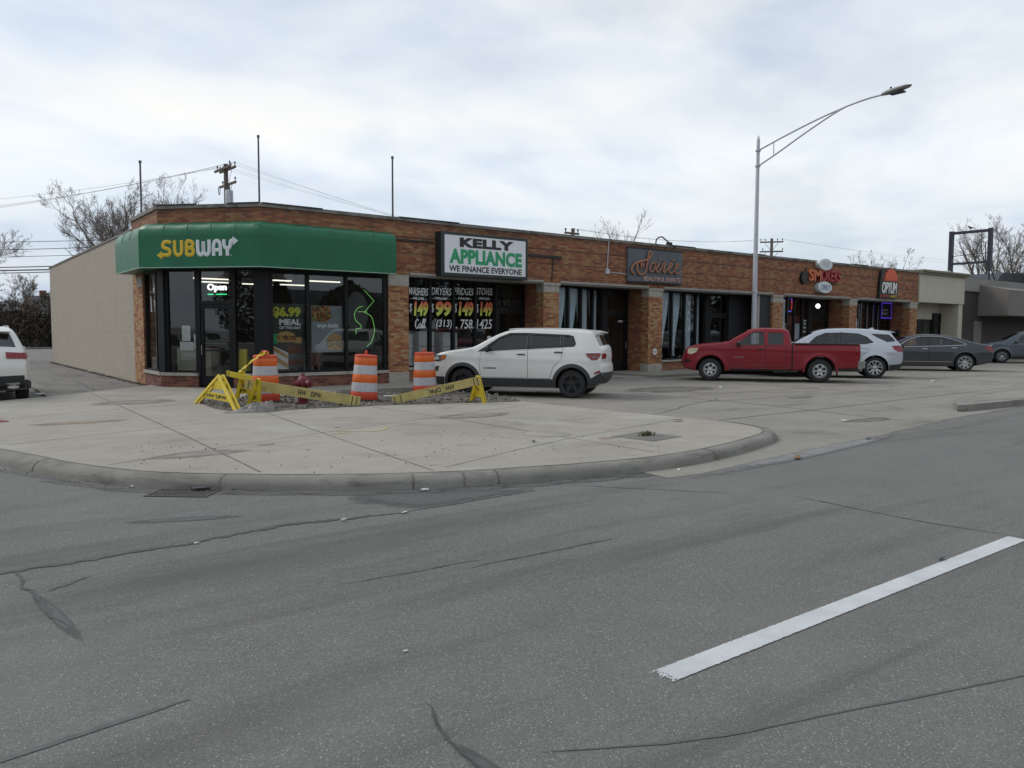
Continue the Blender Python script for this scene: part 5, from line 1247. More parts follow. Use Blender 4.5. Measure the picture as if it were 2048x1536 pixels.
LT = [(1.74, 8.61, 0, .07, .03, 20, 'paper', 'white paper scrap in the gutter at the far left'), (2.28, 8.25, 0, .04, .03, 70, 'paper', 'white cup scrap just left of the drain grating'),
      (2.20, 8.02, 0.012, .12, .05, -30, 'litterdark', 'flat dark wrapper lying on the drain grating'), (2.50, 7.84, 0, .10, .04, -20, 'litterdark', 'dark crumpled packet right of the drain grating'),
      (2.53, 7.87, 0.02, .04, .02, -20, 'paper', 'white edge of paper caught on the dark packet'), (3.56, 7.14, 0, .08, .04, 10, 'litterdark', 'dark and pink crumpled wrapper at the kerb foot'),
      (3.62, 7.12, 0.02, .04, .02, 50, 'paper', 'white slip beside the pink wrapper at the kerb foot'), (3.99, 6.68, 0, .06, .025, -10, 'paper', 'flattened white paper right of the pink wrapper'),
      (3.35, 5.95, 0, .03, .018, 0, 'paper', 'tiny white scrap on the dark patch of road'), (2.8, 6.01, 0, .035, .02, 0, 'pale', 'pale pebble-like scrap on the road crack'),
      (1.61, 6.01, 0, .02, .012, 0, 'paper', 'tiny white speck of paper on the left road crack'), (1.88, 3.34, 0, .014, .009, 0, 'paper', 'tiny white scrap alone in the near road'),
      (6.96, 5.94, 0, .04, .02, 30, 'paper', 'small white scrap under the kerb curve at the right'), (5.70, 2.46, 0.004, .045, .018, 0, 'litterdark', 'dark leaf lying on the white lane line'),
      (5.04, 11.05, SWZ, .06, .03, 30, 'pale', 'pale crumpled scrap in the middle of the pavement'), (9.94, 8.54, SWZ, .12, .04, 0, 'litterbrown', 'flat brown cardboard strip on the pavement near the forecourt'),
      (17.6, 13.6, .07, .16, .05, 40, 'paper', 'white folded paper on the forecourt in front of the red pickup'), (13.06, 7.38, .03, .10, .05, 0, 'paper', 'white crumpled paper on the forecourt slab'),
      (11.32, 6.01, .006, .13, .03, 20, 'litterblue', 'dark blue strip of plastic at the road edge'), (8.85, 5.62, .006, .16, .04, 30, 'litterbrown', 'brown leaf litter in the gutter at the forecourt mouth'),
      (5.05, 32.0, .08, .22, .10, 0, 'paper', 'white polystyrene lid against the painted block wall'), (2.25, 21.3, .08, .12, .06, 0, 'paper', 'white crushed cup beside the left car tyre'),
      (10.5, 7.9, .02, .05, .04, 0, 'litterdark', 'small black stone on the forecourt near the kerb end'), (6.5, 8.05, SWZ, .06, .03, 50, 'litterdark', 'dark curled leaf near the manhole cover'),
      (25.5, 11.5, .07, .2, .06, 0, 'paper', 'white scrap on the forecourt behind the silver SUV')]
for i, (x, y, z, a, b, rz, m_, lab) in enumerate(LT): scrap(x, y, z, a, b, rz, M[m_], lab, 100 + i, min(0.03, b))
# fine grit swept on the pavement and in the gutter
mb = MB(); rr = random.Random(21)
for i in range(520):
    if i < 150: x, y, z = rr.gauss(4.9, 1.4), rr.gauss(7.9, 0.55), SWZ
    elif i < 230: x, y, z = rr.gauss(2.6, 0.5), rr.gauss(10.0, 0.5), SWZ
    elif i < 290: x, y, z = rr.gauss(7.0, 1.2), rr.gauss(9.0, 1.0), SWZ
    else:
        kk = rr.randrange(15, 78); p = KBs[kk]; x, y, z = p.x + rr.gauss(0, 0.05), p.y - abs(rr.gauss(0.05, 0.12)), 0.0
        if y > p.y: continue
    if z > 0 and not inside(x, y, top): continue
    s_ = rr.choice([0.003, 0.004, 0.005, 0.008])
    st = len(mb.bm.faces); r = bmesh.ops.create_icosphere(mb.bm, subdivisions=1, radius=s_, matrix=Matrix.Translation((x, y, z + s_ * 0.5)))
    mi = rr.choice([0, 0, 1])
    for v in r['verts']:
        for f in v.link_faces: f.material_index = mi
tag(mb.build('grit', [M['litterdark'], M['stone2']]), 'dark and pale grit scattered on the pavement and along the gutter', 'grit', kind='stuff')

# ================================================================ street lamp
lp = thing('street_lamp', 'tall pale grey street lamp with a long bracket arm over the forecourt', 'street lamp', (25.7, 18.35, 0.16))
q = MB(); q.lathe([(0.19, 0), (0.19, 0.04), (0.112, 0.05), (0.106, 0.5), (0.062, 8.7), (0.055, 8.76), (0.02, 8.88), (0.005, 8.90)], 16); q.build('pole', M['galv'], lp, 40)
q = MB()
for z in (8.33, 7.75, 3.0): q.lathe([(0.10 if z > 5 else 0.118, z - 0.03), (0.10 if z > 5 else 0.118, z + 0.03)], 14)
q.build('clamp', M['galv'], lp)
up = smoothpath([(0, -0.07, 8.35), (0, -1.0, 8.62), (0, -2.2, 8.93), (0, -3.3, 9.16), (0, -4.2, 9.28), (0, -4.9, 9.30)], 5)
lo = smoothpath([(0, -0.07, 7.77), (0, -0.9, 8.12), (0, -2.0, 8.62), (0, -3.0, 9.03), (0, -3.5, 9.19)], 5)
q = MB(); q.tube(up, 0.032, 8); q.build('arm', M['galv'], lp, 60); q = MB(); q.tube(lo, 0.03, 8); q.build('brace', M['galv'], lp, 60)
q = MB(); q.tube([(0, -0.68, 8.52), (0, -0.68, 8.05)], 0.02, 6); q.build('strut', M['galv'], lp)
M['lamphead'] = pmat('lamp_housing', (0.30, 0.29, 0.27), 0.5, var=0.1)
q = MB(); q.loft([[(math.cos(a) * w, y, 9.33 + dz + math.sin(a) * h) for a in [2 * PI * i / 12 for i in range(12)]] for y, w, h, dz in ((-4.75, 0.05, 0.05, -0.02), (-4.95, 0.13, 0.08, 0.0), (-5.3, 0.17, 0.085, 0.02), (-5.6, 0.15, 0.05, 0.05), (-5.72, 0.05, 0.02, 0.06))])
q.build('lamp_head', M['lamphead'], lp, 50)
q = MB(); q.box((-0.11, -5.5, 9.22), (0.11, -5.05, 9.26)); q.build('lens', M['darkmetal'], lp)
q = MB(); q.lathe([(0.03, 9.40), (0.035, 9.44), (0.02, 9.47)], 8, Matrix.Translation((0, -5.05, 0.02))); q.build('light_sensor', M['darkmetal'], lp)

# ================================================================ rooftop poles, utility poles, wires
M['pole_grey'] = pmat('pole_grey', (0.10, 0.10, 0.105), 0.6, 0.3, var=0.2)
for x, y, z0, z1, lab in ((5.86, 27.3, 4.4, 6.95, 'thin roof pole at the left behind the parapet corner'), (8.9, 25.1, 4.4, 7.78, 'tallest thin roof pole above the awning corner'), (12.3, 22.5, 4.4, 7.13, 'thin roof pole left of the white box sign')):
    o = thing('roof_pole', lab, 'roof pole', (x, y, z0), 0, 'thin poles on the shop roof')
    q = MB(); q.lathe([(0.033, 0), (0.028, z1 - z0 - 0.03), (0.034, z1 - z0 - 0.025), (0.034, z1 - z0)], 8); q.build('shaft', M['pole_grey'], o)
    q = MB(); q.lathe([(0.045, -0.04), (0.045, 0.04)], 8, Matrix.Translation((0, 0, z1 - z0))); q.build('cap', M['pole_grey'], o)
M['timber'] = pmat('pole_timber', (0.13, 0.105, 0.085), 0.9, var=0.25, vscale=5, bump=0.4)
M['insul'] = pmat('insulator', (0.10, 0.10, 0.11), 0.4)
def upole(loc, h, lab, ang, transformer=False, double=True, arm=1.15):
    o = thing('utility_pole', lab, 'utility pole', loc, ang)
    q = MB(); q.lathe([(0.17, 0), (0.12, h)], 10); q.build('pole', M['timber'], o, 40)
    pins = []
    rows = [(h - 0.30, 0.10), (h - 1.15, 0.10)]
    if double: rows.insert(1, (h - 0.30, -0.2))
    for k, (z, yo) in enumerate(rows):
        q = MB(); q.box((-arm, yo - 0.05, z - 0.06), (arm, yo + 0.05, z + 0.06)); 
        ins = MB()
        xs = (-arm + 0.08, -0.55, 0.5, arm - 0.08) if k == 0 else (-0.75, arm - 0.06)
        for x in xs:
            ins.lathe([(0.02, 0.06), (0.02, 0.16), (0.05, 0.17), (0.05, 0.25), (0.03, 0.30)], 8, Matrix.Translation((x, yo, z)))
            pins.append(Matrix.Translation(loc) @ Matrix.Rotation(ang, 4, 'Z') @ Vector((x, yo, z + 0.27)))
        a = q.build('crossarm', M['timber'], o); ins.build('insulator', M['insul'], a)
    q = MB()
    for s in (-1, 1): beam(q, (0.1 * s, 0.12, h - 1.0), (0.6 * s, 0.12, h - 0.36), 0.03, 0.012); beam(q, (0.1 * s, 0.12, h - 1.85), (0.6 * s, 0.12, h - 1.2), 0.03, 0.012)
    q.build('brace', M['darkmetal'], o)
    if transformer:
        q = MB(); q.lathe([(0.2, h - 2.6), (0.22, h - 2.58), (0.22, h - 1.62), (0.2, h - 1.54), (0.06, h - 1.5)], 16, Matrix.Translation((0.42, 0, 0))); tr = q.build('transformer', M['galv'], o, 40)
        q = MB()
        for x in (0.34, 0.50): q.lathe([(0.03, h - 1.52), (0.045, h - 1.42), (0.02, h - 1.22)], 8, Matrix.Translation((x, 0, 0)))
        q.build('bushing', M['insul'], tr)
        q = MB(); q.tube(smoothpath([(0.62, 0, h - 1.65), (0.74, 0, h - 1.9), (0.72, 0, h - 2.9)], 4), 0.01, 5); q.build('lead', M['insul'], tr)
        q = MB(); q.tube(smoothpath([(-arm - 0.1, 0.1, h - 1.1), (-arm - 0.3, 0.1, h - 1.2), (-arm - 0.22, 0.1, h - 1.55), (-arm - 0.05, 0.1, h - 1.45), (-arm - 0.1, 0.1, h - 1.1)], 4), 0.025, 6); q.build('cutout_switch', M['insul'], o)
    return o, pins
P1 = upole((14.5, 46.3, 0), 11.15, 'timber utility pole with two crossarms and a grey transformer behind the corner shop', R_(-86), True)[1]
P2 = upole((61.3, 42.1, 0), 10.0, 'timber utility pole with two crossarms beside the street lamp shaft', R_(-52), False, False, 1.0)[1]
P3 = upole((33.7, 37.85, 0), 8.2, 'utility pole top barely showing over the roof right of the white box sign', R_(0), False, False, 0.6)[1]
M['wire'] = pmat('wire', (0.14, 0.12, 0.13), 0.6)
def wire(a, b, sag, r, lab, grp=None, name='power_line'):
    a, b = Vector(a), Vector(b); n = 24
    pts = [a.lerp(b, t / n) - Vector((0, 0, sag * 4 * (t / n) * (1 - t / n))) for t in range(n + 1)]
    mb = MB(); mb.tube(pts, r, 5)
    return tag(mb.build(name, M['wire']), lab, 'power line', grp)
farL = [(-9.5, 90.5, 11.9), (-9.3, 90, 10.7), (-9.1, 89.6, 10.4), (-9, 89.2, 10.1)]
for i, (p, q_) in enumerate(zip(P1[:4], farL)): wire(p, q_, 0.9, 0.0075, ['topmost thin wire running left from the transformer pole', 'second thin wire running left from the transformer pole', 'third thin wire running left from the transformer pole', 'lowest thin wire running left from the transformer pole'][i], 'wires left of the transformer pole')
farR = [(38.9, 38.2, 5.9), (38.4, 37.9, 5.8), (38.7, 37.7, 5.4), (38.2, 38.0, 5.0)]
for i, (p, q_) in enumerate(zip(P1[:4], farR)): wire(p, q_, 0.35, 0.005, ['upper wire sloping right from the transformer pole', 'second wire sloping right from the transformer pole', 'third wire sloping right from the transformer pole', 'lowest wire sloping right from the transformer pole'][i], 'wires right of the transformer pole')
for i in range(3): wire(P2[i], (33.7 + 0.2 * i, 37.9, 8.2), 0.5, 0.005, ['upper wire left of the far pole by the lamp', 'middle wire left of the far pole by the lamp', 'lower wire left of the far pole by the lamp'][i], 'wires beside the far pole')
for i in range(2): wire(P2[i + 2], (110, 30 + i, 9.0 - i * 0.5), 0.6, 0.006, ['upper wire right of the far pole', 'lower wire right of the far pole'][i], 'wires beside the far pole')

for i, (a, b, r) in enumerate((((-8.3, 76.1, 7.5), (18.1, 56.1, 8.2), 0.022), ((-8.3, 76.1, 6.8), (18.1, 56.1, 7.8), 0.025), ((-8.3, 76.1, 6.3), (18.1, 56.1, 7.3), 0.02), ((-6.3, 68, 5.42), (9.7, 56, 5.78), 0.035), ((-6.3, 68, 5.3), (9.7, 56, 5.55), 0.045), ((-6.3, 68, 5.05), (9.7, 56, 5.42), 0.03))):
    wire(a, b, 0.1, r, ['top wire of the three crossing low behind the bare tree', 'middle wire of the three crossing low behind the bare tree', 'bottom wire of the three crossing low behind the bare tree', 'upper thick cable ending at the far end of the block wall', 'middle thick cable ending at the far end of the block wall', 'lower thick cable ending at the far end of the block wall'][i], 'wires left of the block wall')
# ================================================================ neighbouring buildings
M['beige'] = pmat('beige_render', (0.47, 0.44, 0.34), 0.85, var=0.08, vscale=2, bump=0.2)
M['beigedark'] = pmat('beige_cornice', (0.20, 0.185, 0.135), 0.85, var=0.15)
nb = thing('beige_shop', 'small beige rendered shop with a plain fascia and recessed porch right of the brick row', 'building')
q = MB(); q.box((41.31, 19.50, 3.2), (46.55, 19.9, 4.66)); q.build('fascia', M['beige'], nb)
q = MB(); q.box((41.31, 19.36, 4.662), (46.65, 19.95, 4.76), None, 0.01); q.box((41.31, 19.28, 4.762), (46.72, 19.98, 4.88), None, 0.02); q.build('cornice', M['beigedark'], nb)
q = MB(); q.box((41.32, 20.55, 0.16), (45.998, 20.75, 3.215)); q.box((46.0, 19.55, 0.16), (46.5, 40, 3.198)); q.box((41.31, 19.92, 3.22), (46.19, 20.75, 3.4)); q.box((46.2, 19.91, 3.21), (46.5, 40, 4.5)); q.build('wall', M['beige'], nb)
q = MB(); q.box((41.32, 19.95, 4.4), (46.4, 41, 4.5)); q.build('roof', M['tarcap'], nb)
BN = frame((0, 20.55, 0), 0)
w_ = shopfront(BN, 42.0, 44.95, 0.6, 2.35, [(43.45, 0.5)], nb, y=-0.065)
d_ = shopdoor(BN, 45.1, 45.95, 2.1, 2.7, nb, y=-0.065)
q = MB(); q.box((42.05, -0.012, 0.62), (44.9, -0.004, 2.3), BN); q.box((45.15, -0.012, 0.2), (45.9, -0.004, 2.65), BN); q.build('dark_backing', M['dark'], nb)  # flat dark sheets just behind the glass, in place of a room
q = MB(); q.box((45.4, -0.08, 1.3), (45.6, -0.075, 1.5), BN); q.build('paper_notice', M['posterwhite'], d_)
M['brownwall'] = pmat('brown_wall', (0.045, 0.038, 0.034), 0.8, var=0.2, vscale=2)
M['greyband'] = pmat('grey_band', (0.24, 0.225, 0.205), 0.85, var=0.12, vscale=1.5)
M['greyawning'] = pmat('grey_awning', (0.17, 0.155, 0.14), 0.8, var=0.1, vscale=1.5)
M['slateroof'] = pmat('slate_roof', (0.045, 0.055, 0.065), 0.7, var=0.2, vscale=2)
db = thing('dark_shop', 'dark brown shop with pale grey top band and grey box awning at right', 'building')
q = MB(); q.box((46.73, 19.95, 0.1), (75, 38, 4.0)); q.build('wall', M['brownwall'], db)
q = MB(); q.box((46.73, 19.85, 4.002), (75, 38.1, 4.75)); q.build('top_band', M['greyband'], db)
q = MB(); q.box((48.9, 19.88, 0.17), (49.9, 19.95, 2.3)); q.build('shop_door', M['greyawning'], db)
q = MB(); q.prism([(19.94, 2.62), (18.35, 2.62), (18.35, 4.08), (19.94, 4.42)], 0, 22, Matrix.Translation((49.4, 0, 0)) @ Matrix(((0, 1, 0, 0), (1, 0, 0, 0), (0, 0, 1, 0), (0, 0, 0, 1)))); q.build('box_awning', M['greyawning'], db)
hb = thing('gabled_hall', 'dark slate roofed hall rising behind the grey shop at the right edge', 'building', (80, 33, 0))
q = MB(); q.box((-11, -6, 0), (14, 8, 4.6)); q.build('wall', M['brownwall'], hb)
q = MB(); q.prism([(-12, 4.62), (-9.5, 6.5), (15, 7.6), (15, 4.62)], -6.3, 8.3); q.build('roof', M['slateroof'], hb)
q = MB(); q.box((46.2, 20.3, 4.88), (46.6, 20.7, 5.10)); tag(q.build('roof_vent', M['white']), 'small white roof vent at the corner of the beige shop', 'vent')
# empty sign frame on the roof, with a pigeon
M['signframe'] = pmat('sign_frame', (0.022, 0.022, 0.035), 0.5, 0.2, var=0.2)
sf = thing('sign_frame', 'tall empty black sign frame on posts above the beige shop roof', 'sign frame', (50.9, 21.1, 4.75))
q = MB()
for y in (-1.10, 1.10): q.box((-0.14, y - 0.10, 0.55), (0.14, y + 0.10, 3.08))
q.box((-0.14, -1.0, 2.88), (0.14, 1.0, 3.03)); q.box((-0.14, -1.0, 1.03), (0.14, 1.0, 1.15)); q.build('frame', M['signframe'], sf)
q = MB()
for y in (-1.1, 1.1): q.tube([(0, y, 0), (0, y, 0.6)], 0.05, 6); q.tube([(0, y, 0.9), (0.9, y, 0)], 0.035, 6)
q.build('post', M['signframe'], sf)
q = MB()
for y in (0.38, -0.35, -0.62): q.tube([(0, y, 1.58 if y != 0.38 else 1.6), (0, y, 2.9)], 0.012, 5)
q.tube([(0, -1.0, 1.62), (0, 1.0, 1.56)], 0.022, 5); q.build('rod', M['signframe'], sf)
M['pigeon'] = pmat('pigeon_grey', (0.06, 0.06, 0.07), 0.7, var=0.2)
q = MB(); F = Matrix.Translation((50.9, 21.15, 7.80)) @ Matrix.Rotation(R_(90), 4, 'Z')
q.loft([[F @ Vector((x, w * math.cos(a), z + h * math.sin(a))) for a in [2 * PI * i / 10 for i in range(10)]] for x, w, h, z in
        ((-0.24, 0.03, 0.006, 0.13), (-0.13, 0.045, 0.03, 0.14), (-0.04, 0.075, 0.075, 0.155), (0.05, 0.075, 0.08, 0.18), (0.10, 0.045, 0.05, 0.235), (0.12, 0.035, 0.038, 0.275), (0.15, 0.03, 0.03, 0.285), (0.165, 0.012, 0.012, 0.283), (0.19, 0.003, 0.003, 0.275))])
for s in (-1, 1): q.tube([F @ Vector((0.0, 0.03 * s, 0.10)), F @ Vector((0.01, 0.03 * s, 0.0))], 0.008, 5)
tag(q.build('pigeon', M['pigeon'], None, 60), 'grey pigeon perched on top of the empty sign frame', 'bird')

# ================================================================ bare trees
M['bark'] = pmat('bark', (0.105, 0.088, 0.072), 0.9, var=0.3, vscale=6, bump=0.5)
M['twig'] = pmat('twig', (0.155, 0.125, 0.10), 0.9, var=0.25)
def bare_tree(loc, h, spread, seed, lab, lean=(0, 0), limbs=6, dens=1.0, twig=0.006, grp='bare trees', fork=0.28):
    rr = random.Random(seed); o = thing('bare_tree', lab, 'tree', loc, rr.uniform(0, 6.28) if lean == (0, 0) else 0, grp)
    tk, cr = MB(), MB()
    r0 = h * 0.022
    fk = h * fork
    tk.tube([(0, 0, 0), (lean[0] * fk * 0.4, lean[1] * fk * 0.4, fk * 0.5), (lean[0] * fk, lean[1] * fk, fk)], [r0 * 1.25, r0 * 1.0, r0 * 0.85], 9)
    def grow(p, d, ln, r, lv, mb):
        n = 5 if lv < 2 else 3
        pts = [p.copy()]; dd = d.copy()
        for i in range(n):
            up = 0.10 if lv > 0 else 0.04
            dd = (dd + Vector((rr.gauss(0, 0.10), rr.gauss(0, 0.10), rr.gauss(0, 0.07) + up))).normalized()
            pts.append(pts[-1] + dd * (ln / n))
        rs = [max(twig * 0.6, r * (1 - 0.72 * i / n)) for i in range(n + 1)]
        mb.tube(pts, rs, 7 if lv == 0 else (5 if lv == 1 else 3), caps=False)
        if lv >= 4: return
        k = {0: 9, 1: 7, 2: 6, 3: 4}[lv]; k = max(2, int(k * dens + rr.random() * 0.9))
        for c in range(k):
            t = rr.uniform(0.22, 1.0) if lv else rr.uniform(0.25, 1.0)
            i = min(n - 1, int(t * n)); q_ = pts[i].lerp(pts[i + 1], t * n - i); ax = (pts[i + 1] - pts[i]).normalized()
            side = ax.cross(Vector((rr.gauss(0, 1), rr.gauss(0, 1), rr.gauss(0, 1)))).normalized()
            a = rr.uniform(0.35, 0.85)
            grow(q_, (ax * math.cos(a) + side * math.sin(a)).normalized(), ln * rr.uniform(0.38, 0.62) * (1 - 0.3 * t), max(twig, r * (1 - 0.65 * t) * 0.55), lv + 1, mb)
    top_ = Vector((lean[0] * fk, lean[1] * fk, fk))
    for i in range(limbs):
        a = 2 * PI * i / limbs + rr.uniform(-0.3, 0.3); s = spread * rr.uniform(0.45, 1.0)
        d = Vector((math.cos(a) * s + lean[0] * h, math.sin(a) * s + lean[1] * h, (h - fk) * rr.uniform(0.75, 1.0)))
        grow(top_ - Vector((0, 0, rr.uniform(0, fk * 0.25))), d.normalized(), d.length * 0.92, r0 * 0.55, 0, cr)
    tk.build('trunk', M['bark'], o, 60); cr.build('crown', M['twig'], o)
    return o
bare_tree((11.0, 52.9, 0), 9.6, 3.7, 5, 'bare spreading tree behind the block wall left of the awning', (-0.01, 0.0), 10, 1.12, 0.006)
bare_tree((-0.9, 49.9, 0), 7.2, 4.4, 8, 'bare tree at the far left edge with drooping branches', (0.06, -0.03), 7, 1.0, 0.007)
bare_tree((43.3, 44.2, 0), 10.9, 0.8, 12, 'slim bare sapling top behind the roof left of the grey events sign', (0, 0), 3, 0.5, 0.008)
bare_tree((44.9, 44.3, 0), 9.9, 1.0, 13, 'second bare sapling top behind the roof, nearest the events sign', (0, 0), 3, 0.6, 0.008)
bare_tree((84.0, 44.5, 0), 10.2, 3.2, 21, 'bare tree top behind the smoke shop sign', (0, 0), 5, 0.8, 0.010)
bare_tree((86.5, 34.0, 0), 12.3, 5.0, 31, 'bare tree behind the beige shop left of the sign frame', (0, 0), 6, 0.8, 0.010)
bare_tree((79.0, 27.5, 0), 11.0, 4.6, 33, 'bare tree seen through the empty sign frame', (0, 0), 6, 0.8, 0.010)
bare_tree((77.0, 23.6, 0), 10.2, 4.0, 35, 'bare tree right of the sign frame over the slate roof', (0, 0), 6, 0.8, 0.010)
for i, (x, y, h) in enumerate(((-3, 84, 5.6), (3.2, 87, 5.2), (7.2, 85, 5.9), (11.5, 84, 5.4), (15.5, 82, 5.8))):
    bare_tree((x, y, 0), h, 2.6, 50 + i, ['small bare tree over the hedge at the far left edge', 'small bare tree over the hedge above the white car roof', 'small bare tree over the middle of the hedge', 'small bare tree by the distant chimney', 'small bare tree over the hedge beside the block wall corner'][i], (0, 0), 6, 0.9, 0.010, 'small trees beyond the hedge', 0.15)
# brown leafless hedge far left
M['hedge1'] = pmat('hedge_brown', (0.085, 0.062, 0.048), 0.95, var=0.5, vscale=0.9)
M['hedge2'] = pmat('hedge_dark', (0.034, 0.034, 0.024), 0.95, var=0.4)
M['hedge3'] = pmat('hedge_tan', (0.16, 0.115, 0.085), 0.95, var=0.4)
mb = MB(); rr = random.Random(77)
for i in range(17000):
    x = rr.uniform(-4, 14); y = 78.5 + rr.uniform(-1.6, 2.4); hh = 4.1 + 0.4 * math.sin(x * 0.8) + 0.35 * math.sin(x * 2.1 + 1)
    z = hh * rr.random() ** 0.7
    a, e = rr.uniform(0, 2 * PI), rr.uniform(-0.2, 1.4); s_ = rr.uniform(0.15, 0.5)
    d = Vector((math.cos(a) * math.cos(e), math.sin(a) * math.cos(e), math.sin(e))) * s_; n_ = d.cross(Vector((rr.gauss(0, 1), rr.gauss(0, 1), rr.gauss(0, 1)))).normalized() * rr.uniform(0.02, 0.07)
    p = Vector((x, y, z)); mb.mi = rr.choice([0, 0, 1, 1, 2])
    mb.face([p - n_, p + n_, p + d])
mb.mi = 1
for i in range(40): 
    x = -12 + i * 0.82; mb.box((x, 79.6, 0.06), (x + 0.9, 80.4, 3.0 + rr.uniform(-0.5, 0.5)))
tag(mb.build('hedge', [M['hedge1'], M['hedge2'], M['hedge3']]), 'tall tangled brown leafless hedge across the back street at the left', 'hedge', kind='stuff')
hs = thing('house', 'far house with grey roof and red chimneys above the hedge at the left', 'house', (11.9, 96.6, 0), R_(0))
q = MB(); q.box((-2.4, -3.5, 0), (2.4, 3.5, 3.2)); q.build('wall', M['brick_red'], hs)
q = MB(); q.loft([[(-2.7, -3.9, 3.2), (-2.7, 3.9, 3.2), (-2.7, 0, 5.2)], [(2.7, -3.9, 3.2), (2.7, 3.9, 3.2), (2.7, 0, 5.2)]]); q.build('roof', M['slateroof'], hs)
for x in (-1.4, 1.2): q = MB(); q.box((x, -0.4, 5.0), (x + 0.6, 0.4, 5.75)); q.build('chimney', M['brick_red'], hs)

# ================================================================ what stands across the road behind the viewpoint (mirrored in the shop glass)
M['leafdark'] = pmat('evergreen_leaf', (0.030, 0.042, 0.024), 0.8, var=0.4, vscale=1.2)
def leafy(loc, h, w, seed, lab, cone=False):
    rr = random.Random(seed); o = thing('evergreen_tree', lab, 'tree', loc, 0, 'trees across the road')
    t = MB(); t.tube([(0, 0, 0), (0, 0, h * 0.8)], [0.18, 0.05], 7); t.build('trunk', M['bark'], o)
    c = MB()
    for i in range(6000):
        z = h * (0.12 + 0.88 * rr.random()); u = z / h
        R = w * ((1 - u) ** 0.8 if cone else math.sin(min(1, u * 1.05) * PI) ** 0.6) * math.sqrt(rr.random())
        a = rr.uniform(0, 2 * PI); p = Vector((R * math.cos(a), R * math.sin(a), z)); s_ = rr.uniform(0.12, 0.34)
        d = Vector((rr.gauss(0, 1), rr.gauss(0, 1), rr.gauss(0, 0.6))).normalized() * s_; n_ = d.cross(Vector((rr.gauss(0, 1), rr.gauss(0, 1), 1))).normalized() * s_ * 0.5
        c.face([p - n_, p + n_, p + d])
    c.build('crown', M['leafdark'], o)
    return o
for i, (x, y, h, w, cn) in enumerate(((-16, -16, 7.5, 2.6, 0), (-9, -20, 6.0, 2.6, 0), (-3, -17, 8.5, 2.2, 1), (4.5, -19, 5.4, 2.8, 0), (9.5, -18, 8.8, 2.2, 1), (15, -20, 6.0, 3.2, 0), (21, -17, 7.0, 2.2, 1), (28, -19, 5.6, 3.2, 0), (36, -19, 7.2, 3.0, 0), (46, -20, 6.4, 3.6, 0), (60, -20, 7, 4.0, 0), (-26, -10, 7, 3.4, 0), (-24, 2, 6.5, 3.2, 0), (-22, 12, 7.2, 3.2, 0))):
    lt_ = leafy((x, y, 0), h, w, 300 + i, 'dense evergreen tree across the road from the shops', cn)
for i in range(16):
    o = copy_tree(lt_); o.location = (54 + i * 7.5, -17 - 2 * (i % 3), 0); o.rotation_euler.z = i * 1.7; o.scale = (1.5, 1.5, 1.25 + 0.25 * (i % 4))
M['siding'] = pmat('house_siding', (0.20, 0.19, 0.175), 0.8, var=0.1)
for i, (x, y, wdt) in enumerate(((-12, -26, 12), (8, -27, 14), (30, -27, 16), (52, -27, 16))):
    h_ = thing('bungalow', 'low grey bungalow across the road from the shops', 'house', (x, y, 0), 0, 'bungalows across the road')
    solid('wall', (-wdt / 2, -4, 0), (wdt / 2, 4, 3.0), M['siding'], h_)
    q = MB(); q.loft([[(-wdt / 2 - 0.4, -4.4, 3.0), (-wdt / 2 - 0.4, 4.4, 3.0), (-wdt / 2 - 0.4, 0, 5.2)], [(wdt / 2 + 0.4, -4.4, 3.0), (wdt / 2 + 0.4, 4.4, 3.0), (wdt / 2 + 0.4, 0, 5.2)]]); q.build('roof', M['slateroof'], h_)
    for x2 in (-wdt * 0.3, wdt * 0.2): solid('window', (x2 - 0.8, 4.0, 1.0), (x2 + 0.8, 4.04, 2.2), M['black'], h_)
# ================================================================ cars
M['tyre'] = pmat('tyre', (0.022, 0.022, 0.023), 0.8, var=0.25, vscale=20, bump=0.15)
M['rimblack'] = pmat('rim_black', (0.018, 0.018, 0.02), 0.35, 0.3)
M['rimsilver'] = pmat('rim_silver', (0.46, 0.46, 0.47), 0.32, 0.85)
M['rimgrey'] = pmat('rim_back', (0.03, 0.03, 0.032), 0.7)
M['plastic'] = pmat('black_plastic', (0.024, 0.025, 0.027), 0.6, var=0.12, vscale=10)
M['trimblack'] = pmat('gloss_black', (0.012, 0.012, 0.013), 0.25)
M['chrome'] = pmat('chrome', (0.62, 0.62, 0.62), 0.15, 1.0)
M['lampred'] = pmat('lamp_red', (0.20, 0.006, 0.012), 0.2, var=0.3, vscale=14, coat=0.3)
M['lampclear'] = pmat('lamp_clear', (0.55, 0.56, 0.56), 0.1, 0.2, var=0.25, vscale=16, coat=1.0)
M['lampcream'] = pmat('lamp_hazed', (0.56, 0.53, 0.34), 0.3, var=0.2, vscale=10, coat=0.5)
M['lampdark'] = pmat('lamp_dark', (0.05, 0.05, 0.055), 0.1, var=0.2, coat=1.0)
M['amber'] = pmat('amber', (0.60, 0.16, 0.01), 0.2, coat=1.0)
M['carglass'] = glassmat('car_glass', (0.66, 0.70, 0.69), 1.5)
M['tint'] = glassmat('tinted_glass', (0.10, 0.11, 0.115), 1.55)
M['cabin'] = pmat('cabin_grey', (0.12, 0.118, 0.115), 0.85, var=0.2)
M['seatgrey'] = pmat('seat_grey', (0.13, 0.13, 0.13), 0.85, var=0.15)
M['under'] = pmat('underbody', (0.012, 0.012, 0.012), 0.9)
M['plate'] = pmat('number_plate', (0.55, 0.56, 0.57), 0.5)
def paint(name, col, metal=0.0, rough=0.35):
    return pmat(name, col, rough, metal, var=0.03, vscale=1.5, coat=0.7)
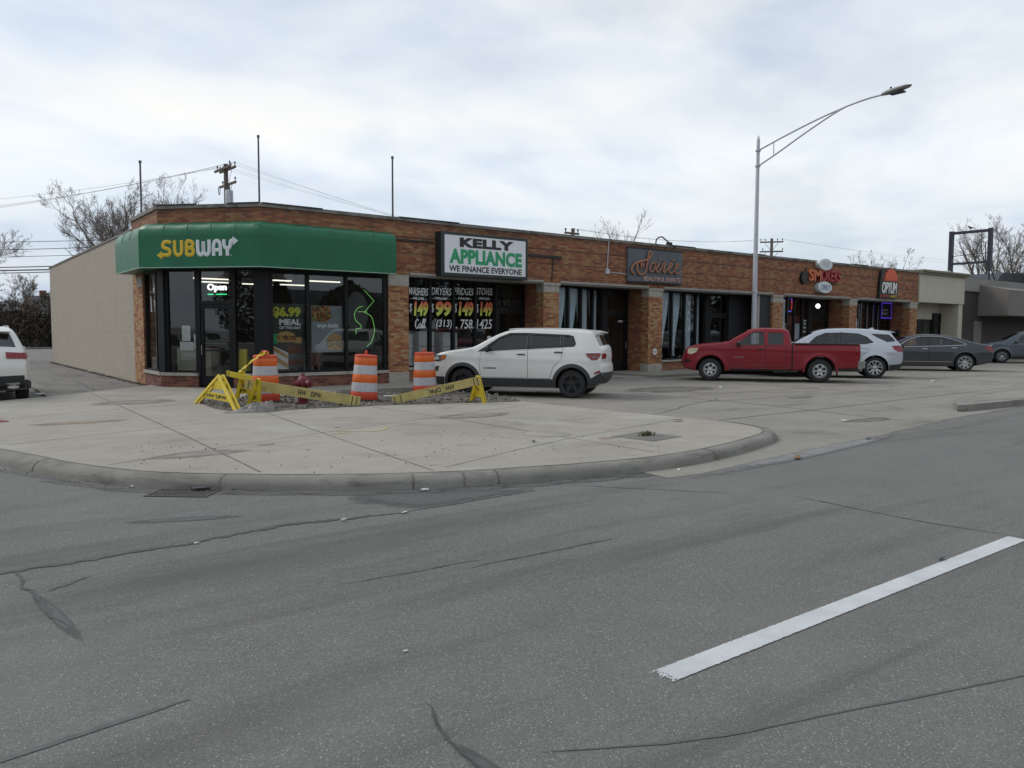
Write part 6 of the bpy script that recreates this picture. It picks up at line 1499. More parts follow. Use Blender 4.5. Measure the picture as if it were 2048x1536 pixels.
def dirtypaint(name, col, metal=0.0, coat=0.35, spec=0.5):
    m = bpy.data.materials.new(name); m.use_nodes = True
    nt = m.node_tree; b = nt.nodes['Principled BSDF']
    tc = N(nt, 'ShaderNodeTexCoord'); sp = N(nt, 'ShaderNodeSeparateXYZ'); L(nt, tc.outputs['Object'], sp.inputs[0])
    f = noise(nt, tc.outputs['Object'], 5, 5, 0.65)
    low = math_node(nt, 'MULTIPLY', math_node(nt, 'SUBTRACT', 0.75, sp.outputs[2]), 1.6, True)      # road film on the lower panels
    k = math_node(nt, 'MULTIPLY', low, ramp(nt, f, [(0.3, 0.25), (0.75, 0.75)]))
    c = mixc(nt, math_node(nt, 'MULTIPLY', k, 0.30), tuple(col), (0.20, 0.185, 0.165))
    L(nt, c, b.inputs['Base Color'])
    b.inputs['Metallic'].default_value = metal
    L(nt, math_node(nt, 'ADD', math_node(nt, 'MULTIPLY', k, 0.4), 0.33), b.inputs['Roughness'])
    b.inputs['Specular IOR Level'].default_value = spec; b.inputs['Coat Weight'].default_value = coat; b.inputs['Coat Roughness'].default_value = 0.08
    return m
def interp(pts, x):
    if x <= pts[0][0]: return pts[0][1]
    for (a, b), (c, d) in zip(pts, pts[1:]):
        if x <= c: return b + (d - b) * (x - a) / (c - a)
    return pts[-1][1]
def chaikin(P, it=2, k=0.25):
    for _ in range(it):
        Q = []
        for (a, b), (c, d) in zip(P, P[1:] + P[:1]):
            Q += [(a + (c - a) * k, b + (d - b) * k), (a + (c - a) * (1 - k), b + (d - b) * (1 - k))]
        P = Q
    return P
class Body:
    def __init__(s, sp):
        s.sp = sp; s.W = sp['W']; s.ax = (-sp['wb'] / 2, sp['wb'] / 2); s.R = sp['R']
        P = chaikin(sp['sil'], 2)
        if sum(a[0] * b[1] - b[0] * a[1] for a, b in zip(P, P[1:] + P[:1])) > 0: P = P[::-1]
        s.P = P; s.r = 0.055; s.shift = 0.0
        s.xf, s.xr = max(p[0] for p in P), min(p[0] for p in P)
    def w(s, x, z):
        sp = s.sp; b = interp(sp['belt'], x); y = s.W
        fl, rl = sp.get('fl', 0.75), sp.get('rl', 0.6)
        if x > s.xf - fl: y *= 1 - sp.get('fk', 0.20) * ((x - s.xf + fl) / fl) ** 2.6
        if x < s.xr + rl: y *= 1 - sp.get('rk', 0.12) * ((s.xr + rl - x) / rl) ** 2.6
        zc = 0.62
        if z < zc: y *= 1 - 0.085 * ((zc - z) / zc) ** 2
        elif z <= b: y *= 1 - 0.035 * ((z - zc) / max(0.2, b - zc)) ** 2
        else:
            y *= 1 - 0.035; dz = z - b; y -= sp.get('tumb', 0.36) * dz + 0.10 * dz * dz
        zk = sp.get('crease', 0.86) + 0.03 * x / 2
        y += 0.010 * math.exp(-((z - zk) / 0.05) ** 2)
        for a in s.ax:
            d = math.hypot(x - a, z - s.R); y += sp.get('flare', 0.018) * math.exp(-((d - s.R - 0.05) / 0.09) ** 2)
        return y
    def dist(s, x, z):
        best = 9
        for (a, b), (c, d) in zip(s.P, s.P[1:] + s.P[:1]):
            dx, dz = c - a, d - b; t = max(0, min(1, ((x - a) * dx + (z - b) * dz) / (dx * dx + dz * dz + 1e-12)))
            best = min(best, math.hypot(x - a - dx * t, z - b - dz * t))
        return best
    def normals(s):
        n = len(s.P); out = []
        for i in range(n):
            a, b = s.P[i - 1], s.P[(i + 1) % n]; dx, dz = b[0] - a[0], b[1] - a[1]; l = math.hypot(dx, dz) + 1e-9
            out.append((-dz / l, dx / l))     # outward for a clockwise loop
        return out
    def bulge(s, nrm, y, y0):
        c = 0.022 + 0.045 * abs(nrm[0]) ** 2
        return c * (1 - (y / y0) ** 2)
    def mesh(s):
        r = s.r; bm = bmesh.new(); nr = s.normals(); n = len(s.P); K = 4; NY = 10
        cols = []
        ribs = []
        for i, ((x, z), q) in enumerate(zip(s.P, nr)):
            y0 = s.w(x, z) - r; rib = []
            for k in range(NY + 1):
                y = -y0 + 2 * y0 * k / NY; b = s.bulge(q, y, y0)
                rib.append(bm.verts.new((x + q[0] * b, y, z + q[1] * b)))
            ribs.append(rib)
        for i in range(n):
            a, b = ribs[i], ribs[(i + 1) % n]
            for k in range(NY): bm.faces.new((a[k], a[k + 1], b[k + 1], b[k]))
        for sg in (-1, 1):
            prev = [rib[0 if sg < 0 else -1] for rib in ribs]
            for k in range(1, K + 1):
                th = k / K * PI / 2; d = r * (1 - math.cos(th)); cur = []
                for (x, z), q in zip(s.P, nr):
                    xx, zz = x - q[0] * d, z - q[1] * d
                    cur.append(bm.verts.new((xx, sg * (s.w(xx, zz) - r + r * math.sin(th)), zz)))
                for i in range(n):
                    j = (i + 1) % n; bm.faces.new((prev[i], prev[j], cur[j], cur[i]))
                prev = cur
            bm.faces.new(prev)
        xs = [s.xr + 0.05 + s.shift + 0.085 * i for i in range(int((s.xf - s.xr) / 0.085))]
        for x in xs: bmesh.ops.bisect_plane(bm, geom=bm.verts[:] + bm.edges[:] + bm.faces[:], plane_co=(x, 0, 0), plane_no=(1, 0, 0), dist=1e-5)
        z = 0.3 + s.shift * 0.4
        while z < 1.7:
            bmesh.ops.bisect_plane(bm, geom=bm.verts[:] + bm.edges[:] + bm.faces[:], plane_co=(0, 0, z), plane_no=(0, 0, 1), dist=1e-5); z += 0.052
        for v in bm.verts:
            x, y, z = v.co
            if abs(y) < 0.35: continue
            d = s.dist(x, z)
            if d >= r * 0.985 and inside(x, z, s.P): v.co.y = math.copysign(s.w(x, z), y)
        bmesh.ops.recalc_face_normals(bm, faces=bm.faces)
        return bm
    def patch(s, poly, off, thick=0.02, sides=(1, -1), step=0.10):
        """panel with outline poly (x,z) laid on the flank, standing off it by off"""
        bm = bmesh.new()
        for sg in sides:
            t = bmesh.new(); t.faces.new([t.verts.new((x, 0, z)) for x, z in poly])
            x0, x1 = min(p[0] for p in poly), max(p[0] for p in poly); z0, z1 = min(p[1] for p in poly), max(p[1] for p in poly)
            k = 1
            while x0 + k * step < x1: bmesh.ops.bisect_plane(t, geom=t.verts[:] + t.edges[:] + t.faces[:], plane_co=(x0 + k * step, 0, 0), plane_no=(1, 0, 0)); k += 1
            k = 1
            while z0 + k * step < z1: bmesh.ops.bisect_plane(t, geom=t.verts[:] + t.edges[:] + t.faces[:], plane_co=(0, 0, z0 + k * step), plane_no=(0, 0, 1)); k += 1
            for v in t.verts: v.co.y = sg * (s.w(v.co.x, v.co.z) + off)
            be = [e for e in t.edges if e.is_boundary]
            if thick:
                g = bmesh.ops.extrude_edge_only(t, edges=be)
                for v in g['geom']:
                    if isinstance(v, bmesh.types.BMVert): v.co.y -= sg * thick
            bmesh.ops.recalc_face_normals(t, faces=t.faces)
            f0 = max(t.faces, key=lambda f: abs(f.normal.y) * f.calc_area())
            if f0.normal.y * sg < 0: bmesh.ops.reverse_faces(t, faces=t.faces)
            me = bpy.data.meshes.new('tmp'); t.to_mesh(me); t.free(); bm.from_mesh(me); bpy.data.meshes.remove(me)
        m = MB(); m.bm.free(); m.bm = bm
        return m
    def strip(s, p0, p1, inset, yk=1.0, ym=0.0, out=0.0):
        """grid on the wrap-over surface between two profile points: rows of (point, normal)"""
        def near(p):
            best = (9, 0, 0)
            for i, ((a, b), (c, d)) in enumerate(zip(s.P, s.P[1:] + s.P[:1])):
                dx, dz = c - a, d - b; t = max(0, min(1, ((p[0] - a) * dx + (p[1] - b) * dz) / (dx * dx + dz * dz + 1e-12)))
                best = min(best, (math.hypot(p[0] - a - dx * t, p[1] - b - dz * t), i, t))
            return best[1] + best[2]
        u0, u1 = near(p0), near(p1); n = len(s.P)
        if (u1 - u0) % n > n / 2: u0, u1 = u1, u0
        if u1 < u0: u1 += n
        us = [u0] + [k for k in range(int(math.floor(u0)) + 1, int(math.ceil(u1))) if k - u0 > 0.02 and u1 - k > 0.02] + [u1]
        if len(us) == 2: us.insert(1, (u0 + u1) / 2)
        nr = s.normals(); rows = []
        for u in us:
            i = int(math.floor(u)); t = u - i; A, B2 = s.P[i % n], s.P[(i + 1) % n]; qa, qb = nr[i % n], nr[(i + 1) % n]
            x, z = A[0] + (B2[0] - A[0]) * t, A[1] + (B2[1] - A[1]) * t
            q = (qa[0] + (qb[0] - qa[0]) * t, qa[1] + (qb[1] - qa[1]) * t); row = []
            y0 = s.w(x, z) - s.r; ye = y0 * yk - ym - inset
            for k in range(9):
                y = -ye + 2 * ye * k / 8; b = s.bulge(q, y, y0) + out
                row.append((Vector((x + q[0] * b, y, z + q[1] * b)), Vector((q[0], 0, q[1]))))
            rows.append(row)
        return rows
def rows_mesh(rows, mb=None):
    mb = mb or MB(); vs = [[mb.bm.verts.new(p) for p, q in r] for r in rows]
    for a, b in zip(vs, vs[1:]):
        for k in range(len(a) - 1): mb.bm.faces.new((a[k], a[k + 1], b[k + 1], b[k]))
    return mb
def rows_solid(rows, h):
    mb = MB(); A = [[mb.bm.verts.new(p + q * h) for p, q in r] for r in rows]; B = [[mb.bm.verts.new(p - q * h) for p, q in r] for r in rows]
    n = len(A[0]); m = len(A)
    for X in (A, B):
        for a, b in zip(X, X[1:]):
            for k in range(n - 1): mb.bm.faces.new((a[k], a[k + 1], b[k + 1], b[k]))
    per = [(0, k) for k in range(n)] + [(i, n - 1) for i in range(1, m)] + [(m - 1, k) for k in range(n - 2, -1, -1)] + [(i, 0) for i in range(m - 2, 0, -1)]
    for (i, k), (i2, k2) in zip(per, per[1:] + per[:1]): mb.bm.faces.new((A[i][k], A[i2][k2], B[i2][k2], B[i][k]))
    return mb
def cut(obj, cutters):
    for c in cutters:
        md = obj.modifiers.new('cut', 'BOOLEAN'); md.operation = 'DIFFERENCE'; md.solver = 'EXACT'; md.object = c; md.material_mode = 'TRANSFER'
    bpy.context.view_layer.update()
    dg = bpy.context.evaluated_depsgraph_get()
    me = bpy.data.meshes.new_from_object(obj.evaluated_get(dg))
    obj.modifiers.clear(); old = obj.data; obj.data = me; me.name = old.name; bpy.data.meshes.remove(old)
    for c in cutters:
        d = c.data; bpy.data.objects.remove(c); bpy.data.meshes.remove(d)
    for p in me.polygons: p.use_smooth = True
    me.set_sharp_from_angle(angle=R_(33))
def clip(poly, a, b, c):
    """keep a*x+b*z<=c"""
    out = []
    for p, q in zip(poly, poly[1:] + poly[:1]):
        fp, fq = a * p[0] + b * p[1] - c, a * q[0] + b * q[1] - c
        if fp <= 0: out.append(p)
        if fp * fq < 0: t = fp / (fp - fq); out.append((p[0] + (q[0] - p[0]) * t, p[1] + (q[1] - p[1]) * t))
    return out
WHEELS = {}
def wheel_mesh(key, R, rr_, wd, style, mats):
    if key in WHEELS: return WHEELS[key]
    RX = Matrix.Rotation(R_(-90), 4, 'X')            # lathe z -> +y (outer side)
    t = MB(); h = wd / 2
    t.lathe([(rr_, -h), (R - 0.03, -h), (R - 0.006, -h + 0.03), (R, -h + 0.06), (R, h - 0.06), (R - 0.006, h - 0.03), (R - 0.035, h - 0.002), (rr_ + 0.05, h + 0.004), (rr_ + 0.004, h - 0.006), (rr_ - 0.01, h - 0.03), (rr_ - 0.02, -h)], 40, RX, caps=False)
    for k in range(3):                                # tread grooves
        pass
    to = t.build('wheel', M['tyre'], None, 40); tm = to.data; bpy.data.objects.remove(to)
    q = MB()
    q.lathe([(rr_ + 0.004, h - 0.012), (rr_ + 0.006, h - 0.002), (rr_ - 0.012, h + 0.0), (rr_ - 0.022, h - 0.02), (rr_ - 0.03, h - 0.09)], 40, RX, caps=False)
    n, sw, kind = style
    for i in range(n):
        a = 2 * PI * i / n
        A = Matrix.Rotation(a, 4, 'Y')
        if kind == 'plain':
            q.loft([[A @ Vector((x, y, z)) for x, y, z in lp] for lp in ([(-sw, h - 0.03, 0.03), (sw, h - 0.03, 0.03), (sw, h - 0.055, 0.03), (-sw, h - 0.055, 0.03)], [(-sw * 0.75, h - 0.006, rr_ * 0.7), (sw * 0.75, h - 0.006, rr_ * 0.7), (sw * 0.75, h - 0.05, rr_ * 0.7), (-sw * 0.75, h - 0.05, rr_ * 0.7)], [(-sw * 0.9, h - 0.004, rr_ - 0.015), (sw * 0.9, h - 0.004, rr_ - 0.015), (sw * 0.9, h - 0.05, rr_ - 0.015), (-sw * 0.9, h - 0.05, rr_ - 0.015)])])
        elif kind == 'split':
            for s_ in (-1, 1):
                q.loft([[A @ Vector((x, y, z)) for x, y, z in lp] for lp in ([(s_ * 0.004 - sw * .5, h - 0.03, 0.04), (s_ * 0.004 + sw * .5, h - 0.03, 0.04), (s_ * 0.004 + sw * .5, h - 0.055, 0.04), (s_ * 0.004 - sw * .5, h - 0.055, 0.04)], [(s_ * rr_ * 0.26 - sw * .45, h - 0.003, rr_ - 0.018), (s_ * rr_ * 0.26 + sw * .45, h - 0.003, rr_ - 0.018), (s_ * rr_ * 0.26 + sw * .45, h - 0.045, rr_ - 0.018), (s_ * rr_ * 0.26 - sw * .45, h - 0.045, rr_ - 0.018)])])
    if kind == 'holes':                               # styled steel rim with oval windows
        q.lathe([(rr_ * 0.93, h - 0.03), (rr_ * 0.86, h - 0.012), (rr_ * 0.80, h - 0.02)], 40, RX, caps=False)
        for i in range(n):
            a0 = 2 * PI * i / n; A = Matrix.Rotation(a0, 4, 'Y')
            q.loft([[A @ Vector((x, y, z)) for x, y, z in lp] for lp in ([(-sw, h - 0.02, rr_ * 0.42), (sw, h - 0.02, rr_ * 0.42), (sw, h - 0.05, rr_ * 0.42), (-sw, h - 0.05, rr_ * 0.42)], [(-sw * 0.8, h - 0.004, rr_ * 0.62), (sw * 0.8, h - 0.004, rr_ * 0.62), (sw * 0.8, h - 0.05, rr_ * 0.62), (-sw * 0.8, h - 0.05, rr_ * 0.62)], [(-sw * 1.5, h - 0.012, rr_ * 0.86), (sw * 1.5, h - 0.012, rr_ * 0.86), (sw * 1.5, h - 0.05, rr_ * 0.86), (-sw * 1.5, h - 0.05, rr_ * 0.86)])])
        q.lathe([(rr_ * 0.46, h - 0.03), (rr_ * 0.42, h - 0.016), (rr_ * 0.24, h - 0.022)], 30, RX, caps=False)
    q.lathe([(0.075, h - 0.055), (0.072, h - 0.02), (0.035, h - 0.012), (0.001, h - 0.01)], 20, RX, caps=False)
    for i in range(5): 
        A = Matrix.Rotation(2 * PI * i / 5 + 0.3, 4, 'Y'); q.lathe([(0.011, -0.012), (0.009, 0.004), (0.001, 0.006)], 6, A @ Matrix.Translation((0, h - 0.02, 0.055)) @ RX, caps=False)
    ro = q.build('rim', mats[0], None, 40); rm = ro.data; bpy.data.objects.remove(ro)
    q = MB(); q.lathe([(rr_ - 0.012, h - 0.075), (0.13, h - 0.085), (0.001, h - 0.085)], 28, RX, caps=False)
    q.lathe([(0.135, h - 0.082), (0.13, h - 0.07), (0.05, h - 0.07)], 24, RX, caps=False)
    bo = q.build('brake_disc', M['rimgrey'], None, 40); bmn = bo.data; bpy.data.objects.remove(bo)
    WHEELS[key] = (tm, rm, bmn)
    return WHEELS[key]
def make_car(sp, label, loc, heading):
    car = thing(sp['name'], label, sp['cat'], (0, 0, 0), 0, sp.get('group'))
    sp = dict(sp); zt = lambda z: z; xt = lambda x: x
    if 'xs' in sp: x0_, kx_ = sp['xs']; xt = lambda x: x if x > x0_ else x0_ + (x - x0_) * kx_      # shorter tail
    if 'zs' in sp:                                     # lower the greenhouse above the waist
        z0_, k_ = sp['zs']; zt = lambda z: z if z < z0_ else z0_ + (z - z0_) * k_
        pz = lambda P: [(xt(x), zt(z)) for x, z in P]
        sp['sil'], sp['belt'] = pz(sp['sil']), pz(sp['belt'])
        sp['windows'] = [(pz(p), g_) for p, g_ in sp['windows']]
        sp['screens'] = [((xt(a[0]), zt(a[1])), (xt(b[0]), zt(b[1])), y) for a, b, y in sp['screens']]
        sp['doors'] = [(pz(p), h_) for p, h_ in sp['doors']]
        sp['patches'] = [(n_, pz(p), o_, t_, m_, s_) for n_, p, o_, t_, m_, s_ in sp['patches']]
        sp['wraps'] = [(n_, (xt(a[0]), zt(a[1])), (xt(b[0]), zt(b[1])), ya, yb, o_, m_) for n_, a, b, ya, yb, o_, m_ in sp['wraps']]
    B = Body(sp); pm = sp['paint']; W_ = sp['W']; R = sp['R']
    for attempt in range(4):                           # the exact cut can fail on an unlucky grid: shift the grid and try again
        B.shift = 0.0137 * attempt
        me = bpy.data.meshes.new('body'); bm = B.mesh(); bm.to_mesh(me); bm.free(); me.materials.append(pm)
        body = bpy.data.objects.new('body', me); C.objects.link(body)
        cuts = []
        def cutter(mb, mat):
            o = mb.build('cutter', mat); cuts.append(o)
        for ax in B.ax:
            for sg in (1, -1):
                m = MB(); m.lathe([(R + sp.get('gap', 0.055), -0.24), (R + sp.get('gap', 0.055), 0.24)], 36, Matrix.Translation((ax, sg * (W_ - 0.10), R + 0.01)) @ Matrix.Rotation(R_(90), 4, 'X')); cutter(m, M['under'])
        # cabin hollow, then the glazed openings into it
        nr = B.normals(); ins = [(x - q[0] * 0.085, z - q[1] * 0.085) for (x, z), q in zip(B.P, nr)]
        cx0, cx1 = sp['cabin']
        ins = clip(ins, 1, 0, cx1); ins = clip(ins, -1, 0, -cx0); ins = clip(ins, 0, -1, -0.48)
        m = MB(); lo = [[(x, sg * (B.w(x, z) - 0.085), z) for x, z in ins] for sg in (-1, 1)]; m.loft(lo, True, True); cutter(m, M['cabin'])
        for poly, gm in sp['windows']:
            for sg in (1, -1):
                m = MB(); m.prism(poly, sg * 0.42, sg * 1.3); cutter(m, M['trimblack'])
        for p0, p1, ym in sp['screens']:
            rows = B.strip(p0, p1, 0.0, 1.0, ym); cutter(rows_solid(rows, 0.14), M['trimblack'])
        if 'bed' in sp:
            x0, x1, zb = sp['bed']; m = MB(); m.box((x0, -W_ + 0.17, zb), (x1, W_ - 0.17, 2.0)); cutter(m, M['plastic'])
        n0 = len(me.polygons); cut(body, cuts); body.parent = car
        zs_ = [v.co.z for v in body.data.vertices] or [0]
        if len(body.data.polygons) > n0 * 0.6 and max(zs_) > max(p[1] for p in B.P) - 0.05: break
        print('RECUT', sp['name'], attempt, n0, len(body.data.polygons)); bpy.data.objects.remove(body)
    # glazing
    for poly, gm in sp['windows']:
        cx, cz = sum(p[0] for p in poly) / len(poly), sum(p[1] for p in poly) / len(poly)
        big = [(cx + (x - cx) * 1.03, cz + (z - cz) * 1.03) for x, z in poly]
        for sg in (1, -1): B.patch(big, -0.018, 0, (sg,)).build('window', gm, car, 60)
    for i, (p0, p1, ym) in enumerate(sp['screens']):
        rows_mesh(B.strip(p0, p1, -0.012, 1.0, ym, -0.014)).build('windscreen' if i == 0 else 'rear_window', M['carglass'] if i == 0 else sp.get('rearglass', M['tint']), car, 60)
        rows = B.strip(p0, p1, 0.0, 1.0, ym, 0.002)
    # flank panels: black dark seam under each slightly raised door
    for poly, hp in sp.get('doors', []):
        cx, cz = sum(p[0] for p in poly) / len(poly), sum(p[1] for p in poly) / len(poly)
        big = [(x + 0.007 * (1 if x > cx else -1), z + 0.006 * (1 if z > cz else -1)) for x, z in poly]
        for sg in (1, -1):
            d = B.patch(poly, 0.0055, 0.006, (sg,), 0.05).build('door', pm, car, 50)
            B.patch(big, 0.003, 0.004, (sg,), 0.05).build('door_seam', M['under'], d, 50)
            if hp:
                x, z = hp; m = MB(); pts = [(x - 0.10, z - 0.004), (x - 0.05, z + 0.006), (x + 0.05, z + 0.008), (x + 0.10, z)]
                m.tube([(a, sg * (B.w(a, b) + (0.012 if 0 < i < 3 else 0.004)), b) for i, (a, b) in enumerate(pts)], [0.012, 0.017, 0.017, 0.012], 8); m.build('handle', sp['handle'], d, 60)
    for name, poly, off, th, mat, sides in sp.get('patches', []):
        for sg in sides: B.patch(poly, off, th, (sg,), 0.06).build(name, mat, car, 50)
    # lamps and bumper pieces lying on the nose and tail: strip patches with limits across
    for name, p0, p1, ya, yb, off, mat in sp.get('wraps', []):
        rows = B.strip(p0, p1, 0.0, 1.0, 0.0, off); new = []
        for r in rows:
            y0 = r[-1][0].y; nrow = []
            for k in range(7):
                y = (ya + (yb - ya) * k / 6) * (y0 + B.r * 0.4); i = max(0, min(7, int((y / y0 + 1) * 4))); t = (y / y0 + 1) * 4 - i
                p = r[i][0].lerp(r[i + 1][0], t); p.y = y; nrow.append((p, r[i][1]))
            new.append(nrow)
        rows_solid(new, 0.012).build(name, mat, car, 50)
    # arch mouldings
    if 'cladding' in sp:
        w_, mat = sp['cladding']
        for ax in B.ax:
            r0, r1 = R + 0.045, R + 0.045 + w_; pol = []
            a0, a1 = R_(-18), R_(198)
            for i in range(25): a = a0 + (a1 - a0) * i / 24; pol.append((ax + r0 * math.cos(a), R + 0.01 + r0 * math.sin(a)))
            for i in range(25): a = a1 + (a0 - a1) * i / 24; pol.append((ax + r1 * math.cos(a), R + 0.01 + r1 * math.sin(a)))
            pol = [(x, max(0.24, z)) for x, z in pol]
            for sg in (1, -1):
                m = MB(); lo = []
                n = 25
                for i in range(n):
                    (xa, za), (xb, zb) = pol[i], pol[2 * n - 1 - i]
                    lo.append([(xa, sg * (B.w(xa, za) - 0.04), za), (xa, sg * (B.w(xa, za) + 0.020), za), ((xa + xb) / 2, sg * (B.w((xa + xb) / 2, (za + zb) / 2) + 0.020), (za + zb) / 2), (xb, sg * (B.w(xb, zb) + 0.004), zb), (xb, sg * (B.w(xb, zb) - 0.02), zb)])
                m.loft(lo, True, True); m.build('arch_moulding', mat, car, 40)
    # seats, dashboard, steering wheel
    m = MB(); zc = sp.get('seatz', 0.55); fx = sp['seatx']
    for x in ([fx] if sp.get('rowx') is None else [fx, sp['rowx']]):
        for y in (-0.36, 0.36):
            m.box((x - 0.25, y - 0.24, zc), (x + 0.27, y + 0.24, zc + 0.14), None, 0.04)
            m.loft([[(x - 0.24 - dx, y + a * wd, zc + z) for a in (-1, 1)] + [(x - 0.12 - dx, y + a * wd, zc + z) for a in (1, -1)] for dx, wd, z in ((0.0, 0.23, 0.12), (0.08, 0.23, 0.45), (0.13, 0.18, 0.60), (0.13, 0.12, 0.61), (0.15, 0.12, 0.78))])
    m.build('seats', M['seatgrey'], car, 40)
    m = MB(); dx = sp['dash']; m.loft([[(dx, y, 0.70), (dx - 0.30, y, 0.72), (dx - 0.32, y, 0.92), (dx - 0.1, y, sp.get('dashz', 1.0)), (dx + 0.3, y, sp.get('dashz', 1.0) - 0.03)] for y in (-W_ + 0.2, W_ - 0.2)])
    m.build('dashboard', M['cabin'], car)
    m = MB(); F = Matrix.Translation((dx - 0.42, 0.36, 0.98)) @ Matrix.Rotation(R_(-65), 4, 'Y')
    m.tube([F @ Vector((0.18 * math.cos(2 * PI * i / 20), 0.18 * math.sin(2 * PI * i / 20), 0)) for i in range(21)], 0.015, 6); m.box((-0.15, -0.03, -0.01), (0.15, 0.03, 0.02), F); m.build('steering_wheel', M['trimblack'], car, 50)
    # mirrors
    mx, mz = sp['mirror']
    for sg in (1, -1):
        y = B.w(mx, mz); m = MB()
        m.loft([[(mx + dx_ + a * 0.03, sg * (y + dy), mz + 0.02 + b) for a, b in ((-1, -h), (1.6, -h * 0.7), (1.6, h * 0.7), (-1, h))] for dy, h, dx_ in ((0.0, 0.03, 0.0), (0.06, 0.05, -0.01), (0.09, 0.085, -0.01), (0.20, 0.08, -0.03), (0.235, 0.045, -0.05))]); m.build('mirror', sp['mirrormat'], car, 40)
    for nm, fn, mat in sp.get('extra', []):
        m = MB(); fn(m, B)
        if not nm.startswith('arch'):
            for v in m.bm.verts: v.co.z = zt(v.co.z); v.co.x = xt(v.co.x)
        m.build(nm, mat, car, 40)
    tm, rm, bmn = wheel_mesh(sp['wheelkey'], R, sp['rim'], 0.22, sp['spokes'], (sp['rimmat'],))
    for ax in B.ax:
        for sg in (1, -1):
            w_ = bpy.data.objects.new('wheel', tm); C.objects.link(w_); w_.parent = car; w_.location = (ax, sg * (W_ - 0.135), R)
            w_.rotation_euler = (0, rnd.uniform(0, 1) if sg > 0 else rnd.uniform(0, 1), 0 if sg > 0 else PI)
            for nm, d in (('rim', rm), ('brake_disc', bmn)):
                c = bpy.data.objects.new(nm, d); C.objects.link(c); c.parent = w_
    m = MB()
    for ax in B.ax: m.tube([(ax, -W_ + 0.3, R), (ax, W_ - 0.3, R)], 0.06, 8)
    m.box((B.ax[0] - 0.2, -0.35, 0.19), (B.ax[1] + 0.2, 0.35, 0.30)); m.build('chassis', M['under'], car)
    car.location = loc; car.rotation_euler = (0, 0, R_(heading))
    return car
def place(contact, heading, wb, side='L', W_=0.9):
    """car origin from the ground contact of its near rear wheel"""
    h = R_(heading); f = Vector((math.cos(h), math.sin(h), 0)); r = Vector((math.sin(h), -math.cos(h), 0))
    return Vector((contact[0], contact[1], contact[2])) + f * wb / 2 + (r if side == 'L' else -r) * (W_ - 0.03)
def tubeon(B, pts, r, off=0.006, n=6):
    def fn(m, B):
        for sg in (1, -1): m.tube([(x, sg * (B.w(x, z) + off), z) for x, z in pts], r, n)
    return fn

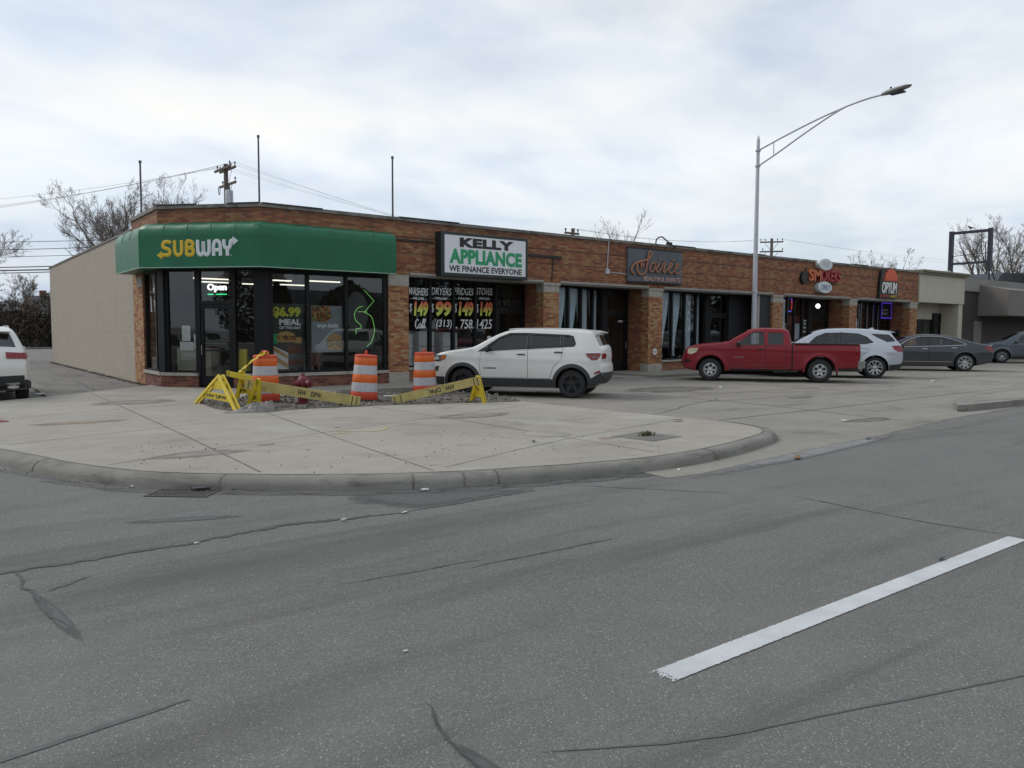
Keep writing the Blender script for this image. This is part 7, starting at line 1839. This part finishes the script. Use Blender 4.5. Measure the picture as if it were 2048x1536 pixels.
# ---- white compact SUV, black mouldings and black wheels
WH = dirtypaint('white_paint_car', (0.66, 0.655, 0.62))
suv = dict(name='white_suv', cat='car', W=0.905, wb=2.636, R=0.33, rim=0.205, zs=(1.06, 0.90), xs=(-1.40, 0.86), paint=WH, handle=M['plastic'], mirrormat=M['plastic'],
  sil=[(-1.95, .30), (-2.08, .42), (-2.125, .60), (-2.115, .74), (-2.07, .82), (-2.085, 1.0), (-2.07, 1.15), (-2.0, 1.24), (-1.87, 1.48), (-1.83, 1.575), (-1.6, 1.615), (-1.0, 1.645), (-.3, 1.65), (.12, 1.63), (.40, 1.56), (.75, 1.37), (1.06, 1.17), (1.30, 1.115), (1.75, 1.055), (2.04, .985), (2.16, .89), (2.185, .76), (2.20, .6), (2.19, .42), (2.1, .29), (1.8, .22), (.9, .22), (-.9, .22), (-1.7, .24)],
  belt=[(1.1, 1.06), (-.2, 1.12), (-1.3, 1.22), (-2.2, 1.24)], tumb=0.34, crease=0.90, flare=0.022, cabin=(-1.85, 1.0),
  windows=[([(.80, 1.085), (-.235, 1.125), (-.235, 1.515), (.18, 1.515), (.42, 1.415)], M['carglass']), ([(-.33, 1.13), (-1.03, 1.185), (-1.03, 1.49), (-.33, 1.515)], M['carglass']), ([(-1.10, 1.195), (-1.33, 1.25), (-1.30, 1.42), (-1.25, 1.465), (-1.10, 1.485)], M['carglass'])],
  screens=[((1.02, 1.20), (.42, 1.545), 0.05), ((-2.025, 1.21), (-1.88, 1.47), 0.0)],
  doors=[([(.86, .46), (.90, .75), (.86, 1.055), (-.265, 1.098), (-.275, .46)], (-.12, .99)), ([(-.285, .46), (-.275, 1.099), (-1.10, 1.172), (-1.06, .90), (-.88, .72), (-.80, .46)], (-1.0, 1.05))],
  cladding=(0.085, M['plastic']),
  patches=[('sill', [(.90, .24), (.90, .44), (-.86, .44), (-.86, .24)], 0.012, 0.03, M['plastic'], (1, -1)),
           ('bumper', [(2.17, .27), (2.19, .45), (1.78, .45), (1.80, .25)], 0.008, 0.03, M['plastic'], (1, -1)),
           ('bumper', [(-1.75, .26), (-1.80, .46), (-2.10, .62), (-2.11, .50), (-1.99, .31)], 0.010, 0.03, M['plastic'], (1, -1)),
           ('headlight', [(2.12, .82), (2.13, .93), (2.02, .965), (1.72, .965), (1.78, .86), (1.95, .80)], 0.004, 0.03, M['lampdark'], (1, -1)),
           ('indicator', [(1.90, .845), (1.85, .93), (1.745, .955), (1.79, .872)], 0.007, 0.02, M['amber'], (1, -1)),
           ('headlight', [(2.10, .84), (2.10, .90), (1.97, .93), (1.92, .86)], 0.0075, 0.02, M['lampclear'], (1, -1)),
           ('tail_light', [(-1.68, 1.04), (-1.71, .97), (-1.83, .885), (-1.97, .885), (-2.03, .94), (-2.065, 1.02), (-2.05, 1.045)], 0.007, 0.03, M['lampred'], (1, -1)),
           ('lamp_trim', [(-1.66, 1.045), (-1.68, 1.075), (-2.05, 1.08), (-2.05, 1.05)], 0.009, 0.02, M['chrome'], (1, -1)),
           ('lamp_trim', [(-1.84, .93), (-1.84, .965), (-2.0, .985), (-1.99, .94)], 0.0095, 0.02, M['lampdark'], (1, -1)),
           ('reflector', [(-1.90, .60), (-1.92, .565), (-2.06, .61), (-2.05, .655)], 0.014, 0.02, M['lampred'], (1, -1)),
           ('fog_light', [(2.13, .56), (2.14, .68), (1.93, .70), (1.97, .58)], 0.004, 0.02, M['plastic'], (1, -1)),
           ('window_trim', [(.95, 1.055), (-1.36, 1.20), (-1.40, 1.27), (-1.33, 1.47), (-1.20, 1.505), (-.2, 1.548), (.20, 1.545), (.46, 1.43), (.41, 1.400), (.175, 1.505), (-.2, 1.505), (-1.2, 1.462), (-1.27, 1.44), (-1.315, 1.27), (-1.30, 1.252), (.80, 1.095)], 0.003, 0.012, M['trimblack'], (1, -1)),
           ('pillar_trim', [(-.238, 1.122), (-.327, 1.126), (-.327, 1.52), (-.238, 1.52)], 0.003, 0.012, M['trimblack'], (1, -1)), ('pillar_trim', [(-1.033, 1.18), (-1.097, 1.188), (-1.097, 1.49), (-1.033, 1.495)], 0.003, 0.012, M['trimblack'], (1, -1)),
           ('pillar_trim', [(.95, 1.06), (.80, 1.08), (.425, 1.412), (.46, 1.425)], 0.004, 0.012, M['trimblack'], (1, -1))],
  wraps=[('bumper', (-2.02, .36), (-2.125, .60), -1, 1, 0.006, M['plastic']), ('grille', (2.186, .76), (2.175, .86), -0.72, 0.72, 0.004, M['trimblack']), ('lower_grille', (2.19, .42), (2.2, .56), -0.75, 0.75, 0.004, M['plastic']), ('number_plate', (-2.08, .90), (-2.08, 1.02), -0.2, 0.2, 0.006, M['plate']),
         ('tail_light', (-2.075, .92), (-2.08, 1.03), 0.60, 0.98, 0.006, M['lampred']), ('tail_light', (-2.075, .92), (-2.08, 1.03), -0.98, -0.60, 0.006, M['lampred'])],
  seatx=-.02, rowx=-.95, dash=.98, dashz=1.06, mirror=(.70, 1.10), wheelkey='suv', spokes=(5, 0.042, 'plain'), rimmat=M['rimblack'])
def spoiler(m, B): m.loft([[(x, y, z + 0.012 * (1 - abs(y))) for x, z in ((-1.45, 1.63), (-1.80, 1.607), (-2.0, 1.565), (-2.0, 1.54), (-1.86, 1.50), (-1.55, 1.585))] for y in (-0.60, -0.3, 0, 0.3, 0.60)])
def rails(m, B):
    for s in (1, -1): m.tube(smoothpath([(.25, s * .60, 1.63), (.05, s * .61, 1.652), (-.6, s * .62, 1.662), (-1.2, s * .61, 1.648), (-1.45, s * .60, 1.62)], 4), 0.016, 6)
suv['extra'] = [('spoiler', spoiler, WH), ('roof_rail', rails, WH), ('wiper', lambda m, B: m.tube([(-2.06, 0.0, 1.235), (-2.04, .3, 1.25)], 0.012, 5), M['plastic'])]
h1 = 126.9
c1 = make_car(suv, 'white compact SUV with black wheels and black arch mouldings parked beside the barrier', place((11.89, 13.35, .07), h1, 2.636), h1)
# model name lettering on the front door: small dark bar of letters
Bs = Body(suv)
F = Matrix.Translation((0, Bs.w(.55, .60) + 0.006, 0)) @ Matrix.Rotation(PI, 4, 'Z')
t_ = text('COMPASS', (-.80, .655, -.48, .69), F, 0, M['black'], c1, 'lettering', 0.004, 0.03)

# ---- red extended-cab pickup
RD = dirtypaint('red_paint_car', (0.20, 0.005, 0.012), 0.0, 0.15, 0.35)
truck = dict(name='red_pickup', cat='pickup', zs=(1.17, 0.86), W=0.905, wb=3.235, R=0.36, rim=0.205, paint=RD, handle=M['trimblack'], mirrormat=M['trimblack'],
  sil=[(-2.70, .44), (-2.74, .55), (-2.76, 1.10), (-2.75, 1.165), (-2.66, 1.170), (-.95, 1.165), (-.90, 1.165), (-.775, 1.165), (-.765, 1.30), (-.725, 1.56), (-.66, 1.69), (-.45, 1.725), (0, 1.735), (.30, 1.715), (.52, 1.63), (.85, 1.42), (1.13, 1.21), (1.35, 1.185), (1.9, 1.14), (2.20, 1.08), (2.34, 1.0), (2.40, .85), (2.44, .72), (2.46, .58), (2.42, .42), (2.25, .34), (1.9, .32), (1.1, .33), (-.2, .33), (-.75, .35), (-2.3, .44)],
  belt=[(1.2, 1.13), (-.8, 1.13), (-2.8, 1.15)], tumb=0.30, crease=1.02, flare=0.03, rk=0.03, rl=0.3, fk=0.22, gap=0.075, cabin=(-.70, 1.05),
  windows=[([(.86, 1.145), (.05, 1.145), (.05, 1.585), (.30, 1.575), (.50, 1.47)], M['carglass']), ([(-.10, 1.155), (-.50, 1.155), (-.555, 1.22), (-.55, 1.52), (-.50, 1.575), (-.10, 1.585)], M['tint'])],
  screens=[((1.10, 1.24), (.50, 1.645), 0.05), ((-.77, 1.24), (-.715, 1.59), 0.10)],
  doors=[([(1.02, .46), (1.03, .9), (.98, 1.128), (-.02, 1.128), (-.02, .46)], (.12, 1.0)), ([(-.035, .46), (-.035, 1.128), (-.62, 1.128), (-.62, .46)], None)],
  patches=[('bed_gap', [(-.79, .36), (-.79, 1.20), (-.83, 1.20), (-.83, .36)], 0.003, 0.008, M['under'], (1, -1)),
           ('window_trim', [(.93, 1.128), (.02, 1.128), (.02, 1.61), (.31, 1.605), (.53, 1.485), (.51, 1.468), (.30, 1.58), (.045, 1.588), (.045, 1.14), (.87, 1.14)], 0.003, 0.010, M['trimblack'], (1, -1)),
           ('headlight', [(2.32, .86), (2.31, 1.0), (2.20, 1.03), (1.98, 1.04), (2.06, .90), (2.20, .84)], 0.005, 0.03, M['lampcream'], (1, -1)),
           ('tail_light', [(-2.62, .82), (-2.62, 1.11), (-2.745, 1.11), (-2.745, .82)], 0.006, 0.03, M['lampred'], (1, -1)),
           ('body_moulding', [(1.0, .60), (1.0, .66), (-.76, .66), (-.76, .60)], 0.014, 0.02, RD, (1, -1)),
           ('sill', [(1.05, .335), (1.05, .40), (-.76, .40), (-.76, .345)], 0.004, 0.02, M['under'], (1, -1)),
           ('bumper_scoop', [(2.40, .56), (2.41, .66), (2.28, .68), (2.22, .60)], 0.004, 0.02, M['under'], (1, -1))],
  wraps=[('grille', (2.42, .80), (2.36, .98), -0.62, 0.62, 0.004, M['lampdark']), ('lower_grille', (2.45, .46), (2.46, .60), -0.6, 0.6, 0.004, M['under']), ('number_plate', (-2.75, .80), (-2.75, .92), -0.2, 0.2, 0.006, M['plate'])],
  seatx=.05, rowx=None, dash=.95, dashz=1.08, seatz=0.66, mirror=(.80, 1.15), wheelkey='truck', spokes=(6, 0.034, 'holes'), rimmat=M['rimsilver'], bed=(-2.68, -.90, .78), rearglass=M['carglass'])
def rbumper(m, B): m.loft([[(-2.72 - c, y, .43), (-2.90 - c, y, .47), (-2.92 - c, y, .66), (-2.72 - c, y, .68)] for y, c in ((-.90, -.04), (-.80, 0), (0, .02), (.80, 0), (.90, -.04))])
def bedrail(m, B):
    for s in (1, -1): m.box((-2.72, s * .72, 1.168), (-.86, s * .875, 1.195), None, 0.01)
    m.box((-2.745, -.72, 1.165), (-2.67, .72, 1.19), None, 0.01)
def flap(m, B):
    for s in (1, -1): m.box((-2.13, s * .62, .20), (-2.115, s * .86, .52))
def farch(ax, s):
    def fn(m, B):
        pts = [(ax + (B.R + .115) * math.cos(a), s * (B.w(ax + (B.R + .115) * math.cos(a), B.R + (B.R + .115) * math.sin(a)) + 0.006), B.R + .01 + (B.R + .115) * math.sin(a)) for a in [R_(-5 + 190 * i / 22) for i in range(23)]]
        m.tube(pts, 0.035, 8)
    return fn
truck['extra'] = [('rear_bumper', rbumper, M['chrome']), ('bed_rail', bedrail, M['plastic']), ('mud_flap', flap, M['rubber']), ('exhaust', lambda m, B: m.tube([(-1.0, .5, .34), (-.3, .5, .32)], 0.05, 8), M['steel'])]
truck['extra'] += [('arch_lip', farch(ax, s_), RD) for ax in (-1.6175, 1.6175) for s_ in (1, -1)]
h2 = 128.4
c2 = make_car(truck, 'dark red extended cab pickup truck with silver steel wheels parked on the forecourt', place((21.77, 13.17, .07), h2, 3.2), h2)
Bt = Body(truck); F = Matrix.Translation((0, Bt.w(.75, .76) + 0.010, 0)) @ Matrix.Rotation(PI, 4, 'Z')
text('PRERUNNER', (-.90, .745, -.60, .775), F, 0, M['chrome'], c2, 'lettering', 0.004, 0.02)

# ---- silver midsize SUV
SL = dirtypaint('silver_paint_car', (0.46, 0.49, 0.53), 0.35)
eq = dict(name='silver_suv', cat='car', W=0.92, wb=2.725, R=0.36, rim=0.235, paint=SL, handle=SL, mirrormat=M['chrome'],
  sil=[(-1.95, .30), (-2.14, .42), (-2.22, .58), (-2.235, .80), (-2.20, 1.0), (-2.17, 1.13), (-2.06, 1.24), (-1.90, 1.45), (-1.86, 1.56), (-1.5, 1.615), (-.9, 1.66), (-.2, 1.665), (.25, 1.63), (.55, 1.54), (.95, 1.32), (1.28, 1.12), (1.45, 1.08), (1.9, 1.01), (2.2, .92), (2.32, .80), (2.35, .6), (2.33, .4), (2.2, .28), (1.85, .22), (.9, .22), (-.9, .22), (-1.7, .24)],
  belt=[(1.2, 1.03), (-.5, 1.09), (-1.5, 1.18), (-2.3, 1.20)], tumb=0.36, crease=0.92, flare=0.024, cabin=(-1.85, 1.15),
  windows=[([(.86, 1.06), (-.25, 1.10), (-.25, 1.53), (.20, 1.52), (.50, 1.40)], M['carglass']), ([(-.34, 1.105), (-1.10, 1.15), (-1.32, 1.20), (-1.10, 1.40), (-.85, 1.50), (-.34, 1.53)], M['tint']), ([(-1.72, 1.22), (-1.98, 1.25), (-1.90, 1.36), (-1.78, 1.47), (-1.22, 1.50), (-1.42, 1.37)], M['tint'])],
  screens=[((1.20, 1.18), (.60, 1.52), 0.05), ((-2.09, 1.22), (-1.93, 1.42), 0.08)],
  doors=[([(.95, .46), (.98, .8), (.92, 1.03), (-.285, 1.078), (-.285, .46)], (-.14, .98)), ([(-.30, .46), (-.30, 1.079), (-1.20, 1.135), (-1.10, .90), (-.92, .72), (-.84, .46)], (-1.02, 1.02))],
  patches=[('sill', [(.95, .24), (.95, .38), (-.9, .38), (-.9, .24)], 0.010, 0.03, M['plastic'], (1, -1)),
           ('bumper', [(-1.78, .26), (-1.80, .46), (-2.20, .50), (-2.22, .44), (-2.06, .30)], 0.010, 0.03, M['plastic'], (1, -1)),
           ('tail_light', [(-1.86, 1.10), (-1.93, .98), (-2.06, .90), (-2.20, .90), (-2.19, 1.06), (-2.12, 1.11)], 0.007, 0.03, M['lampred'], (1, -1)),
           ('headlight', [(2.22, .78), (2.18, .90), (1.75, .95), (1.9, .84)], 0.005, 0.03, M['lampclear'], (1, -1)),
           ('window_trim', [(-1.38, 1.17), (-1.10, 1.135), (-.3, 1.092), (.9, 1.045), (.9, 1.055), (-.3, 1.102), (-1.10, 1.147), (-1.30, 1.19), (-1.33, 1.205), (-1.10, 1.415), (-.85, 1.515), (-.3, 1.548), (-.3, 1.56), (-.86, 1.53), (-1.13, 1.43)], 0.006, 0.012, M['chrome'], (1, -1)),
           ('pillar_trim', [(-.252, 1.10), (-.338, 1.104), (-.338, 1.54), (-.252, 1.54)], 0.003, 0.012, M['trimblack'], (1, -1))],
  wraps=[('bumper', (-2.1, .38), (-2.21, .52), -1, 1, 0.006, M['plastic']), ('grille', (2.34, .6), (2.32, .8), -0.7, 0.7, 0.004, M['trimblack']), ('tail_light', (-2.22, .92), (-2.19, 1.06), 0.5, 0.98, 0.006, M['lampred']), ('tail_light', (-2.22, .92), (-2.19, 1.06), -0.98, -0.5, 0.006, M['lampred'])],
  seatx=.0, rowx=-.95, dash=1.0, dashz=1.05, mirror=(.78, 1.08), wheelkey='eq', spokes=(5, 0.045, 'split'), rimmat=M['rimsilver'])
def eqspoil(m, B): m.loft([[(x, y, z) for x, z in ((-1.5, 1.622), (-1.85, 1.60), (-2.02, 1.55), (-1.88, 1.53), (-1.55, 1.60))] for y in (-0.6, -0.3, 0, 0.3, 0.6)])
eq['extra'] = [('spoiler', eqspoil, SL), ('antenna_fin', lambda m, B: m.loft([[(-1.2, y, 1.64), (-1.42, y, 1.63), (-1.42, y * .3, 1.70), (-1.36, y * .3, 1.71)] for y in (-.03, .03)]), SL)]
h3 = 127
make_car(eq, 'silver SUV parked behind the bed of the red pickup', place((25.49, 13.4, .07), h3, 2.725), h3)

# ---- charcoal sedan with chrome window line
CH_ = dirtypaint('charcoal_paint_car', (0.040, 0.045, 0.052), 0.3)
sed = dict(name='charcoal_sedan', cat='car', W=0.93, wb=2.905, R=0.352, rim=0.245, paint=CH_, handle=M['chrome'], mirrormat=CH_,
  sil=[(-2.1, .30), (-2.40, .38), (-2.47, .55), (-2.49, .78), (-2.44, .95), (-2.34, 1.05), (-2.1, 1.09), (-1.75, 1.16), (-1.2, 1.35), (-.75, 1.44), (-.2, 1.475), (.2, 1.46), (.6, 1.37), (1.05, 1.17), (1.4, 1.01), (1.8, .96), (2.2, .87), (2.42, .74), (2.48, .55), (2.43, .36), (2.25, .25), (1.9, .20), (.9, .19), (-.9, .19), (-1.8, .22)],
  belt=[(1.3, .93), (-.5, .99), (-1.4, 1.04), (-2.5, 1.02)], tumb=0.42, crease=0.80, flare=0.02, cabin=(-1.5, 1.25), rk=0.16,
  windows=[([(.98, .97), (-.10, 1.01), (-.10, 1.365), (.22, 1.345), (.60, 1.22)], M['carglass']), ([(-.18, 1.013), (-.98, 1.045), (-.98, 1.26), (-.60, 1.345), (-.18, 1.366)], M['carglass']), ([(-1.04, 1.048), (-1.42, 1.075), (-1.36, 1.12), (-1.04, 1.24)], M['tint'])],
  screens=[((1.30, 1.06), (.66, 1.36), 0.05), ((-1.65, 1.19), (-.92, 1.41), 0.07)],
  doors=[([(1.0, .40), (1.06, .7), (1.0, .935), (-.14, .985), (-.14, .40)], (.0, .89)), ([(-.155, .40), (-.155, .987), (-1.2, 1.03), (-1.08, .80), (-.95, .66), (-.90, .40)], (-1.06, .93))],
  patches=[('tail_light', [(-2.10, .97), (-2.20, .90), (-2.42, .76), (-2.47, .80), (-2.42, .96), (-2.32, 1.02)], 0.006, 0.03, M['lampred'], (1, -1)),
           ('headlight', [(2.36, .66), (2.30, .80), (1.85, .88), (2.05, .74)], 0.005, 0.03, M['lampclear'], (1, -1)),
           ('rocker_strip', [(1.0, .372), (1.0, .392), (-.98, .392), (-.98, .372)], 0.010, 0.02, M['chrome'], (1, -1)),
           ('pillar_trim', [(-.102, 1.01), (-.178, 1.013), (-.178, 1.37), (-.102, 1.37)], 0.003, 0.012, M['trimblack'], (1, -1)), ('pillar_trim', [(-.982, 1.045), (-1.038, 1.048), (-1.038, 1.245), (-.982, 1.262)], 0.003, 0.012, M['trimblack'], (1, -1))],
  wraps=[('tail_light', (-2.49, .80), (-2.44, .94), -0.98, 0.98, 0.005, M['lampred']), ('number_plate', (-2.48, .56), (-2.49, .68), -0.2, 0.2, 0.006, M['plate']), ('grille', (2.48, .5), (2.43, .7), -0.6, 0.6, 0.004, M['trimblack'])],
  seatx=.15, rowx=-.80, dash=1.1, dashz=.96, seatz=.42, mirror=(.88, 1.0), wheelkey='sed', spokes=(8, 0.03, 'split'), rimmat=M['rimsilver'])
def dlo(m, B):
    line = smoothpath([(x, 0, z) for x, z in ((1.05, .945), (.5, .975), (-.3, 1.0), (-1.0, 1.032), (-1.42, 1.055), (-1.49, 1.075), (-1.40, 1.13), (-1.05, 1.265), (-.62, 1.375), (-.2, 1.40), (.22, 1.375), (.62, 1.24), (1.0, .985))], 4)
    for s in (1, -1): m.tube([(p.x, s * (B.w(p.x, p.z) + .004), p.z) for p in line], 0.011, 6)
sed['extra'] = [('chrome_trim', dlo, M['chrome'])]
h4 = 126
make_car(sed, 'charcoal grey sedan with chrome window outline parked beyond the silver SUV', place((33.23, 13.8, .07), h4, 2.905), h4)

# ---- blue grey hatchback entering at the right edge, and white SUV at the left edge
BG = dirtypaint('bluegrey_paint_car', (0.075, 0.095, 0.115), 0.3)
hb_ = dict(eq); hb_.update(name='blue_grey_car', paint=BG, handle=BG, mirrormat=BG, wheelkey='hb', R=0.335, rim=0.20, spokes=(5, 0.03, 'split'), rimmat=M['steel'])
hb_['patches'] = [(n, p, o_, t, (BG if n == 'window_trim' else m_), s_) for n, p, o_, t, m_, s_ in eq['patches']]
hb_['extra'] = [('spoiler', eqspoil, BG)]
h5 = 122
_h = R_(h5); _p = Vector((44.42, 16.67, .07)) - Vector((math.cos(_h), math.sin(_h), 0)) * 2.725
make_car(hb_, 'blue grey crossover car half out of the frame at the right edge', place(_p, h5, 2.725), h5)
WH2 = dirtypaint('pearl_white_car', (0.64, 0.64, 0.60))
glc = dict(name='white_suv', cat='car', W=0.945, wb=2.873, R=0.365, rim=0.245, paint=WH2, handle=M['chrome'], mirrormat=WH2,
  sil=[(-2.05, .30), (-2.24, .36), (-2.30, .52), (-2.31, .76), (-2.27, .92), (-2.24, 1.06), (-2.13, 1.17), (-1.92, 1.44), (-1.80, 1.56), (-1.45, 1.62), (-.9, 1.645), (-.2, 1.65), (.25, 1.62), (.55, 1.53), (.98, 1.31), (1.32, 1.12), (1.5, 1.08), (1.95, 1.0), (2.22, .92), (2.33, .80), (2.36, .6), (2.33, .38), (2.2, .27), (1.85, .22), (.9, .22), (-.9, .22), (-1.8, .25)],
  belt=[(1.2, 1.03), (-.5, 1.07), (-1.5, 1.10), (-2.3, 1.10)], tumb=0.40, crease=0.92, flare=0.024, rk=0.13, rl=0.7, cabin=(-1.9, 1.2),
  windows=[([(.90, 1.05), (-.25, 1.09), (-.25, 1.52), (.20, 1.50), (.52, 1.38)], M['tint']), ([(-.34, 1.095), (-1.20, 1.12), (-1.10, 1.44), (-.34, 1.52)], M['tint']), ([(-1.28, 1.125), (-1.70, 1.16), (-1.52, 1.36), (-1.18, 1.44)], M['tint'])],
  screens=[((1.24, 1.17), (.62, 1.50), 0.05), ((-2.12, 1.20), (-1.88, 1.485), 0.07)], rearglass=glassmat('rear_tint', (0.06, 0.065, 0.07), 1.7),
  doors=[([(.98, .46), (1.0, .8), (.95, 1.02), (-.285, 1.06), (-.285, .46)], (-.14, .98)), ([(-.30, .46), (-.30, 1.062), (-1.25, 1.09), (-1.15, .90), (-.98, .72), (-.9, .46)], (-1.02, 1.0))],
  patches=[('tail_light', [(-1.93, 1.08), (-1.97, 1.0), (-2.18, .95), (-2.26, .95), (-2.22, 1.09)], 0.006, 0.03, M['lampred'], (1, -1)),
           ('bumper', [(-1.80, .28), (-1.84, .42), (-2.22, .50), (-2.30, .50), (-2.26, .40), (-2.1, .30)], 0.008, 0.03, M['plastic'], (1, -1)),
           ('sill', [(1.0, .24), (1.0, .36), (-.95, .36), (-.95, .24)], 0.010, 0.03, M['plastic'], (1, -1))],
  wraps=[('bumper', (-2.16, .34), (-2.31, .60), -1, 1, 0.005, M['plastic']), ('bumper_trim', (-2.27, .415), (-2.29, .455), -0.88, 0.88, 0.010, M['chrome']), ('tail_light', (-2.27, .955), (-2.24, 1.09), 0.60, 1.04, 0.006, M['lampred']), ('tail_light', (-2.27, .955), (-2.24, 1.09), -1.04, -0.60, 0.006, M['lampred']),
         ('boot_crease', (-2.31, .60), (-2.31, .625), -0.7, 0.7, 0.008, WH2), ('number_plate', (-2.31, .66), (-2.31, .78), -0.25, 0.25, 0.006, M['plate'])],
  seatx=.0, rowx=-.95, dash=1.05, dashz=1.05, mirror=(.82, 1.07), wheelkey='glc', spokes=(5, 0.04, 'split'), rimmat=M['rimsilver'])
def glcspoil(m, B): m.loft([[(x, y, z + .01 * (1 - abs(y))) for x, z in ((-1.45, 1.63), (-1.8, 1.60), (-2.02, 1.535), (-1.90, 1.50), (-1.5, 1.60))] for y in (-0.58, -0.3, 0, 0.3, 0.58)])
def tips(m, B):
    for s in (1, -1): m.loft([[(-2.26 + a, s * .58 + .11 * math.cos(t), .355 + .035 * math.sin(t)) for t in [2 * PI * i / 14 for i in range(14)]] for a in (0.0, -0.055)])
glc['extra'] = [('spoiler', glcspoil, WH2), ('roof_rail', rails, M['chrome']), ('exhaust_tip', tips, M['chrome'])]
make_car(glc, 'white SUV seen from behind at the left edge on the side street', place((1.93, 20.57, .02), 90, 2.873, 'R', 0.945), 90)

# cars parked out of the frame, mirrored in the corner shop's glass
for x, y, rz, lab in ((-11.5, 18.5, 90, 'white compact SUV parked along the far kerb of the side street'), (-11.8, 12.0, 90, 'second white compact SUV parked nearer along the far kerb of the side street'), (24.0, -8.2, 180, 'white compact SUV parked across the main road')):
    o = copy_tree(c1); o.location = (x, y, 0); o.rotation_euler = (0, 0, R_(rz)); o['label'] = lab
